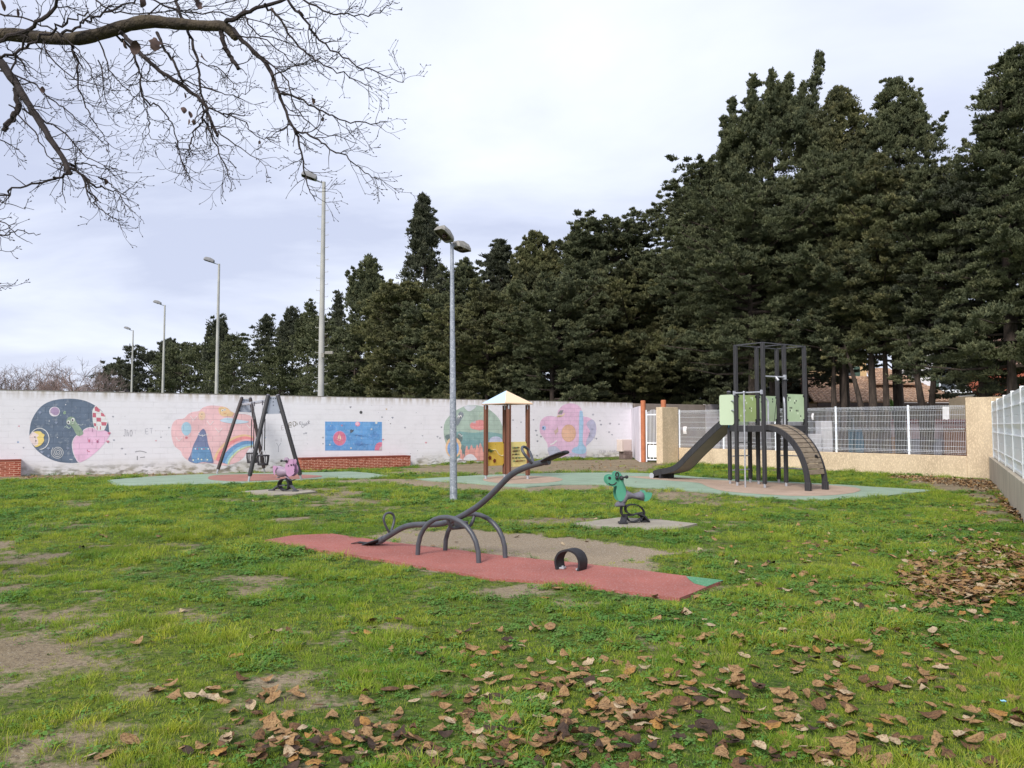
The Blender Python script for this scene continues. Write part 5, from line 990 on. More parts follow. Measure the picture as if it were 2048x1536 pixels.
# ------------------------------------------------------------------ double swing
a1, a2, b1, b2 = gp(496.5, 964), gp(603.5, 961), gp(433, 948), gp(529.5, 945)
ca, cb_ = (a1 + a2) / 2, (b1 + b2) / 2; swc = (ca + cb_) / 2; sw = empty('swing_frame', (swc.x, swc.y, float(G(swc.x, swc.y))), 'dark A-shaped swing frame with grey top plates on green surface', 'swing frame')
bd = (cb_ - ca); bd.z = 0; bd.normalize()
for (p0, p1, c, tops, mt) in ((a1, a2, ca, ((536.5, 790.5), (555.5, 790.5)), M['post']), (b1, b2, cb_, ((484, 795.2), (500.5, 796)), mat('brown_black_post', rgb(48, 40, 40), rgb(62, 52, 50), rough=.55, scale=5, stretch=(6, 6, .6), bump=.15, bscale=40))):
    T = []
    for q, (tx, ty) in ((p0, tops[0]), (p1, tops[1])):
        t = pp(tx, ty, c, bd); T.append(t); d = (t - q).normalized(); mb = MB(); mb.tube([q + d * .17, q + d * .18, t - d * .02, t], [.046, .06, .06, .046], 14); lg = mb.build('leg', mt, sw, smooth=True)
        mb = MB(); mb.cyl(q - V(0, 0, .05), q + d * .2, .03, 10); mb.build('foot', M['steel'], lg)
        mb = MB(); mb.tube([t, t + d * .03], [.055, .035], 14); mb.build('cap', M['greyplastic'], lg, smooth=True)
    d0 = (p0 - T[0]).normalized(); d1 = (p1 - T[1]).normalized(); L0 = .55
    A, B, C_, D = T[0] + d0 * .04, T[1] + d1 * .04, T[1] + d1 * L0, T[0] + d0 * L0; mb = MB()
    mb.prism([A + (B - A) * .1, B - (B - A) * .1, C_ - (C_ - D).normalized() * .04, D + (C_ - D).normalized() * .04], bd * .02); pl = mb.build('top_plate', mat('plate_paint', rgb(158, 164, 180), rgb(168, 174, 188), rough=.5), sw); mb = MB()
    for u, v in ((.3, .1), (.5, .1), (.7, .1), (.5, .3), (.5, .5), (.15, .9), (.85, .9)): q = A.lerp(B, u).lerp(D.lerp(C_, u), v); mb.cyl(q - bd * .012, q + bd * .03, .014, 8)
    mb.build('bolt', M['black'], pl)
ta = pp(545, 803, ca, bd); tb = pp(492, 805.5, cb_, bd); zb = (ta.z + tb.z) / 2; ta.z = tb.z = zb
mb = MB(); c = (ta + tb) / 2; mb.box(c, ((tb - ta).length - .05, .07, .09), bd, bev=.015); mb.build('top_beam', M['steel'], sw)
per = V(-bd.y, bd.x, 0)
for pxm, lb in ((527.5, 'black bucket swing seat hanging nearer the front A-frame'), (505.8, 'black bucket swing seat hanging nearer the rear A-frame')):
    n_ = per; r_ = ray(pxm, 830); r2 = V(r_.x, r_.y, 0); d2 = V(bd.x, bd.y, 0)
    den = r2.x * d2.y - r2.y * d2.x; t = (ta.x * d2.y - ta.y * d2.x) / den; q = V(r2.x * t, r2.y * t, 0); zs0 = pp(pxm, 930.5 if pxm > 520 else 926, q, V(0, 1, 0)).z; zs1 = pp(pxm, 911 if pxm > 520 else 906.5, q, V(0, 1, 0)).z
    e = empty('bucket_swing', (q.x, q.y, zb), lb, 'swing seat', 'bucket swings hanging from the frame')
    mb = MB(); rx, ry = .19, .175
    def oval(z, k): return [q + bd * (rx * k * math.cos(2 * math.pi * i / 20)) + per * (ry * k * math.sin(2 * math.pi * i / 20)) + V(0, 0, z) for i in range(21)]
    mb.tube(oval(zs1, 1), .02, 8, cap=False); mb.tube(oval(zs0 + .03, .82), .022, 8, cap=False)
    for i in range(0, 20, 2): a, b_ = oval(zs1, 1)[i], oval(zs0 + .03, .82)[i]; mb.tube([a, a.lerp(b_, .5) + (a - q - V(0, 0, zs1)) * .05, b_], .013, 6)
    mb.cyl(q + V(0, 0, zs0), q + V(0, 0, zs0 + .04), .15, 16); mb.build('bucket_seat', M['black'], e, smooth=True)
    for s in (-1, 1):
        top = q + bd * (s * .25) + V(0, 0, zb - .05); jn = q + bd * (s * .22) + V(0, 0, zs1 + .16); m1 = top.lerp(jn, .35); mb = MB()
        n = 26
        for k in range(n): u = top.lerp(m1, k / n); v = top.lerp(m1, (k + 1.3) / n); o_ = bd * .008 if k % 2 else per * .008; mb.tube([u + o_, v + o_], .0035, 4); mb.tube([u - o_, v - o_], .0035, 4)
        for s2 in (-1, 1): mb.cyl(jn, q + bd * (s * .17) + per * (s2 * .08) + V(0, 0, zs1), .005, 5)
        mb.build('chain', M['steel'], e); mb = MB(); mb.cyl(m1, jn, .015, 8); mb.build('chain_sleeve', M['black'], e)
        mb = MB(); mb.box(top + V(0, 0, .03), (.05, .05, .06), bd); mb.cyl(top - V(0, 0, .08), top, .02, 8); mb.build('hanger', M['greyplastic'], e)

# ------------------------------------------------------------------ spring rider: green dragon
def poly3(mb, tr, pts, off, th, n, sub=3, mi=0):
    P = [tr(x, y) + n * off for x, y in pts]; P = spline(P, sub, True) if sub else P; mb.prism(P, n * th, mi)
dp = gp(1268, 1049); dn = V(.18, -1, 0).normalized(); T6 = onp(C6, dp, dn)
dr = empty('dragon_spring_rider', (dp.x, dp.y, 0), 'green smiling dragon spring rider on a small concrete base', 'spring rider')
HD = [(386, 275), (392, 252), (410, 238), (435, 234), (462, 238), (468, 218), (482, 206), (497, 203), (512, 214), (530, 240), (545, 262), (544, 300), (556, 335), (569, 372), (568, 425), (552, 465), (525, 489), (502, 482), (484, 450), (476, 400), (484, 360), (478, 338), (455, 349), (425, 340), (400, 318), (388, 296)]
for s in (1, -1):
    mb = MB(); poly3(mb, T6, HD, s * .075 - .0075, .015, dn); hd = mb.build('head_panel', M['teal'], dr)
mb = MB(); poly3(mb, lambda x, y: T6(x + 7, y + 3), HD, .052, .012, dn); mb.build('rim_panel', M['black'], dr)
o_ = .075 + .011; mb = MB(); P = [T6(484 + 14 * math.cos(t), 232 + 20 * math.sin(t)) + dn * o_ for t in [2 * math.pi * k / 16 for k in range(17)]]; mb.tube(P, .011, 6, cap=False); mb.cyl(T6(412, 264) + dn * o_, T6(412, 264) + dn * (o_ + .008), .022, 14)
mb.tube(spline([T6(x, y) + dn * o_ for x, y in ((404, 314), (420, 327), (442, 330), (462, 322), (478, 304))], 3), .009, 6); mb.build('face', M['black'], dr, smooth=True)
mb = MB(); hc = T6(500, 262); 
mb.cyl(hc - dn * .2 + V(.1, 0, .02), hc + dn * .24, .016, 10)
for s_, k in ((-.2, .1), (.24, 0)): mb.sphere(hc + dn * s_ + V(k, 0, .02 if k else 0), .032, nu=12, nv=8)
mb.cyl(T6(515, 262) + dn * .08, T6(577, 256) + dn * .08, .014, 8); mb.sphere(T6(577, 256) + dn * .08, .028); mb.sphere(T6(480, 264) + dn * .1, .028); mb.sphere(T6(520, 262) + dn * .1, .032); mb.build('handlebar', M['black'], dr, smooth=True)
# moulded body: sections along the back
secs = [((510, 500), (540, 545), .07), ((540, 440), (570, 520), .085), ((572, 372), (600, 475), .10), ((620, 402), (640, 466), .12), ((660, 420), (680, 470), .13), ((700, 404), (712, 482), .12), ((735, 392), (745, 488), .09), ((752, 395), (760, 486), .05)]
def loft(secs, tr, n, seg=14):
    vs = []
    for (t, b_, w_) in secs:
        t, b_ = tr(*t), tr(*b_); c = (t + b_) / 2; u = (t - b_) / 2
        for k in range(seg): a = 2 * math.pi * k / seg; vs.append(c + u * math.cos(a) + n * (w_ * math.sin(a)))
    m = len(secs); return vs, [(i * seg + k, i * seg + (k + 1) % seg, (i + 1) * seg + (k + 1) % seg, (i + 1) * seg + k) for i in range(m - 1) for k in range(seg)] + [tuple(range(seg)), tuple((m - 1) * seg + k for k in range(seg))]
mb = MB(); mb.add(*loft(secs, T6, dn)); mb.build('saddle', M['greyplastic'], dr, smooth=True)
mb = MB(); mb.add(*loft([((485, 520), (485, 542), .05), ((510, 495), (512, 545), .12), ((545, 500), (548, 545), .12), ((570, 505), (572, 535), .06)], T6, dn)); mb.build('footrest', M['greyplastic'], dr, smooth=True)
TL = [(727, 400), (738, 386), (752, 385), (768, 402), (788, 415), (808, 405), (824, 411), (820, 442), (800, 472), (775, 487), (750, 488), (742, 450)]
for s in (1, -1): mb = MB(); poly3(mb, T6, TL, s * .05 - .006, .012, dn); mb.build('tail_panel', M['teal'], dr)
mb = MB(); poly3(mb, lambda x, y: T6(x + 6, y + 2), TL, -.008, .016, dn); mb.build('rim_panel', M['black'], dr)
mb = MB(); W6 = lambda w_: dn * w_
mb.strip(spline([T6(x, y) for x, y in ((543, 535), (538, 575), (545, 615), (575, 645), (600, 650))], 4), W6(.11), .014)
mb.strip(spline([T6(x, y) for x, y in ((590, 600), (578, 570), (590, 540), (630, 524), (685, 526), (730, 550), (756, 590), (750, 630), (715, 665), (670, 686), (625, 685), (600, 660))], 4), W6(.10), .014)
mb.strip(spline([T6(x, y) for x, y in ((575, 530), (580, 560), (600, 600), (650, 618), (700, 608), (745, 600))], 4), W6(.09), .012); mb.build('spring_band', M['black'], dr, smooth=True)
for pth in ([(640, 622), (575, 625), (540, 690), (536, 722)], [(700, 612), (742, 630), (775, 668), (778, 702)]):
    mb = MB(); P = [T6(x, y) for x, y in pth]; 
    if pth[0][0] == 640: P = [P[0], P[1], P[2] + dn * .08, P[3] + dn * .1]; P[3].z = .03
    else: P[-1] = P[-1] - dn * .05; P[-1].z = .03
    mb.strip(P, dn * .12 + V(.05, 0, 0), .025); f = P[-1]; mb.box((f.x, f.y, .045), (.14, .16, .03), None, bev=.004); mb.build('foot', M['black'], dr)

# ------------------------------------------------------------------ spring rider: pink
kp = gp(569, 984.5); kn = V(-.35, -1, 0).normalized(); T2 = onp(C2, kp, kn)
kr = empty('pink_spring_rider', (kp.x, kp.y, 0), 'pink animal spring rider with black handles on a small concrete base', 'spring rider')
PK = [(1548, 958), (1575, 953), (1592, 965), (1608, 953), (1626, 975), (1622, 1010), (1640, 1045), (1646, 1085), (1636, 1125), (1600, 1155), (1570, 1160), (1548, 1135), (1532, 1085), (1530, 1030), (1542, 1000)]
for s in (1, -1): mb = MB(); poly3(mb, T2, PK, s * .07 - .0075, .015, kn); mb.build('head_panel', M['pink'], kr)
mb = MB(); P = T2(1548, 958) + kn * .06; mb.cyl(P, P + kn * .04, .055, 16); mb.build('ear', mat('ear_purple', rgb(160, 140, 160)), kr)
mb = MB(); h0 = T2(1552, 975); h1 = T2(1494, 972); mb.cyl(h0 + kn * .1, h1 + kn * .1, .018, 10); mb.sphere(h1 + kn * .1, .03); mb.sphere(h0 + kn * .1, .032); mb.cyl(h0 - kn * .1, h0 + kn * .1, .018, 8); mb.build('handlebar', M['black'], kr, smooth=True)
mb = MB()
for x, y, r in ((1606, 1022, .02), (1630, 1020, .016), (1572, 1032, .014)): mb.cyl(T2(x, y) + kn * .075, T2(x, y) + kn * .09, r, 10)
mb.tube([T2(1640, 1068) + kn * .08, T2(1648, 1085) + kn * .08, T2(1640, 1105) + kn * .08], .008, 5); mb.build('face', M['black'], kr)
gp2 = mat('mauve_body', rgb(160, 138, 158), rgb(140, 122, 142), rough=.5); mb = MB(); mb.add(*loft([((1410, 1035), (1425, 1160), .08), ((1440, 1032), (1450, 1168), .12), ((1480, 1048), (1490, 1165), .13), ((1520, 1055), (1520, 1150), .12), ((1545, 1060), (1545, 1160), .08)], T2, kn)); mb.build('saddle', gp2, kr, smooth=True)
mb = MB(); poly3(mb, T2, [(1400, 1040), (1420, 1030), (1450, 1045), (1430, 1085), (1425, 1140), (1408, 1120)], .12, .012, kn); mb.build('tail_panel', M['pink'], kr)
mb = MB(); mb.add(*loft([((1505, 1140), (1515, 1160), .05), ((1525, 1150), (1535, 1185), .04), ((1545, 1180), (1560, 1200), .03)], T2, kn)); mb.cyl(T2(1408, 1178) - kn * .1, T2(1440, 1168) + kn * .1, .015, 8); mb.build('footrest', gp2, kr, smooth=True)
mb = MB(); ring = [T2(1505 + 66 * math.cos(t), 1258 + 68 * math.sin(t)) for t in [2 * math.pi * k / 24 for k in range(25)]]; mb.strip(ring, kn * .16, .014); mb.strip(spline([T2(x, y) for x, y in ((1540, 1185), (1560, 1200), (1590, 1212), (1620, 1200))], 3), kn * .1, .012); mb.strip(spline([T2(x, y) for x, y in ((1530, 1180), (1545, 1215), (1560, 1260), (1550, 1300))], 3), kn * .15, .014); mb.build('spring_band', M['black'], kr, smooth=True)
for pth in ([(1520, 1268), (1430, 1272), (1350, 1332), (1345, 1352)], [(1550, 1262), (1580, 1275), (1630, 1325), (1632, 1345)]):
    mb = MB(); P = [T2(x, y) for x, y in pth]; P[-1].z = .04; mb.strip(P, kn * .1, .03); mb.box((P[-1].x, P[-1].y, .045), (.12, .14, .03), bev=.004); mb.build('foot', M['dark_metal'], kr)

# ------------------------------------------------------------------ playhouse
pl_, pr_ = gp(971.7, 959.5), gp(1055.5, 959.5); pc = (pl_ + pr_) / 2; hw = (pr_ - pl_).length / 2
pb_, pf_ = V(pp(1009.5, 900, V(0, pc.y + .6, 0), V(0, 1, 0)).x, pc.y + .6, 0), V(pp(1017.5, 900, V(0, pc.y - .58, 0), V(0, 1, 0)).x, pc.y - .58, 0)
pg = pl_.z; ph = empty('playhouse', (pc.x, pc.y, pg), 'small open playhouse with brown posts, yellow play panels and a pastel pyramid roof', 'playhouse')
ptop = zat(1010, 810, pc.y); rz0 = zat(1010, 806.5, pc.y)
for q in (pl_, pr_, pb_, pf_):
    g_ = float(G(q.x, q.y)); mb = MB(); dq = (V(pc.x, pc.y, 0) - V(q.x, q.y, 0)).normalized(); dd = (dq + V(-dq.y, dq.x, 0)).normalized()
    for i, j in ((-1, -1), (-1, 1), (1, -1), (1, 1)): mb.box((q.x + dd.x * i * .029 - dd.y * j * .029, q.y + dd.y * i * .029 + dd.x * j * .029, (g_ + .13 + ptop) / 2), (.052, .052, ptop - g_ - .13), dd, bev=.014)
    mb.box((q.x, q.y, (g_ + .13 + ptop) / 2), (.09, .09, ptop - g_ - .16), dd); ps = mb.build('post', M['brown_post'], ph)
    mb = MB(); mb.cyl((q.x, q.y, g_ - .05), (q.x, q.y, g_ + .16), .038, 12); mb.build('foot', M['steel'], ps); mb = MB(); mb.box((q.x, q.y - .062, ptop - .07), (.04, .02, .12), dd); mb.cyl((q.x, q.y, ptop - .02), (q.x, q.y, rz0 + .03), .012, 8); mb.build('bracket', M['steel'], ps)
cl_, cr_ = yp(964, 806.3, pc.y), yp(1065, 806.3, pc.y); cf_ = V(pp(1010, 806, V(0, pc.y - .75, 0), V(0, 1, 0)).x, pc.y - .75, rz0); cb2 = V(pp(1009, 806, V(0, pc.y + .75, 0), V(0, 1, 0)).x, pc.y + .75, rz0); cl_.z = cr_.z = rz0; ap_ = yp(1012.5, 781, pc.y)
RC = [mat('roof_blue', rgb(176, 200, 228, 1.0), rough=.5), mat('roof_cream', rgb(234, 204, 172, 1.0), rough=.5), mat('roof_trim', rgb(206, 172, 140, 1.0), rough=.6)]
mb = MB(); low = V(0, 0, -.012); cs_ = [cl_, cf_, cr_, cb2]
for i in range(4): a, b_ = cs_[i], cs_[(i + 1) % 4]; mb.add([a, b_, ap_, a + low, b_ + low, ap_ + low * 3], [(0, 1, 2), (5, 4, 3), (0, 3, 4, 1)], [0, 1, 0, 1][i])
mb.build('roof', RC, ph, fix=False); mb = MB()
for i in range(4): a, b_ = cs_[i], cs_[(i + 1) % 4]; mb.tube([a + low * 2, b_ + low * 2], .014, 6)
mb.build('roof_trim', RC[2], ph)
def panel4(a, b_, x0y, m, nm, deco, off):
    z1, z0 = x0y; d = (b_ - a); d.z = 0; ln = d.length; d.normalize(); n = V(d.y, -d.x, 0); n = n if n.y < 0 else -n; s0, s1 = .05, ln - .05; mb = MB(); q = a + d * (ln / 2); mb.box((q.x, q.y, (z0 + z1) / 2), (s1 - s0, .018, z1 - z0), d, bev=.006); pn = mb.build(nm, m, ph)
    P = lambda u, v, o=.014: V(a.x, a.y, 0) + d * (s0 + (s1 - s0) * u) + V(0, 0, z1 + (z0 - z1) * v) + n * o
    deco(P, pn, d, n)
    mb = MB()
    for u in (.0, 1.0):
        for v in (.03, .97): q = P(u, v, .0); mb.box(q, (.06, .035, .05), d)
    mb.build('clamp', M['black'], pn)
zy = lambda y4, Y: zat(1010, C4(0, y4)[1], Y)
def deco1(P, pn, d, n):
    mb = MB(); mb.tube(spline([P(.3, .34), P(.48, .33), P(.6, .42), P(.68, .52), P(.85, .59), P(1 - .05, .57)], 4), .012, 6); mb.build('groove', mat('pale_groove', rgb(236, 226, 190)), pn, smooth=True)
    mb = MB()
    for (u, v) in ((.15, .66), (.42, .79)):
        c = P(u, v)
        for k in range(5): a = k * 1.257 + .5; q = c + d * (.04 * math.cos(a)) + V(0, 0, .04 * math.sin(a)); mb.cyl(q, q + n * .012, .024, 8)
        mb.cyl(c, c + n * .014, .026, 8)
    mb.build('flower', mat('brown_flower', rgb(120, 60, 40)), pn); mb = MB(); mb.cyl(P(.1, .34), P(.1, .34) + n * .03, .045, 10); mb.cyl(P(.2, .38), P(.2, .38) + n * .03, .04, 10); mb.sphere(P(.3, .36) + n * .02, .025); mb.cyl(P(.2, .18), P(.2, .18) + n * .004, .008, 6); mb.cyl(P(.48, .1), P(.48, .1) + n * .004, .008, 6); mb.build('slider', mat('dark_green_slider', rgb(72, 88, 48)), pn)
def deco2(P, pn, d, n):
    mb = MB(); cm = [mat('bead_green', rgb(96, 120, 88)), mat('bead_brown', rgb(110, 72, 48)), mat('bead_dark', rgb(50, 60, 52))]; rows = ((.23, (0, 1, 0, 0, 1), .14), (.365, (1, 2, 1, 2), .14), (.5, (1, 2), .14), (.64, (1, 2, 0), .14), (.77, (0, 1), .2))
    for v, bs, u0 in rows:
        mb.tube([P(u0 + .02, v, .02), P(.9 if v > .6 else .55, v, .02)], .007, 5, mi=2)
        for k, b_ in enumerate(bs): q = P(u0 + .07 * k + (.02 if v < .45 else .12 * k), v, .03); mb.sphere(q, .024, mi=b_)
    mb.tube([P(.3, .77, .02), P(.75, .77, .02)], .014, 6, mi=1); mb.build('beads', cm, pn, smooth=True)
panel4(pl_, pb_, (zy(705, (pl_.y + pb_.y) / 2), zy(975, (pl_.y + pb_.y) / 2)), M['yellow'], 'play_panel', deco1, 0)
panel4(pf_, pr_, (zy(703, (pf_.y + pr_.y) / 2), zy(985, (pf_.y + pr_.y) / 2)), M['cream'], 'play_panel', deco2, 0)

# ------------------------------------------------------------------ climbing tower with slide
O = gp(1474.8, 973); O2 = gp(1534, 977.8); O3 = gp(1575, 975)
tb_ = (O2 - O); tb_.z = 0; bl = tb_.length; tb_.normalize(); ta_ = V(-tb_.y, tb_.x, 0)
al = .86; bl = .86
O = V(O.x, O.y, 0); TP = lambda u, v, z=0: O + ta_ * (u * al) + tb_ * (v * bl) + V(0, 0, z)
O_y = O.y; ztop = zat(1475, 691.5, O.y); zd = zat(1475, 850, O.y); print('tower', ztop, zd, bl)
tw = empty('climbing_tower', TP(.8, .5), 'dark grey climbing tower with light green panels, slide and curved plank ramp', 'play tower')
def tpost(q, z1, cap=False, z0=.12):
    mb = MB()
    for i, j in ((-1, -1), (-1, 1), (1, -1), (1, 1)): mb.box((q.x + (ta_.x * i + tb_.x * j) * .024, q.y + (ta_.y * i + tb_.y * j) * .024, (z0 + z1) / 2), (.042, .042, z1 - z0), ta_, bev=.01)
    mb.box((q.x, q.y, (z0 + z1) / 2), (.076, .076, z1 - z0 - .02), ta_); ps = mb.build('post', M['post'], tw)
    mb = MB(); mb.cyl((q.x, q.y, -.05), (q.x, q.y, z0 + .02), .032, 12); mb.build('foot', M['steel'], ps)
    if cap: mb = MB(); mb.sphere((q.x, q.y, z1), .062, sc_=(1, 1, .5)); mb.build('cap', M['greyplastic'], ps, smooth=True)
for (u, v) in ((0, 0), (0, 1), (1, 1), (2, 1), (1, 0), (2, 0)): tpost(TP(u, v), ztop)
P0 = gp(1460.5, 969); P7 = gp(1501, 966.5); P0.z = P7.z = 0
tpost(P0, zat(1460, 784, P0.y), True); tpost(P7, zd - .05)
mb = MB()
for (a, b_) in (((0, 0), (0, 1)), ((0, 1), (2, 1)), ((2, 1), (2, 0)), ((2, 0), (0, 0)), ((1, 0), (1, 1))): mb.box((TP(*a) + TP(*b_)) / 2 + V(0, 0, ztop + .012), ((TP(*b_) - TP(*a)).length + .08, .03, .022), TP(*b_) - TP(*a))
mb.build('top_frame', M['dark_metal'], tw)
mb = MB(); 
for (a, b_) in ((TP(0, 0), TP(0, 1)), (TP(0, 1), TP(2, 1)), (TP(2, 1), TP(2, 0)), (TP(2, 0), TP(0, 0)), (P0, P7), (P0, TP(0, 0)), (P7, TP(1, 0))): d = (b_ - a); mb.box((a + b_) / 2 + V(0, 0, zd - .095), (d.length - .1, .05, .16), d, bev=.006)
mb.build('deck_beam', M['post'], tw)
mb = MB(); mb.prism([TP(.02, .03, zd - .012), TP(.02, .97, zd - .012), TP(1.98, .97, zd - .012), TP(1.98, .03, zd - .012)], V(0, 0, -.03)); dk = [P0, TP(0, 0), TP(1, 0), P7]; mb.prism([V(q.x, q.y, zd - .013) for q in dk], V(0, 0, -.03)); mb.build('deck', mat('deck_board', rgb(120, 116, 110), rough=.9), tw)
def gpanel(a, b_, z0, z1, holes, m=M['green_panel'], r=.04, inset=.06):
    d = (b_ - a); d.z = 0; ln = d.length; d.normalize(); n = V(d.y, -d.x, 0); n = n if n.y < 0 else -n; x0, x1 = inset, ln - inset; pts = []
    for cx, cz, a0 in ((x1 - r, z1 - r, 0), (x0 + r, z1 - r, 90), (x0 + r, z0 + r, 180), (x1 - r, z0 + r, 270)):
        for k in range(4): t = R(a0 + 30 * k); pts.append(V(a.x, a.y, 0) + d * (cx + r * math.cos(t)) + V(0, 0, cz + r * math.sin(t)))
    mb = MB(); mb.prism([p_ - n * .009 for p_ in pts], n * .018); pn = mb.build('panel', m, tw)
    if holes:
        mb = MB()
        for (u, v, dk_) in holes: q = V(a.x, a.y, 0) + d * (x0 + (x1 - x0) * u) + V(0, 0, z1 + (z0 - z1) * v); mb.box(q, (.036, .0215, .046), d, mi=dk_)
        mb.build('cut_outs', [mat('pale_hole', rgb(216, 226, 200)), M['black']], pn)
    mb = MB()
    for u in (.02, .98):
        for v in (.06, .94): mb.box(V(a.x, a.y, 0) + d * (x0 + (x1 - x0) * u) + V(0, 0, z1 + (z0 - z1) * v), (.06, .04, .05), d)
    if r < .06: mb.build('clamp', M['black'], pn)
hz = lambda y7, Y: zat(1500, C7(0, y7)[1], Y)
gpanel(TP(0, 0), TP(1, 0), hz(760, TP(.5, 0).y), hz(527, TP(.5, 0).y), [(.72, .1, 0), (.8, .1, 0), (.8, .17, 0), (.4, .2, 0), (.47, .3, 0), (.65, .5, 1), (.73, .5, 0), (.73, .6, 0), (.4, .58, 0), (.15, .78, 0)], mat('olive_green_panel', rgb(162, 184, 118, .9), rgb(172, 192, 130, .9), rough=.45, scale=3))
gpanel(TP(1, 0), TP(2, 0), hz(758, TP(1.5, 0).y), hz(535, TP(1.5, 0).y), [(.12, .24, 1), (.78, .12, 1), (.78, .22, 1), (.1, .62, 0)])
gpanel(TP(1, 1), TP(2, 1), hz(760, TP(1.5, 1).y), hz(520, TP(1.5, 1).y), [(.12, .14, 1), (.2, .14, 1), (.12, .22, 1), (.2, .22, 0), (.55, .24, 1), (.47, .24, 0), (.47, .32, 1), (.2, .5, 1), (.29, .5, 1), (.2, .6, 1), (.29, .6, 0), (.55, .6, 1), (.64, .6, 1), (.64, .7, 0), (.8, .8, 1), (.8, .87, 0)])
# side cheek next to the slide
sl = empty('x', (0, 0, 0)); bpy.data.objects.remove(sl)
EL = gp(1305, 957.5); ER = gp(1339.5, 957); EL.z = ER.z = 0; se = -tb_; wv = (ER - EL); wv = ta_ * .56
# near-left upper edge traced in the slide's own vertical plane
T7 = onp(C7, EL, ta_)
up_e = [T7(x, y) for x, y in ((718, 742), (690, 758), (640, 803), (600, 841), (500, 940), (400, 1040), (340, 1106), (300, 1140), (260, 1158), (200, 1170), (150, 1180), (112, 1192))]
up_e = spline(up_e, 2); n = len(up_e); th = .17; mb = MB(); low_ = []
for i, q in enumerate(up_e):
    t = (up_e[min(i + 1, n - 1)] - up_e[max(i - 1, 0)]).normalized(); nn = t.cross(ta_).normalized(); nn = nn if nn.z < 0 else -nn; low_.append(q + nn * (th if i > 1 else th))
W_ = .56
def ribbon(mb, A, B): mb.add(A + B, [(i, i + 1, len(A) + i + 1, len(A) + i) for i in range(len(A) - 1)])
for s in (0, W_):
    A = [q + ta_ * s for q in up_e]; B = [q + ta_ * s for q in low_]; A2 = [q + ta_ * .02 for q in A]; B2 = [q + ta_ * .02 for q in B]; mb = MB(); ribbon(mb, A, B); ribbon(mb, B2, A2); ribbon(mb, A2, A); ribbon(mb, B, B2); mb.add([A[-1], B[-1], B2[-1], A2[-1]], [(0, 1, 2, 3)]); mb.add([A[0], B[0], B2[0], A2[0]], [(0, 1, 2, 3)]); sside = mb.build('slide_side', M['post'], tw, smooth=True)
mb = MB(); bd0 = [q.lerp(p_, .72) + ta_ * .02 for q, p_ in zip(up_e, low_)]; bd1 = [q + ta_ * (W_ - .02) for q in bd0]; und0 = [p_ - (p_ - q) * .03 + ta_ * .021 for q, p_ in zip(up_e, low_)]; und1 = [q + ta_ * (W_ - .022) for q in und0]
ribbon(mb, bd0, bd1); ribbon(mb, und1, und0); mb.build('slide_bed', M['slideunder'], tw, smooth=True)
mb = MB(); q = (EL + ta_ * -.01); mb.cyl(q + V(0, 0, .09) - ta_ * .02, q + V(0, 0, .09) + ta_ * (W_ + .04), .085, 20); mb.build('slide_foot', M['black'], tw, smooth=True)
mb = MB(); mb.cyl(q + V(0, 0, .09) - ta_ * .035, q + V(0, 0, .09) - ta_ * .018, .088, 20); mb.build('foot_cap', mat('grey_cap', rgb(170, 174, 182)), tw, smooth=True)
mb = MB(); c = ER + tb_ * .35 + ta_ * .05; mb.box(EL + tb_ * .3 + ta_ * (W_ / 2) + V(0, 0, .07), (W_ + .02, .08, .15), ta_, bev=.01); mb.build('slide_support', M['black'], tw)
cT = T7(720, 660); zc0, zc1 = pp(1450, 850, cT, V(0, 1, 0)).z, pp(1450, 790, cT, V(0, 1, 0)).z; chk = mat('pale_green_panel', rgb(196, 212, 182, .9), rough=.45)
for s in (-.02, W_ + .02):
    q0 = up_e[0] + ta_ * s; pts = []; r = .06; a0 = q0 + se * .06; b0 = q0 - se * .36
    for cx, cz, an in ((.36, zc1 - r, 0), (r - .06, zc1 - r, 90), (r - .06, zc0 + r, 180), (.36, zc0 + r, 270)):
        for k in range(4): t = R(an + 30 * k); pts.append(V(q0.x, q0.y, 0) - se * (cx + r * math.cos(t) * 1) + V(0, 0, cz + r * math.sin(t)))
    mb = MB(); mb.prism(pts, ta_ * .016); mb.build('slide_cheek', chk, tw)
mb = MB(); q = P0 - V(0, .058, 0); mb.box(q + V(0, 0, zat(1460, 852, P0.y)), (.08, .012, .08), V(1, 0, 0), bev=.002); mb.build('blue_plate', mat('blue_plate', rgb(60, 160, 220)), tw)
# rails, fireman's pole, ladder rungs
mb = MB(); zr = zat(1500, 785.3, TP(0, .5).y); a, b_ = TP(0, 0, zr) + ta_ * -.06, TP(0, 1, zr) + ta_ * -.06; mb.tube([a, b_], .021, 10); mb.box(a, (.05, .07, .11), tb_); mb.box(b_, (.05, .07, .11), tb_); mb.build('grab_rail', M['steel'], tw, smooth=True)
fp = gp(1490.8, 976.5); mb = MB(); zt_ = zr; mid = TP(0, .42, zr) - ta_ * .06; mb.tube([V(fp.x, fp.y, 0), V(fp.x, fp.y, zr - .03), V(fp.x, fp.y, zr)], .02, 12); mb.tube([V(fp.x, fp.y, zr), V(mid.x, mid.y, zr)], .02, 10); mb.sphere((fp.x, fp.y, zr), .035); mb.build('sliding_pole', M['steel'], tw, smooth=True)
mb = MB(); z2 = zat(1555, 753.5, TP(.5, 1).y); a, b_ = TP(0, 1, z2), TP(1, 1, z2) - tb_ * -.05; mb.tube([a, b_ - ta_ * .04], .02, 10); m_p = a.lerp(b_, .55); mb.tube([m_p, m_p + tb_ * .08 + V(0, 0, -.1)], .03, 10); mb.box(b_ - ta_ * .05, (.05, .07, .12), ta_); mb.build('rope_bar', M['steel'], tw, smooth=True)
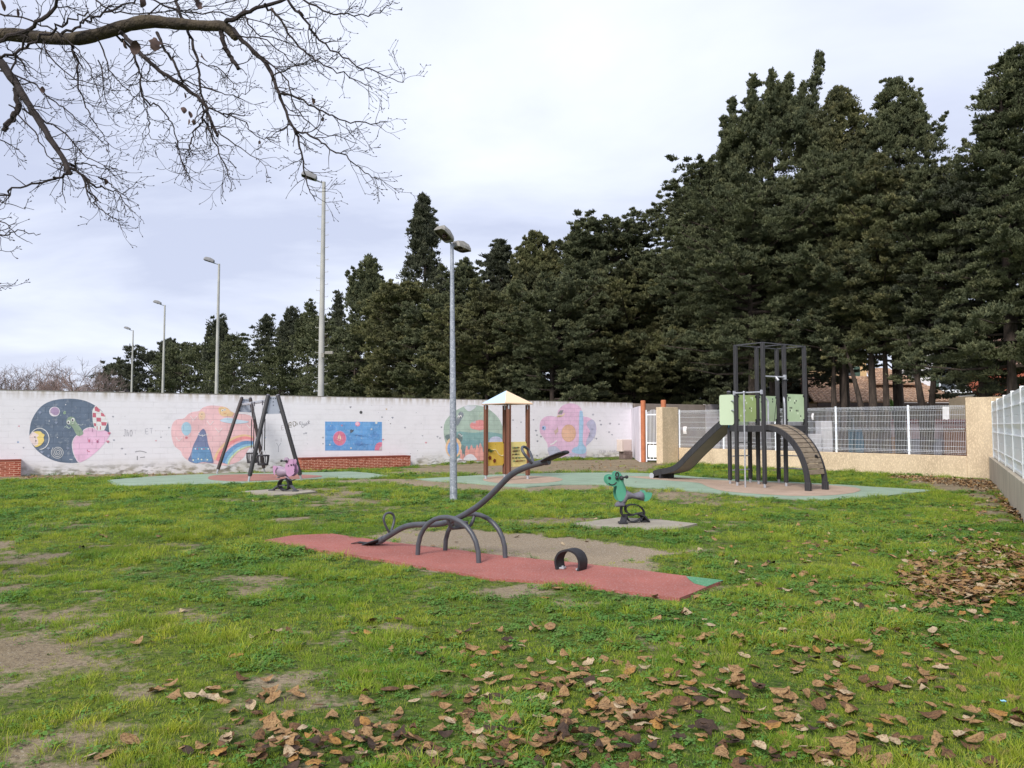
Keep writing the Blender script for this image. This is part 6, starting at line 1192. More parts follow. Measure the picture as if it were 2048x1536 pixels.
for s in (0.14, .92):
    zA = zd + .62; q = TP(s, 1.05); mb = MB(); mb.tube(spline([q + V(0, 0, zd - .02), q + V(0, 0, zd + .45), q + V(0, 0, zd + .62) - tb_ * .01, q + V(0, 0, zd + .72) - tb_ * .05 + ta_ * (.05 if s > .5 else -.1)], 4), .024, 10); mb.build('ramp_handrail', M['steel'], tw, smooth=True)
for zz_ in (943, 1057, 1178): z = zat(1495, C7(0, zz_)[1], P7.y); mb = MB(); mb.tube([P0.lerp(P7, .1) + V(0, 0, z) + (TP(0, 0) - P0) * .1, P7 + V(0, 0, z)], .016, 8); mb.build('rung', M['steel'], tw)
for zz_ in (1055, 1165): z = zat(1585, C7(0, zz_)[1], TP(2, 0).y); mb = MB(); mb.tube([TP(2, 0, z), TP(2, 1, z)], .016, 8); mb.build('rung', M['steel'], tw)
mb = MB(); 
for z in (zd + .35, zd + .6): mb.tube([P0 + V(0, 0, z), P0.lerp(TP(0, 0), .5) + V(0, 0, z + .05), TP(0, 0, z)], .018, 8)
mb.build('side_rail', M['steel'], tw)
# curved plank ramp
r0, r1 = gp(1616.5, 984), gp(1647.5, 981); r0.z = r1.z = 0
qs = TP(0, 1); u0 = (r0 - TP(0, 1)).dot(ta_); v0 = (r0 - TP(0, 1)).dot(tb_); u1 = (r1 - TP(0, 1)).dot(ta_); print('ramp', u0, v0, u1)
Lr = v0; prof = []
for k in range(19): t = k / 18 * math.pi / 2; prof.append((Lr * math.sin(t) ** 1.0, (zd - .13) * (1 - (1 - math.cos(t)) ** 1.0) + .11))
ua, ub = .06, .80
if abs(u0 - ua) > 0: ua = u0; ub = max(u1, u0 + .6)
for u in (ua, ub):
    mb = MB(); mb.strip([TP(0, 1) + ta_ * (u + (.0)) * 1 + tb_ * s + V(0, 0, z - .04) for s, z in prof], ta_ * .05, .13); rl = mb.build('ramp_rail', M['post'], tw)
    q = TP(0, 1) + ta_ * u + tb_ * Lr; mb = MB(); mb.cyl(q + V(0, 0, -.05), q + V(0, 0, .14), .03, 12); mb.box(q + V(0, 0, .12), (.09, .15, .2), ta_, bev=.01); mb.build('ramp_foot', M['post'], tw)
PR = spline([V(s, z, 0) for s, z in prof], 6); acc = [0]
for i in range(1, len(PR)): acc.append(acc[-1] + (PR[i] - PR[i - 1]).length)
def at_len(l):
    for i in range(1, len(acc)):
        if acc[i] >= l: t = (l - acc[i - 1]) / (acc[i] - acc[i - 1]); return PR[i - 1].lerp(PR[i], t), (PR[i] - PR[i - 1]).normalized()
    return PR[-1], (PR[-1] - PR[-2]).normalized()
pw_ = .125; npk = int((acc[-1] - .22) / (pw_ + .012))
for k in range(npk):
    c, t = at_len(.03 + (k + .5) * (pw_ + .012)); tv = tb_ * t.x + V(0, 0, t.y); nv = ta_.cross(tv); nv = nv if nv.z > 0 or nv.dot(tb_) > 0 else -nv; q = TP(0, 1) + ta_ * ((ua + ub) / 2) + tb_ * c.x + V(0, 0, c.y); mb = MB(); mb.box(q + nv * .02, (pw_, ub - ua + .0 - .055, .03), tv, up=nv, bev=.004); mb.build('plank', M['wood'], tw)
rp = [TP(0, 1) + ta_ * ((ua + ub) / 2) + V(0, 0, zd + .02)]
for l in (.1, .35, .6, .85, 1.05, 1.25): c, t = at_len(l); tv = tb_ * t.x + V(0, 0, t.y); nv = ta_.cross(tv); nv = nv if nv.z > 0 or nv.dot(tb_) > 0 else -nv; rp.append(TP(0, 1) + ta_ * ((ua + ub) / 2 + (l - .3) * .16) + tb_ * c.x + V(0, 0, c.y) + nv * .06)
mb = MB(); mb.tube([m_p + tb_ * .08 + V(0, 0, -.1)] + rp, .008, 6); q = rp[-1] + V(0, 0, -.12) + tb_ * .03; 
for k in range(3): mb.tube([q + ta_ * (.035 * math.cos(t + k)) + V(0, 0, .035 * math.sin(t)) + tb_ * .02 * k for t in [2 * math.pi * j / 10 for j in range(11)]], .012, 6, cap=False)
mb.build('climbing_rope', M['black'], tw, smooth=True)

# ------------------------------------------------------------------ lamps
lb_ = gp(907.3, 1000); lt = yp(903.8, 489, lb_.y)
lp = empty('park_lamp', (lb_.x, lb_.y, 0), 'grey galvanised lamp post with two heads in front of the mural wall', 'lamp post')
mb = MB(); mb.tube([lb_ - V(0, 0, .1), lb_.lerp(lt, .5), lt], [.083, .062, .038], 14); mb.build('pole', M['galv'], lp, smooth=True)
mb = MB(); mb.cyl(lb_.lerp(lt, .07) + V(0, -.075, 0), lb_.lerp(lt, .07) + V(0, -.06, 0), .03, 8)
def head(base, d, tilt, name='lamp_head', s=1.0, parent=lp, arm=.22, m=M['lampshell']):
    d = V(*d, 0).normalized(); n = V(-d.y, d.x, 0); ax = d * math.cos(tilt) + V(0, 0, math.sin(tilt)); up = n.cross(ax); up = up if up.z > 0 else -up
    mb = MB(); mb.cyl(base, base + ax * arm * s, .028 * s, 10); mb.build('arm', M['galv'], parent)
    o_ = base + ax * arm * s * .8; prof = [(0, .11, .10), (.04, .17, .17), (.26, .20, .22), (.50, .20, .19), (.57, .15, .12)]; vs = []
    for (t, w_, h_) in prof:
        for (a, b_) in ((-1, 0), (-.95, .35), (-.55, 1), (.55, 1), (.95, .35), (1, 0)): vs.append(o_ + ax * (t * s) + n * (a * w_ * s) + up * (b_ * h_ * s))
    m_ = len(prof); fs = [(i * 6 + k, i * 6 + k + 1, (i + 1) * 6 + k + 1, (i + 1) * 6 + k) for i in range(m_ - 1) for k in range(5)] + [tuple(range(6)), tuple((m_ - 1) * 6 + k for k in range(6))]
    mb = MB(); mb.add(vs, fs)
    rim = [o_ + ax * (t * s) + n * (a * w_ * s) for t, w_, h_ in prof for a in (-1, 1)]; inn = [o_ + ax * ((.09 + (t - .0) * .8) * s) + n * (a * max(w_ - .03, .04) * s) for t, w_, h_ in prof for a in (-1, 1)]
    k0 = len(mb.v); mb.add(rim + inn, [(2 * i, 2 * i + 2, 10 + 2 * i + 2, 10 + 2 * i) for i in range(4)] + [(2 * i + 1, 10 + 2 * i + 1, 10 + 2 * i + 3, 2 * i + 3) for i in range(4)] + [(0, 1, 11, 10), (8, 18, 19, 9)])
    hd = mb.build(name, m, parent, fix=False); mb = MB(); dpz = up * .05 * s; mb.add([q + dpz * .9 for q in inn], [(2 * i, 2 * i + 1, 2 * i + 3, 2 * i + 2) for i in range(4)]); mb.add(inn + [q + dpz * .9 for q in inn], [(2 * i, 2 * i + 2, 12 + 2 * i, 10 + 2 * i) for i in range(4)] + [(2 * i + 1, 2 * i + 3, 13 + 2 * i, 11 + 2 * i) for i in range(4)] + [(0, 1, 11, 10), (8, 9, 19, 18)])
    mb.build('reflector', mat('lamp_reflector', rgb(78, 70, 64), rough=.3), hd, fix=False); mb = MB(); q = o_ + ax * .26 * s + up * .02 * s; mb.sphere(q, .075 * s, sc_=(1, 1, .7)); mb.build('bulb', mat('dark_bulb', rgb(60, 40, 38), rough=.1), hd, smooth=True)
head(lt, (-.60, -.75), .5, s=.78, arm=.1); head(lt + V(.01, 0, -.02), (.55, .75), -.12, s=.78, arm=.1)
# four tall poles beyond the wall, the nearest with climbing rungs
for i, (px, pt_, w0, lb) in enumerate(((641.5, 351, .145, 'tallest concrete light pole with climbing rungs beyond the mural wall'), (432.5, 519, .13, 'second tallest light pole beyond the wall, before a narrow cypress'), (325, 603, .13, 'slim light pole beyond the wall, second from the left'), (262.5, 654, .13, 'smallest and farthest light pole, leftmost beyond the wall'))):
    Z = 10.4 * F / (HOR - pt_ - 6); x = X_(px, Z); e = empty('light_pole', (x, Z, 0), lb, 'light pole', 'tall light poles behind the wall'); tx = x + (X_(645, Z) - X_(644.4, Z) if i == 0 else 0); top = V(tx, Z, 12.0)
    mb = MB(); mb.tube([(x, Z, -.2), (x, Z, 6), top], [w0, w0 * .78, w0 * .5], 10); mb.build('pole', M['galvfar'], e, smooth=True); head(top - V(0, 0, .05), (-.95, -.2), .28, s=1.15, parent=e, arm=.35, m=mat('far_lamp', rgb(128, 128, 130)))
    if i == 0:
        for k in range(34): z = 2.8 + k * .265; s = -1 if k % 2 else 1; q = V(x, Z, z); wz = w0 * (1 - .5 * z / 12); mb = MB(); mb.tube([q + V(s * wz * .8, 0, 0), q + V(s * (wz + .14), -.02, 0), q + V(s * (wz + .14), -.02, .05)], .012, 5); mb.build('rung', M['galvfar'], e)
        z = Zz(707, Z); mb = MB(); mb.cyl((x, Z - .1, z), (x + .3, Z - .15, z), .02, 6); mb.box((x + .36, Z - .15, z + .02), (.34, .16, .13), bev=.02); mb.box((x + .1, Z - .14, z - .08), (.1, .1, .18)); mb.build('floodlight', M['lampshell'], e)
# ------------------------------------------------------------------ cypresses
FM = [foliage_mat('cypress_foliage', (0.110, 0.124, 0.063, 1), (0.074, 0.088, 0.049, 1), (0.186, 0.189, 0.096, 1), .5, 3.0, .8),
      foliage_mat('cypress_foliage_dark', (0.081, 0.090, 0.056, 1), (0.059, 0.068, 0.048, 1), (0.124, 0.128, 0.079, 1), .5, 3.0, .8),
      foliage_mat('cypress_foliage_olive', (0.137, 0.142, 0.061, 1), (0.092, 0.099, 0.052, 1), (0.214, 0.198, 0.090, 1), .5, 3.0, .8)]
TB_ = mat('cypress_bark', rgb(92, 80, 72, .8), rgb(58, 50, 46, .8), rough=.95, scale=4, stretch=(4, 4, .7), bump=.8, bscale=18, bdist=.03)
def sprays(C, D, U, rad, n, size, g, zs=.55):
    """n little sprigs on each clump: C centres, D outward direction, U lift; returns quads"""
    m = len(C); tot = m * n
    c = np.repeat(C, n, 0); d = np.repeat(D, n, 0); rr = np.repeat(rad, n)
    q = g.normal(size=(tot, 3)); q /= np.linalg.norm(q, axis=1)[:, None]; q[:, 2] = np.abs(q[:, 2]) * .9 - .25
    rad_ = g.random(tot) ** .45
    p = c + q * (rad_ * rr)[:, None] * np.array([1, 1, zs]) + d * (rr * .35 * g.normal(size=tot))[:, None]
    ax = q * .7 + d * .75 + np.array([0, 0, 1]) * np.repeat(U, n)[:, None] + g.normal(size=(tot, 3)) * .38; ax /= np.linalg.norm(ax, axis=1)[:, None]
    sd = np.cross(ax, g.normal(size=(tot, 3))); sd /= np.linalg.norm(sd, axis=1)[:, None] + 1e-9
    s2 = np.cross(ax, sd)
    ln = size * g.uniform(.6, 1.35, tot); wd = ln * g.uniform(.13, .25, tot)
    l = ln[:, None]; w_ = wd[:, None]
    # sprig = two crossing kites, bent
    v = np.stack([p - ax * l * .3, p + sd * w_ + ax * l * .1, p + ax * l * .75 + s2 * w_ * .5, p - sd * w_ + ax * l * .18,
                  p - ax * l * .2 + s2 * w_ * .3, p + s2 * w_ + ax * l * .0, p + ax * l * .55 - sd * w_ * .8, p - s2 * w_ + ax * l * .15], 1)
    return v.reshape(-1, 3)
def cypress(px, ptop, Z, hw, kind, label, seed, zbot=None, dens=1.0, m=0, stems=None, lean=0, skew=0):
    """px/ptop: where the top shows; Z distance; hw half width in metres"""
    g = np.random.default_rng(seed); X0 = X_(px, Z); H = Zz(ptop, Z); zb = .8 if zbot is None else zbot
    e = empty('cypress_tree', (X0 + lean, Z, 0), label, 'tree', 'cypress trees in a long row behind the wall and fence')
    mb = MB()
    if stems is None: stems = [((X0 + lean, Z, -.2), (X0 + lean * .5 + g.normal() * .15, Z, H * .4), (X0, Z, H * .93), .1 + H * .009)]
    for st in stems: P = [V(*q) for q in st[:-1]]; n = len(P); pth = spline(P, 5) if n > 2 else P; k = len(pth); mb.tube(pth, [st[-1] * (1 - .85 * (i / (k - 1)) ** 1.2) for i in range(k)], 9, cap=False)
    size = max(.10, Z * .0033); cs = max(.36, Z * .0095)
    C, D, U, Rr = [], [], [], []
    def add(c, d, u, r):
        C.append(c); D.append(d); U.append(u); Rr.append(r)
        if r > .25 and g.random() < .32: C.append(c + (d * g.uniform(.3, .9) + np.array([g.normal() * .3, g.normal() * .3, g.uniform(.3, 1.0)])) * r * 1.15); D.append(d); U.append(u + .4); Rr.append(r * g.uniform(.3, .45))
    if kind in ('column', 'spire', 'vase'):
        nl = int(H * 13 * dens * hw ** .6 * (0.42 / cs) ** 1.6)
        for i in range(nl):
            t = g.random() ** .9; z = zb + (H - zb) * t; a = g.uniform(0, 2 * math.pi)
            if kind == 'spire': prof = (1 - t) ** .72 * 1.02 + .03
            elif kind == 'column': prof = min(1, 5 * (1 - t)) ** .5 * (.80 + .2 * math.sin(3.1 * t + .5))
            else: prof = (.62 + .38 * math.sin(math.pi * min(t * 1.1, 1))) * min(1, (1 - t) * 2.4 + .62)
            lump = 1 + .10 * math.sin(a * 3 + seed) + .07 * math.sin(z * .5 + a * 2 + seed)
            r = hw * prof * lump * (g.uniform(.66, 1.0) if g.random() < .8 else g.uniform(.2, .7))
            if kind == 'vase' and t > .7: z -= (abs(math.sin(a * 3.0 + seed)) * .08) * H * (t - .7) / .3
            c = np.array([X0 + r * math.cos(a) + (skew * t), Z + r * math.sin(a), z]); add(c, np.array([math.cos(a) * .45, math.sin(a) * .45, .15]), 1.0 if kind != 'vase' else .8, cs * g.uniform(.7, 1.2) * (1.2 - .55 * t))
            if g.random() < .035: mb.tube([V(X0, Z, z - 1.0), V(*c)], [.04, .015], 4, cap=False)
        # upright plumes breaking the outline
        for i in range(int({'spire': 3, 'vase': 0}.get(kind, 8) * hw)):
            a = g.uniform(0, 6.28); r = hw * (g.uniform(.2, .85) if kind != 'spire' else g.uniform(0, .2)); zt = H - abs(g.normal()) * H * .045 - (r / hw) ** 2 * H * (.10 if kind != 'vase' else .06); k = 12; ln_ = g.normal() * (.05 if kind != 'vase' else .012)
            for j in range(k): add(np.array([X0 + skew + r * math.cos(a) * (1 + .02 * j) + ln_ * j * .6 + g.normal() * .06 * (k - j) * .5, Z + r * math.sin(a), zt - (k - j) * cs * .42]), np.array([0, 0, .4]), 1.2, cs * (1.05 - .078 * j))
        if kind == 'vase':
            for (xa, ya, xb, yb, r0) in ((1596, 330, 1652, 98, .95), (1560, 300, 1600, 128, .9), (1540, 320, 1558, 132, .85), (1515, 330, 1512, 150, .85), (1490, 340, 1478, 182, .8), (1470, 360, 1462, 225, .6), (1625, 330, 1640, 205, .7), (1580, 300, 1628, 150, .8)):
                A_ = np.array([X_(xa, Z), Z + g.normal() * .4, Zz(ya, Z)]); B_ = np.array([X_(xb, Z), Z + g.normal() * .3, Zz(yb, Z)]); n_ = 22
                for j in range(n_ + 1):
                    u = j / n_; add(A_ + (B_ - A_) * u ** .95 + g.normal(size=3) * .13 * (1 - u), np.array([0, 0, .5]), 1.3, max(.2, cs * r0 * (1.75 - 1.3 * u)))
                    if u > .25: Q_ = A_ + (B_ - A_) * u + g.normal(size=3) * .28 * (1.15 - u); add(Q_, np.array([0, 0, .5]), 1.3, max(.16, cs * r0 * (1.3 - 1.0 * u)))
    if kind in ('spread', 'flat', 'open'):
        nl = int(H * 4.7 * dens * (0.42 / cs) ** .9)
        for i in range(nl):
            t = (i + g.random()) / nl; t = t ** .85; z0 = zb + (H - zb) * t * .93; a = i * 2.399 + g.normal() * .4
            if kind == 'flat': prof = .62 + .5 * math.sin(math.pi * min(t * .9 + .05, 1)) * (1 if t < .85 else .95)
            elif kind == 'open': prof = (1 - t) ** .7 * 1.05 + .14
            else: prof = (.72 + .35 * math.sin(math.pi * t * .9)) * min(1, (1 - t) * 3.4 + .34)
            L_ = hw * prof * g.uniform(.62, 1.22); el = (.05 + .5 * t) if kind != 'flat' else .18 + .2 * t; el += g.normal() * .08
            d = np.array([math.cos(a) * math.cos(el), math.sin(a) * math.cos(el), math.sin(el)]); b0 = np.array([X0 + lean * (1 - t) + skew * t, Z, z0])
            tip = b0 + d * L_; droop = -.06 * L_
            mid = b0 + d * L_ * .5 + np.array([0, 0, -.05 * L_]); mb.tube([V(*b0), V(*mid), V(*tip)], [.03 + .012 * L_, .03, .01], 5, cap=False)
            nc = max(3, int(L_ * 1.0 / cs * 1.9))
            for k in range(nc):
                s = .22 + .82 * (k + g.random() * .6) / nc; w_ = L_ * .26 * (1 - abs(s - .6)) ; side = np.array([-math.sin(a), math.cos(a), 0]) * g.normal() * w_ * .75
                c = b0 + d * L_ * s + side + np.array([0, 0, droop * s * s + g.normal() * .26]); add(c, d * np.array([1, 1, .3]) + side * .15, .6, cs * g.uniform(.75, 1.3) * (1.1 - .35 * s))
        # ragged leader
        for j in range(int(H * .16 / cs / .35)): zz = H - .2 - j * cs * (.2 + .015 * j); w0 = (H - zz) * .28; add(np.array([X0 + skew + g.normal() * w0, Z + g.normal() * w0, zz]), np.array([0, 0, .3]), .9, cs * min(1, .45 + .09 * j))
        mb.tube([V(X0, Z, H * .9), V(X0 + skew, Z, H - .1)], [.07, .02], 5, cap=False)
    C, D, U, Rr = np.array(C), np.array(D), np.array(U), np.array(Rr); n = int((135 if Z < 62 else 92 if Z < 80 else 50) * dens ** .3)
    keep = ~(((C - np.array(WA)) @ np.array(WN) > -cs * 1.3) & (C[:, 2] < 4.2) & (C[:, 0] < 9)); C, D, U, Rr = C[keep], D[keep], U[keep], Rr[keep]
    k_ = 7; m_ = len(C); q = g.normal(size=(m_ * k_, 3)); q /= np.linalg.norm(q, axis=1)[:, None]; q[:, 2] = np.abs(q[:, 2]) - .3; zs_ = .7 if kind in ('spread', 'flat', 'open') else 1.5
    rep = lambda a: np.repeat(a, k_, 0)
    C = rep(C) + q * (rep(Rr) * g.uniform(.35, 1.0, m_ * k_))[:, None] * np.array([1, 1, zs_]); D = rep(D) * .4 + q * .8 + np.array([0, 0, .25]); U = rep(U) * .7; Rr = rep(Rr) * g.uniform(.28, .5, m_ * k_); n = int(n / k_ * 1.12)
    v = sprays(C, D, U, Rr, n, size, g, .85 if kind in ('spread', 'flat', 'open') else 1.7); f = np.arange(len(v)).reshape(-1, 4)
    mb.build('trunk', TB_, e, smooth=True, fix=False); np_mesh('crown', v, f, FM[m], e); return len(f)
tot = 0
TR = [ # px, ptop, Z, half width, kind, label, zbot, dens, mat, extra
 (238, 722, 235, 5.2, 'spread', 'small bluish dark tree at the far left end of the row', 2, .9, 1),
 (212, 740, 250, 4.0, 'spread', 'lowest pointed dark tree beside the distant bare trees', 2, .8, 1),
 (300, 706, 185, 9.5, 'spread', 'rounded dark tree between the two leftmost light poles', 2, 1.0, 1),
 (334, 672, 168, 2.0, 'column', 'narrow cypress top just right of the second light pole', 3, 1, 1),
 (362, 688, 150, 6.5, 'spread', 'wide layered dark tree right of the second light pole', 2, 1, 0),
 (415, 694, 135, 6.0, 'spread', 'wide dark tree directly left of the third light pole', 2, 1, 0),
 (434, 633, 125, 1.9, 'column', 'narrow round topped cypress right behind the third light pole', 3, 1, 1),
 (468, 672, 115, 4.2, 'spread', 'flat layered dark tree just right of the third light pole', 2, 1, 0),
 (530, 632, 102, 3.6, 'open', 'ragged open crowned tree left of the tallest light pole', 2, 1.1, 1),
 (560, 690, 94, 4.2, 'spread', 'low dense tree below the ragged open crown', 1, 1, 0),
 (583, 618, 98, 1.7, 'column', 'first of two slim cypresses left of the tallest pole', 3, 1, 1),
 (617, 609, 92, 1.7, 'column', 'slim cypress touching the left side of the tallest pole', 3, 1, 0),
 (652, 640, 84, 4.0, 'spread', 'dense layered tree at the foot of the tallest pole', 1, 1, 0),
 (674, 588, 88, 1.5, 'spire', 'small pointed cypress right of the tallest pole', 3, 1, 1),
 (735, 517, 74, 2.15, 'column', 'broad blunt topped cypress between tallest pole and the tall spire', 2, 1.1, 0),
 (714, 640, 70, 3.4, 'spread', 'bushy layered tree below the blunt topped cypress', 1, 1, 0),
 (846, 392, 64, 3.1, 'spire', 'tall pointed cypress spire left of the park lamp heads', 2, 1.25, 1),
 (775, 566, 67, 1.9, 'column', 'short rounded cypress at the left shoulder of the spire', 2, 1, 2),
 (812, 560, 58, 3.6, 'spread', 'bushy green tree in front of the spire', 1, 1.1, 2),
 (928, 512, 56, 2.5, 'spread', 'dark tree just right of the park lamp heads', 2, 1.1, 0),
 (885, 590, 52, 3.2, 'spread', 'dense low tree behind the park lamp pole', 1, 1.1, 0),
 (1000, 474, 50, 2.2, 'open', 'open topped tree above the playhouse roof, left one', 3, 1.31, 1),
 (1072, 466, 48, 1.9, 'column', 'pointed tree above and right of the playhouse roof', 2, 1.1, 2),
 (975, 580, 45, 3.4, 'spread', 'dense olive tree directly behind the playhouse roof', 1, 1.1, 2),
 (1155, 442, 46, 2.6, 'open', 'ragged topped tree above the flower mural', 2, 1.3, 0),
 (1110, 560, 42, 3.4, 'spread', 'dense tree rising right behind the flower mural', 1, 1.1, 0),
 (1238, 430, 47, 3.5, 'flat', 'flat topped tree with a small tuft, above the white gate', 2, 1.25, 0),
 (1262, 545, 45, 4.0, 'spread', 'broad green crowned tree behind the white gate', 1, 1.15, 2),
 (1345, 500, 46, 4.0, 'spread', 'layered tree between flat topped tree and the big group', .8, 1.1, 0),
]
for i, t in enumerate(TR): tot += cypress(t[0], t[1], t[2], t[3], t[4], t[5], 11 + i, t[6], t[7], t[8])
# the big group on the right, with stems seen over the fence
def st(pxb, pxt, pyt, Z, r, pxm=None): xb, xt = X_(pxb, Z), X_(pxt, Z); zt = Zz(pyt, Z); return ((xb, Z, -.2), (X_(pxm if pxm else (pxb + pxt) / 2, Z), Z, (zt) * .5), (xt, Z, zt), r)
Z = 44.5; tot += cypress(1424, 312, Z, 3.7, 'flat', 'tall layered tree at the left edge of the big right-hand group', 61, 1.2, 1.3, 0)
Z = 33; tot += cypress(1554, 150, Z, 2.45, 'vase', 'tallest tree with many upright plumes and a leaning tip', 62, 6.5, 1.5, 0, skew=0)
Z = 31; tot += cypress(1500, 372, Z, 3.4, 'spread', 'wide drooping tree behind the left posts of the climbing tower', 63, 3.4, 1.25, 0, stems=[st(1683, 1676, 720, Z - 1, .2), st(1690, 1700, 640, Z - 1, .18)][:0] or None)
Z = 31.5; tot += cypress(1692, 172, Z, 1.45, 'column', 'rounded column cypress right of the plumed tree', 64, 4.5, 1.4, 2)
Z = 31; tot += cypress(1802, 154, Z, 1.65, 'column', 'flat topped column cypress, second right of the plumed tree', 65, 4.5, 1.4, 0)
Z = 29.5; tot += cypress(1684, 300, Z, 2.5, 'spread', 'layered tree whose forked stems rise left of a fence post', 66, 3.9, 1.3, 0, stems=[st(1684, 1672, 690, Z, .17, 1668), st(1686, 1692, 640, Z, .17), ((X_(1690, Z), Z, 5), (X_(1690, Z), Z, 8), (X_(1690, Z), Z, 11), .16)])
Z = 28.5; tot += cypress(1770, 330, Z, 2.5, 'spread', 'layered tree with three trunks fanning out by the yucca', 67, 3.9, 1.25, 2, stems=[st(1744, 1692, 690, Z, .17, 1722), st(1748, 1743, 600, Z, .2), st(1773, 1772, 600, Z, .16), ((X_(1750, Z), Z, 5.5), (X_(1765, Z), Z, 8), (X_(1770, Z), Z, 10.5), .16)])
Z = 27; tot += cypress(1880, 318, Z, 2.2, 'spread', 'layered tree on a V shaped trunk right of the last fence post', 68, 3.3, 1.3, 0, stems=[st(1851, 1818, 660, Z, .19, 1842), st(1853, 1890, 620, Z, .16, 1866), ((X_(1851, Z), Z, -.2), (X_(1851, Z), Z, 1), (X_(1852, Z), Z, 2.4), .22), ((X_(1870, Z), Z, 5), (X_(1880, Z), Z, 7), (X_(1880, Z), Z, 9.5), .16)])
Z = 24; tot += cypress(2052, 72, Z, 2.5, 'open', 'huge layered tree at the right edge with a thick trunk', 69, 3.2, 1.45, 0, stems=[st(2024, 2026, 640, Z, .26), ((X_(2026, Z), Z, 4.2), (X_(2024, Z), Z, 8), (X_(2022, Z), Z, 12), .2)])
Z = 26; tot += cypress(1968, 330, Z, 2.2, 'spread', 'dark tree filling the gap left of the huge edge tree', 70, 2.5, 1.2, 1)
Z = 36; tot += cypress(1610, 420, Z, 3.2, 'spread', 'dark inner tree behind the plumed tree', 71, 3.6, 1.1, 1)
Z = 47; tot += cypress(1440, 560, Z, 4.4, 'spread', 'dark low tree behind the slide, left of the tower', 72, .6, 1.1, 1)
Z = 52; tot += cypress(1180, 640, Z, 5.0, 'spread', 'low dark tree added to deepen the shade behind the flower mural', 73, .4, 1.1, 1)  # extra low tree, put in to darken the gap under the crowns
Z = 54; tot += cypress(1345, 640, Z, 5.0, 'spread', 'low dark tree added to deepen the shade behind the gate', 74, .4, 1.1, 1)  # added for the darkness above the wall by the gate
Z = 50; tot += cypress(1530, 640, Z, 4.0, 'spread', 'low dark tree added to deepen the shade behind the climbing tower', 75, .6, 1.1, 1)  # added likewise, to keep the space behind the tower dark
print('crown quads', tot)
# ------------------------------------------------------------------ distant bare trees
BM = mat('bare_twigs', rgb(128, 112, 108), rgb(104, 92, 92), rough=1); BM2 = mat('bare_twigs_pink', rgb(148, 126, 120), rgb(120, 104, 102), rough=1)
def bare(px, ptop, Z, wid, label, seed, m):
    rr = random.Random(seed); x, H = X_(px, Z), Zz(ptop, Z); e = empty('bare_tree', (x, Z, 0), label, 'tree', 'leafless trees far beyond the wall'); mb = MB(); mt = MB()
    mt.tube([(x, Z, -.2), (x + rr.uniform(-.3, .3), Z, H * .35)], [.4, .28], 7)
    def grow(p, d, ln, r, lv):
        n = 2; pth = [p]; dd = d.copy()
        for _ in range(n): dd = (dd + V(rr.gauss(0, .16), rr.gauss(0, .16), rr.gauss(.05, .1))).normalized(); pth.append(pth[-1] + dd * ln / n)
        mb.tube(pth, [r, r * .8, r * .6], 3, cap=False)
        if lv == 0: return
        for k in range(3 if lv > 1 else 4):
            q = pth[rr.choice((1, 2, 2))]; a = rr.uniform(0, 6.28); sp = rr.uniform(.35, .8); o_ = dd.orthogonal().normalized(); o_ = Matrix.Rotation(a, 3, dd) @ o_; grow(q, (dd * math.cos(sp) + o_ * math.sin(sp)).normalized(), ln * rr.uniform(.55, .8), r * .6, lv - 1)
    for k in range(7): a = k * .9 + rr.uniform(0, .5); sp = rr.uniform(.15, .75); grow(V(x, Z, H * (.22 + .02 * k)), V(math.cos(a) * math.sin(sp) * wid, math.sin(a) * math.sin(sp), math.cos(sp)).normalized(), H * .3, .13, 4)
    zs = [v[2] for v in mb.v]; k = (H - 1.5) / (max(zs) - 1.5); mb.v = [(v[0], v[1], 1.5 + (v[2] - 1.5) * k if v[2] > 1.5 else v[2]) for v in mb.v]
    mt.build('trunk', m, e); mb.build('crown', m, e, fix=False)
for i, (px, pt_, Z, wd, lb, m) in enumerate(((-18, 716, 130, .9, 'bare tree at the extreme left edge above the wall', BM), (62, 718, 135, 1.1, 'tall bare tree, first whole one from the left edge', BM), (30, 738, 150, 1, 'low bare tree in the gap near the left edge', BM), (108, 728, 120, 1.1, 'pinkish thick bare tree in the middle of the bare group', BM2), (88, 742, 140, 1, 'small bare tree between the two largest bare trees', BM), (156, 716, 130, 1.1, 'tall wide bare tree on the right of the bare group', BM), (138, 745, 118, 1, 'low reddish bare tree in front of the wide bare one', BM2), (192, 734, 140, 1, 'thin bare tree touching the first evergreen', BM))): bare(px, pt_, Z, wd, lb, 300 + i, m)
rr = random.Random(9); mb = MB()
for k in range(60): x = -125 + k * 2.1 + rr.uniform(-1, 1); mb.sphere((x, 175 + rr.uniform(-8, 8), 3), rr.uniform(2.5, 5.5), nu=9, nv=6, sc_=(1, 1, rr.uniform(1.0, 1.6)))
v_ = [(a + rr.uniform(-.8, .8), b_ + rr.uniform(-.8, .8), c + rr.uniform(-.8, .8)) for a, b_, c in mb.v]; mb.v = v_
tag(mb.build('distant_hedge', mat('distant_scrub', rgb(112, 104, 104), rgb(84, 80, 78), scale=.8, bump=.6, bscale=2), fix=False), 'grey brown scrub beyond the wall at the far left', 'hedge', kind='stuff')

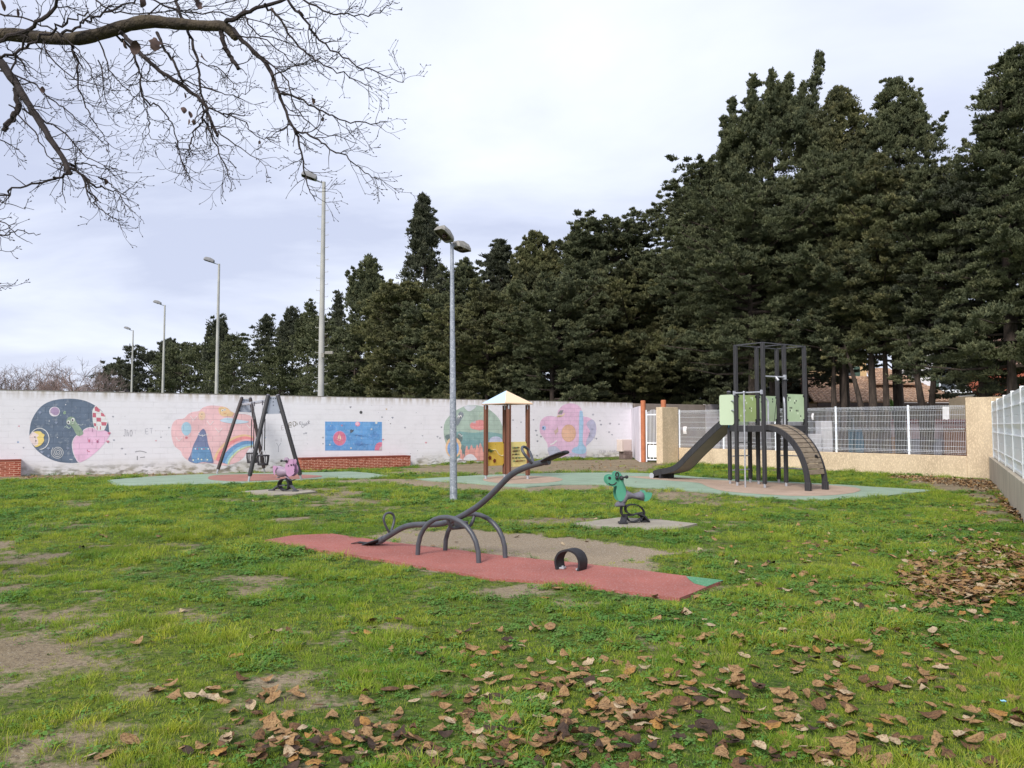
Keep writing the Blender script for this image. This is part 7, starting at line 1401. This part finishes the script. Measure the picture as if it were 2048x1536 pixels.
# ------------------------------------------------------------------ overhanging leafless tree, upper left
BD = mat('dark_twig_bark', rgb(58, 49, 48, .8), rgb(42, 35, 35, .8), rough=.9, scale=14, stretch=(1, 1, 1), bump=.6, bscale=60); BDM = mat('limb_bark', rgb(84, 74, 60, .9), rgb(54, 47, 42, .9), rough=.95, scale=10, bump=.9, bscale=40, bdist=.02)
fe_ = empty('overhanging_tree', (-6.9, 6.6, 0), 'bare tree reaching its branches into the upper left of the picture', 'tree')
A = lambda x, y: (x / 2.438, y / 2.438)
def ap3(x, y, dpt): return yp(*A(x, y), dpt)
mb = MB(); limb0 = [(-200, 210, 6.9), (0, 170, 6.9), (150, 178, 6.9), (300, 190, 6.85), (400, 185, 6.8), (500, 162, 6.8), (600, 130, 6.75), (720, 105, 6.7), (850, 115, 6.7), (1000, 126, 6.7), (1090, 128, 6.65), (1130, 160, 6.65), (1152, 188, 6.65)]
lr = [.072, .070, .068, .066, .066, .064, .062, .070, .058, .052, .052, .05, .038]
P = [ap3(*q) for q in limb0]; Ps = spline(P, 4); rs = [lr[min(i // 4, 12)] * (1 - (i % 4) / 4) + lr[min(i // 4 + 1, 12)] * (i % 4) / 4 for i in range(len(Ps))]; rr = random.Random(4); rs = [r * rr.uniform(.93, 1.09) for r in rs]
rs = [r * .82 for r in rs]; mb.tube([V(-6.9, 6.7, 4.4)] + [V(-6.3, 6.8, 4.85)] + Ps, [.14, .08] + rs, 12); mb.build('main_limb', BDM, fe_, smooth=True)
mb = MB(); mb.tube(spline([V(-6.9, 6.6, -.2), V(-6.85, 6.6, 1.5), V(-7.0, 6.65, 3.0), V(-6.9, 6.7, 4.4), V(-7.1, 6.8, 6.2), V(-7.0, 7.2, 8.5)], 4), [.34 - .013 * i for i in range(21)], 14); mb.build('trunk', BDM, fe_, smooth=True)
BR = [ # traced limbs: points, depth start/end, radius start/end
 ([(-120, 150), (0, 300), (90, 430), (160, 540), (230, 650), (300, 760), (347, 850)], 6.6, 6.2, .046, .020), ([(78, 430), (86, 530), (45, 590), (16, 635)], 6.55, 6.5, .030, .024),
 ([(345, 835), (290, 862), (230, 875), (100, 915), (-20, 958)], 6.2, 6.3, .013, .008), ([(345, 815), (420, 870), (480, 910), (560, 930), (632, 970)], 6.2, 6.1, .014, .003), ([(400, 850), (450, 960), (500, 1030), (605, 1080)], 6.2, 6.0, .010, .003), ([(345, 805), (430, 800), (500, 822), (570, 820)], 6.2, 6.1, .008, .003), ([(480, 860), (540, 900), (600, 970), (660, 1046)], 6.2, 6.0, .008, .002),
 ([(330, 190), (355, 240), (380, 320), (390, 440), (440, 560), (500, 650), (525, 712)], 6.9, 6.6, .014, .003), ([(590, 160), (640, 210), (700, 270), (800, 360), (900, 425), (990, 500), (1015, 560), (1040, 620), (1065, 668)], 6.7, 6.4, .024, .014), ([(760, 150), (800, 230), (850, 310), (885, 400)], 6.7, 6.5, .017, .012),
 ([(850, -20), (885, 80), (925, 170), (962, 290), (972, 400), (990, 500), (985, 590), (940, 660), (920, 740), (900, 820), (930, 895)], 6.9, 6.3, .018, .003), ([(1075, 150), (1100, 230), (1125, 280), (1162, 335)], 6.65, 6.55, .026, .019), ([(1130, 140), (1200, 215), (1290, 300), (1335, 390), (1368, 480), (1410, 580), (1450, 670), (1478, 790), (1500, 900), (1537, 982)], 6.65, 6.2, .026, .003),
 ([(1440, 640), (1530, 662), (1620, 728), (1700, 770), (1780, 840), (1850, 882)], 6.3, 6.0, .011, .003), ([(1355, 450), (1480, 490), (1600, 560), (1700, 588), (1830, 602), (1892, 594)], 6.4, 6.2, .012, .003), ([(1100, 110), (1200, 62), (1300, 28), (1460, -20)], 6.6, 6.5, .024, .014), ([(1290, 20), (1375, 100), (1420, 180), (1500, 262), (1600, 330), (1700, 372), (1822, 432)], 6.5, 6.1, .014, .003), ([(1400, 0), (1500, 120), (1560, 200), (1650, 262), (1770, 332), (1880, 370), (1972, 408)], 6.5, 6.2, .014, .003),
 ([(1450, -20), (1600, 60), (1700, 76), (1850, 50), (1916, 4)], 6.4, 6.2, .011, .003), ([(1090, 560), (1190, 592), (1250, 660), (1372, 665)], 6.4, 6.2, .008, .003), ([(1000, 590), (1050, 700), (1090, 790), (1132, 934)], 6.4, 6.1, .011, .003), ([(1060, 640), (1200, 740), (1308, 812)], 6.4, 6.2, .007, .002), ([(1010, 520), (1100, 560), (1200, 560)], 6.5, 6.4, .009, .005),
 ([(480, 190), (530, 330), (600, 420), (690, 500)], 6.8, 6.6, .009, .003), ([(560, 170), (640, 240), (680, 350), (700, 480), (780, 520), (830, 600), (862, 690), (892, 800), (932, 894)], 6.8, 6.4, .013, .003), ([(700, 480), (720, 580), (735, 660), (800, 716)], 6.6, 6.4, .007, .002), ([(480, 300), (510, 430), (520, 540), (582, 545)], 6.8, 6.6, .008, .002),
 ([(290, 170), (380, 120), (450, 82), (600, 20), (700, -20)], 6.7, 6.6, .014, .008), ([(-20, 205), (100, 162), (200, 100), (300, -10)], 5.9, 5.8, .020, .014), ([(-20, 290), (120, 232), (260, 152), (330, 110), (420, 60)], 6.2, 6.1, .015, .008), ([(150, 150), (60, 290), (70, 420)], 6.0, 6.1, .012, .008),
 ([(-20, 340), (150, 400), (250, 482), (350, 560), (450, 640), (522, 712)], 6.6, 6.3, .010, .003), ([(120, 540), (300, 640), (420, 760), (562, 822)], 6.5, 6.2, .010, .003), ([(60, 520), (160, 640), (240, 760), (300, 800)], 6.5, 6.3, .008, .004), ([(-20, 60), (200, 120), (340, 200), (430, 330), (500, 520)], 6.6, 6.4, .010, .003), ([(200, 180), (260, 300), (400, 400), (560, 440)], 6.6, 6.4, .009, .003),
 ([(450, -20), (560, 60), (760, 60), (1000, 40), (1200, -10)], 7.1, 6.9, .010, .004), ([(700, -20), (900, 60), (1120, 70), (1300, 120), (1440, 230)], 7.0, 6.7, .011, .003), ([(1150, 180), (1300, 200), (1440, 310), (1560, 290)], 6.6, 6.4, .008, .003), ([(1330, 370), (1420, 330), (1540, 290), (1650, 280)], 6.4, 6.3, .008, .003), ([(1250, 260), (1400, 380), (1440, 520), (1560, 640), (1740, 690)], 6.5, 6.2, .009, .003), ([(900, 400), (1050, 440), (1160, 470), (1230, 420)], 6.5, 6.4, .007, .003),
 ([(-60, 640), (20, 690), (80, 720), (125, 775)], 6.3, 6.2, .008, .002), ([(-60, 1000), (0, 985), (60, 1000), (160, 1022)], 6.0, 5.9, .007, .002), ([(-60, 1140), (20, 1150), (90, 1125), (192, 1142)], 6.0, 5.9, .009, .003), ([(-40, 1060), (40, 1100), (100, 1160), (152, 1188)], 6.0, 5.9, .006, .002), ([(-60, 1400), (0, 1395), (66, 1384)], 6.0, 5.9, .005, .002), ([(-60, 1440), (0, 1410), (50, 1405)], 6.0, 5.9, .004, .002), ([(-60, 1230), (10, 1225), (64, 1222)], 6.0, 5.9, .004, .002), ([(-60, 1120), (0, 1130), (60, 1090), (75, 1040)], 6.0, 5.9, .006, .002),
 ([(1180, 60), (1250, 160), (1380, 200), (1470, 240)], 6.7, 6.5, .009, .003), ([(620, 130), (760, 40), (900, -20)], 6.8, 6.7, .009, .005), ([(950, 300), (1060, 330), (1130, 400), (1160, 470)], 6.7, 6.5, .007, .003), ([(860, 700), (880, 760), (905, 860)], 6.4, 6.3, .006, .003)]
mbb = MB(); rr = random.Random(21); ntw = 0
def twig(p, d, ln, r, lv):
    """zig-zag shoot with side shoots and buds, tips turning up"""
    global ntw
    ntw += 1; n = max(3, int(ln / .032)); pth = [p]; dd = d.copy(); ra = [r]
    for i in range(n):
        dd = (dd + V(rr.gauss(0, .22), rr.gauss(0, .18), rr.gauss(.0, .2)) + V(.03, 0, .05 * (i / n))).normalized(); pth.append(pth[-1] + dd * (ln / n)); ra.append(max(r * (1 - .6 * (i + 1) / n), .0015))
        if lv > 0 and i < n - 0 and rr.random() < (.36 if lv > 1 else .38):
            o_ = dd.orthogonal().normalized(); o_ = Matrix.Rotation(rr.uniform(0, 6.28), 3, dd) @ o_; o_.y *= .6; twig(pth[-1], (dd * .75 + o_ * rr.uniform(.5, .95)).normalized(), min(ln * rr.uniform(.2, .5), .16), ra[-1] * .8, lv - 1)
    mbb.tube(pth, ra, 4 if lv else 3, cap=False)
    mbb.tube([pth[-1], pth[-1] + dd * .006, pth[-1] + dd * .016], [.002, .004, .001], 4, cap=False)
for pts_, d0, d1, r0_, r1_ in BR:
    r0_ *= .84; r1_ *= .88
    n = len(pts_); P = [ap3(x, y, d0 + (d1 - d0) * i / (n - 1)) for i, (x, y) in enumerate(pts_)]; Q = spline(P, 5); m = len(Q)
    Q = [q + V(rr.gauss(0, .006), rr.gauss(0, .02), rr.gauss(0, .006)) * min(1, .012 / max(r0_, .004)) for q in Q]; ra = [r0_ + (r1_ - r0_) * i / (m - 1) for i in range(m)]; mbb.tube(Q, [q * rr.uniform(.92, 1.12) for q in ra], 7 if r0_ > .015 else 5)
    tl = sum((Q[i + 1] - Q[i]).length for i in range(m - 1)); k = int(tl / (.082 if pts_[0][0] > 0 else .12))
    for j in range(k):
        u = rr.uniform(.08, .99); i = min(int(u * (m - 1)), m - 2); t = (Q[i + 1] - Q[i]).normalized(); o_ = V(t.z, 0, -t.x) * rr.choice((-1, 1)) + V(0, rr.gauss(0, .5), 0); o_.normalize(); d = (t * rr.uniform(.5, 1) + o_ * rr.uniform(.4, 1.0)).normalized(); twig(Q[i], d, rr.uniform(.10, .34) * (.45 if pts_[0][0] < -30 and pts_[0][1] > 900 else 1), min(max(ra[i] * .55, .0026), .0055), 2 if rr.random() < .45 else 1)
mbb.build('branches', BD, fe_, fix=False); print('twigs', ntw, len(mbb.f))
DLm = mat('hanging_dead_leaf', rgb(96, 76, 70, .9), rgb(70, 54, 50, .9), rough=.8, scale=20); mb = MB()
for (x, y, s, an) in ((600, 215, 40, 1.2), (660, 235, 55, 1.9), (756, 212, 55, 1.6), (990, 288, 38, .9), (965, 22, 45, 1.4), (82, 60, 34, 1.5), (10, 28, 40, 1.0), (468, 370, 18, 1.7), (522, 736, 16, .8), (490, 955, 22, 1.6), (897, 532, 32, 1.9), (925, 560, 30, 1.3), (945, 596, 22, 1.1), (918, 595, 24, 1.6), (1572, 580, 20, 2.3), (1604, 560, 16, .4), (1330, 60, 40, 1.0), (1466, 68, 40, .7), (208, 440, 26, 1.5), (518, 885, 26, 1.5), (907, 860, 12, 1), (700, 12, 40, 1.3), (1265, 695, 16, 1.4), (1530, 490, 26, 2.2), (900, 465, 24, 1.4)):
    c = ap3(x, y, 6.3 + rr.uniform(-.2, .2)); L_ = s * 1.25 / 2.438 / F * 6.4; sh, fs_ = SH[rr.randrange(9)]; Mx = Matrix.Rotation(rr.uniform(0, 6.28), 3, 'Z') @ Matrix.Rotation(an, 3, 'Y') @ Matrix.Rotation(rr.uniform(-.8, .8), 3, 'X'); mb.add([c + Mx @ V(*(v * L_)) for v in sh], [f for f in fs_ if len(f) == 4])
mb.build('dead_leaves', DLm, fe_, smooth=True, fix=False)
